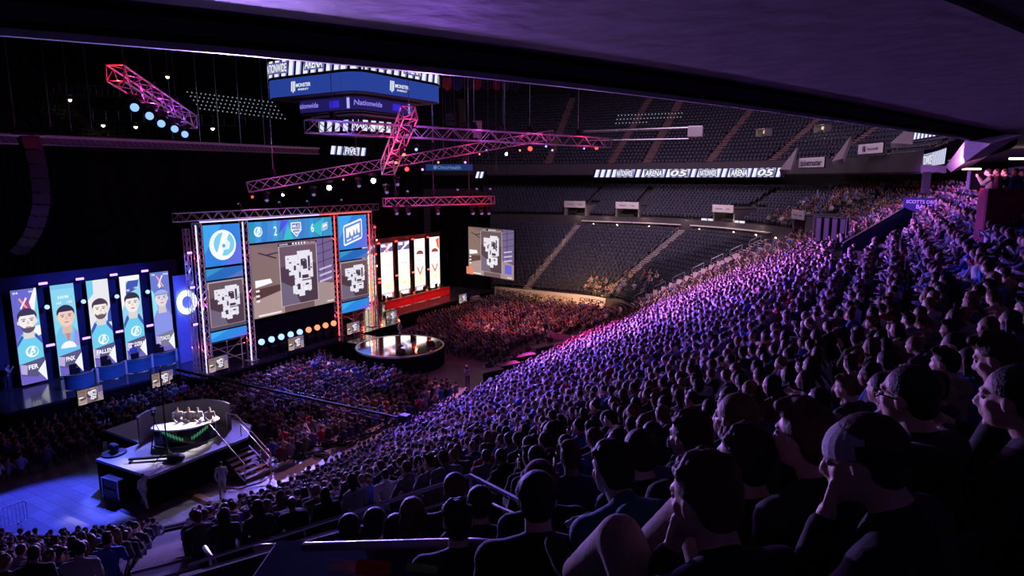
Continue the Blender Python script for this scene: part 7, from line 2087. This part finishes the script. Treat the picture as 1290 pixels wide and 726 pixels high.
hero(680, 606, 3.7, 'person in a maroon beanie just behind the black cap', 'lap', -4, 0, 0, 'short', 0, (.02, .02, .02), turn=-.1, beanie=(.22, .05, .07))
hero(770, 593, 2.8, 'person in profile with a teal collar looking left, bottom centre', 'lean', 6, 0, 0, 'curly', 0, (.03, .16, .20), turn=.05, hood=True)
hero(868, 552, 2.95, 'person with bushy dark hair beside the older bearded man', 'crossed', 6, 4, 0, 'curly', 1, (.02, .02, .03), turn=.1)
hero(805, 570, 3.2, 'broad dark haired person behind the teal collar', 'lap', -6, 0, 0, 'short', 0, (.012, .012, .014), turn=0)
hero(573, 616, 4.6, 'reddish haired person, highest head of the bottom centre cluster', 'lap', 0, 0, 0, 'short', 2, (.02, .02, .02), turn=-.2)
hero(577, 658, 3.6, 'person with large round dark hair just above the blue handrail bend', 'lap', 0, 0, 0, 'curly', 0, (.02, .02, .02), turn=-.2)
hero(604, 634, 4.2, 'person with dark hair right of the reddish haired head', 'lap', 0, 0, 0, 'short', 0, (.02, .02, .02), turn=-.2)
hero(520, 648, 4.3, 'person with long brown hair above the middle of the blue handrail', 'lap', 0, 0, 0, 'long', 2, (.02, .02, .02), turn=-.25, female=True)
hero(500, 668, 4.4, 'short dark head right above the blue handrail, left of the long hair', 'lap', 0, 0, 0, 'short', 1, (.02, .02, .02), turn=-.25)
hero(473, 660, 4.5, 'dark head above the left half of the blue handrail', 'lap', 0, 0, 0, 'short', 0, (.02, .02, .02), turn=-.25)
hero(441, 666, 4.9, 'dark head nearest the left end of the blue handrail', 'lap', 0, 0, 0, 'short', 0, (.01, .01, .01), turn=-.25)
# yellow wristband and small wall of knees light patch
# ================================================================ lights
def spot(loc, tgt, power, col, deg, blend=.6, rad=.25, name='wash_light'):
    L = bpy.data.lights.new(name, 'SPOT'); L.energy = power; L.color = col; L.spot_size = math.radians(deg); L.spot_blend = blend; L.shadow_soft_size = rad
    o = bpy.data.objects.new(name, L); COL.objects.link(o); o.location = V(loc) + (V(tgt) - V(loc)).normalized() * 1.1
    o.rotation_euler = (V(tgt) - V(loc)).to_track_quat('-Z', 'Y').to_euler(); return o
def point(loc, power, col, rad=.1, name='lamp_light'):
    L = bpy.data.lights.new(name, 'POINT'); L.energy = power; L.color = col; L.shadow_soft_size = rad
    o = bpy.data.objects.new(name, L); COL.objects.link(o); o.location = loc; return o
def area(loc, tgt, power, col, sx, sy, name='screen_light'):
    L = bpy.data.lights.new(name, 'AREA'); L.shape = 'RECTANGLE'; L.size = sx; L.size_y = sy; L.energy = power; L.color = col
    o = bpy.data.objects.new(name, L); COL.objects.link(o); o.location = loc
    o.rotation_euler = (V(tgt) - V(loc)).to_track_quat('-Z', 'Y').to_euler(); return o
BL = (.22, .18, 1.0); VI = (.45, .18, 1.0); MG = (1.0, .12, .75); WB = (.6, .55, 1.0)
K = 1.0
# blue violet washes from the rig over the stands and the floor
BL = (.13, .12, 1.0); VI = (.38, .12, 1.0)
BL = (.24, .12, 1.0); BM = (.40, .14, 1.0); VI = (.36, .16, 1.0)
spot(at(414, 228, 50), (8, -2, 5), 230000, BL, 52, .8)
spot(at(356, 240, 50), (4, -17, 3), 40000, (.24, .18, 1), 44)
spot(at(470, 220, 51), (11, 8, 6), 270000, BM, 52, .8)
spot(at(586, 200, 54), (13, 22, 8), 110000, (.5, .18, 1), 50)
spot(at(638, 190, 57), (6, 32, 6), 34000, (.9, .45, .8), 40)
spot(at(668, 180, 58), (2.5, 13, 2), 130000, (1.0, .05, .55), 34, .9)
spot(at(512, 207, 51), (-8, 24, 1), 15000, (1, .2, .3), 40)
spot(at(414, 228, 50), (-11, 0, 0), 22000, (.34, .2, 1), 46)
spot(at(187, 138, 38), (-9, -19.5, 0), 60000, (.05, .07, 1), 22, .4)
spot(at(552, 200, 54), (-1.5, 3, 0), 26000, (1, .25, .5), 16, .7)
spot(at(600, 190, 55), (-2.5, -7.5, 0), 26000, (1, .35, .6), 18, .7)
spot(at(524, 184, 47), at_plane(243, 530, 2, 2.7), 90000, (1, .86, .9), 7.5, .6)
spot(at(202, 148, 41), (-8.2, -15.5, 1.5), 30000, (.2, .22, 1), 11, .5)
spot(at(668, 180, 58), (24, 14, 13), 22000, (.75, .25, 1), 40)
spot(at(414, 228, 50), at(510, 686, 3.9), 60000, (.12, .12, 1), 3.2, .5)  # narrow beam added to brighten the foreground handrail
spot(at(470, 220, 51), at_plane(235, 625, 2, 1), 16000, (.8, .7, 1), 10, .7)  # spot added to brighten the people walking below the platform
# added low lamps on the stage side that rim the nearest heads
spot((-13, -4, 9.5), (22, -26, 13.5), 52000, (.44, .26, 1), 46, .6, .3)
spot((-14, 16, 9.5), (24, -16, 13), 22000, (.36, .12, 1), 46, .6, .3)
# stage washes
spot((-14, -8, 13.5), (-24, -8, 2), 8000, (.1, .15, 1), 70)
spot((-14, 24, 13.5), (-23, 24, 2), 9000, (1, .25, .2), 60)
spot((-12, 5, 14), (-18, 3, 8), 2500, VI, 80)
for i in range(4):
    y = Y0L + i * (PW + PG) * .985 + PW + PG / 2
    point((XS + .25, y, 8.5), 18, (.04, .04, 1), .08, 'strobe_glow'); point((XS + .25, y, 3.9), 12, (.04, .04, 1), .08, 'strobe_glow')
for i in range(5):
    point((XS + .3, ys[i] - .45, 8.3), 40, (1, .08, .05), .08, 'strobe_glow'); point((XS + .3, ys[i] - .45, 4.1), 30, (1, .12, .05), .08, 'strobe_glow')
# unseen lamps added to light the soffit over our heads
spot((-2, -8, 1.8), (20, -24, 17), 700, (.52, .26, .9), 90)
spot((-4, -14, 2.5), (17, -33, 16.3), 900, (.35, .25, 1), 60)
spot((2, 12, 3.5), (32, -12, 17), 950, (.5, .25, .8), 90)
spot((-12, -2, 2), (21.6, -30.2, 16.2), 900, (1, .6, .75), 3.2, .9)  # narrow added spot standing in for a reflection on the slab
# faint added fill that lifts the far stands, no fixture there
area((-5, 45, 32.5), (0, 60, 12), 5200, (.62, .38, .62), 30, 10, 'far_stand_fill')
area((24, 34, 32.5), (28, 52, 15), 3200, (.62, .38, .62), 20, 10, 'far_stand_fill')
spot((-6, 38, 20), (-4, 50, 6), 9000, (.75, .5, .6), 110, name='far_stand_fill')  # added fill for the lower far seats
# lamps inside the trusses
for a, b, c1, c2, e in ((T1a, T1b, (.9, .05, .5), (1, .03, .22), 60), (T2a, T2b, (.2, .1, 1), (1, .03, .2), 60), (T3a, T3b, (1, .03, .25), (1, .03, .12), 45), (T4a, T4b, (1, .05, .5), (1, .02, .04), 60), (T5a, T5b, (1, .02, .03), (.4, .05, .9), 55)):
    n = 5
    for i in range(n):
        q = a.lerp(b, (i + .5) / n); c = tuple(c1[k] + (c2[k] - c1[k]) * i / (n - 1) for k in range(3)); point(q + V((.9, -.9, -.2)), e * K, c, .12, 'truss_lamp')
for i, y in enumerate(COLY):
    for z in (3.2, 6.4, 9.6): point((PX, y, z), 22 * K, (1, .06, .08) if i else (1, .12, .3), .06, 'column_lamp')
for i in range(4): point((PX + .2, COLY[0] + 1.5 + i * 4.3, ZT + .5), 3 * K, (.7, .2, .6), .06, 'truss_lamp')
for i in range(5):
    y = yc0 + .6 + i * .93; point((PX + .1, y, 2.9), 12, (.25, .3, 1), .1, 'floor_lamp_light')
point(jc + V((3, -6, Zj - 3)), 150, (.2, .2, 1), .3, 'scoreboard_glow')
point(at(842, 270, 93), 700, (1, .8, .6), .2, 'doorway_light'); point(at(740, 270, 98), 240, (1, .7, .3), .2, 'doorway_light')
for nm, t in (('far_end', .4), ('far_end', .9), ('far_corner', .95), ('far_corner', .8), ('far_corner', .62), ('far_corner', .5)):
    x, y, a = SEG[nm][1](t, 17.2); point((x, y, zl + 2.0), 25, (1, .65, .45), .1, 'concourse_lamp')
spot((-6, 33, 6), (-9, 38.6, .3), 3000, (1, .5, .25), 120, name='added_board_fill')  # lamp added to brighten the advertising board
for px, py in ((962, 166), (1036, 161), (1108, 156)): c = at(px, py, 84); point(c + V((-.6, -1.5, .2)), 30, (1, .75, .5), .1, 'entrance_light')
spot(at(1120, 235, 20), at(1222, 195, 22), 1700, (1, .3, .75), 50, name='added_wedge_fill')  # unseen lamp added to turn the wedge pink

w = bpy.data.worlds.new('arena_dark'); scene.world = w; w.use_nodes = True
bg = w.node_tree.nodes['Background']; bg.inputs[0].default_value = (.25, .18, .5, 1); bg.inputs[1].default_value = .004

# ================================================================ camera and view
cam = bpy.data.cameras.new('camera'); co = bpy.data.objects.new('camera', cam); COL.objects.link(co)
co.location = CAM; cam.sensor_width = 36; cam.lens = 36 * FOC / 1290; cam.clip_start = .05; cam.clip_end = 400
fwd = V((-math.sin(YAW) * math.cos(PIT), math.cos(YAW) * math.cos(PIT), -math.sin(PIT)))
co.rotation_euler = fwd.to_track_quat('-Z', 'Y').to_euler()
scene.camera = co
vs_ = scene.view_settings; scene.display_settings.display_device = 'sRGB'
vs_.view_transform = 'Standard'; vs_.look = 'None'; vs_.exposure = 0; vs_.gamma = 1; vs_.use_curve_mapping = False
cy = scene.cycles
cy.use_denoising = True; cy.max_bounces = 4; cy.diffuse_bounces = 2; cy.glossy_bounces = 3; cy.transmission_bounces = 2; cy.sample_clamp_indirect = 4; cy.use_light_tree = True
cy.caustics_reflective = False; cy.caustics_refractive = False
spot(at(1010, 215, 50), at(1023, 205, 70), 2600, (.9, .8, 1), 16, .5, name='added_sign_fill')  # added lamp that brightens the lowercase word sign
spot(at(1080, 205, 48), at(1097, 188, 66), 2200, (.9, .8, 1), 14, .5, name='added_sign_fill')  # added lamp that brightens the higher sign
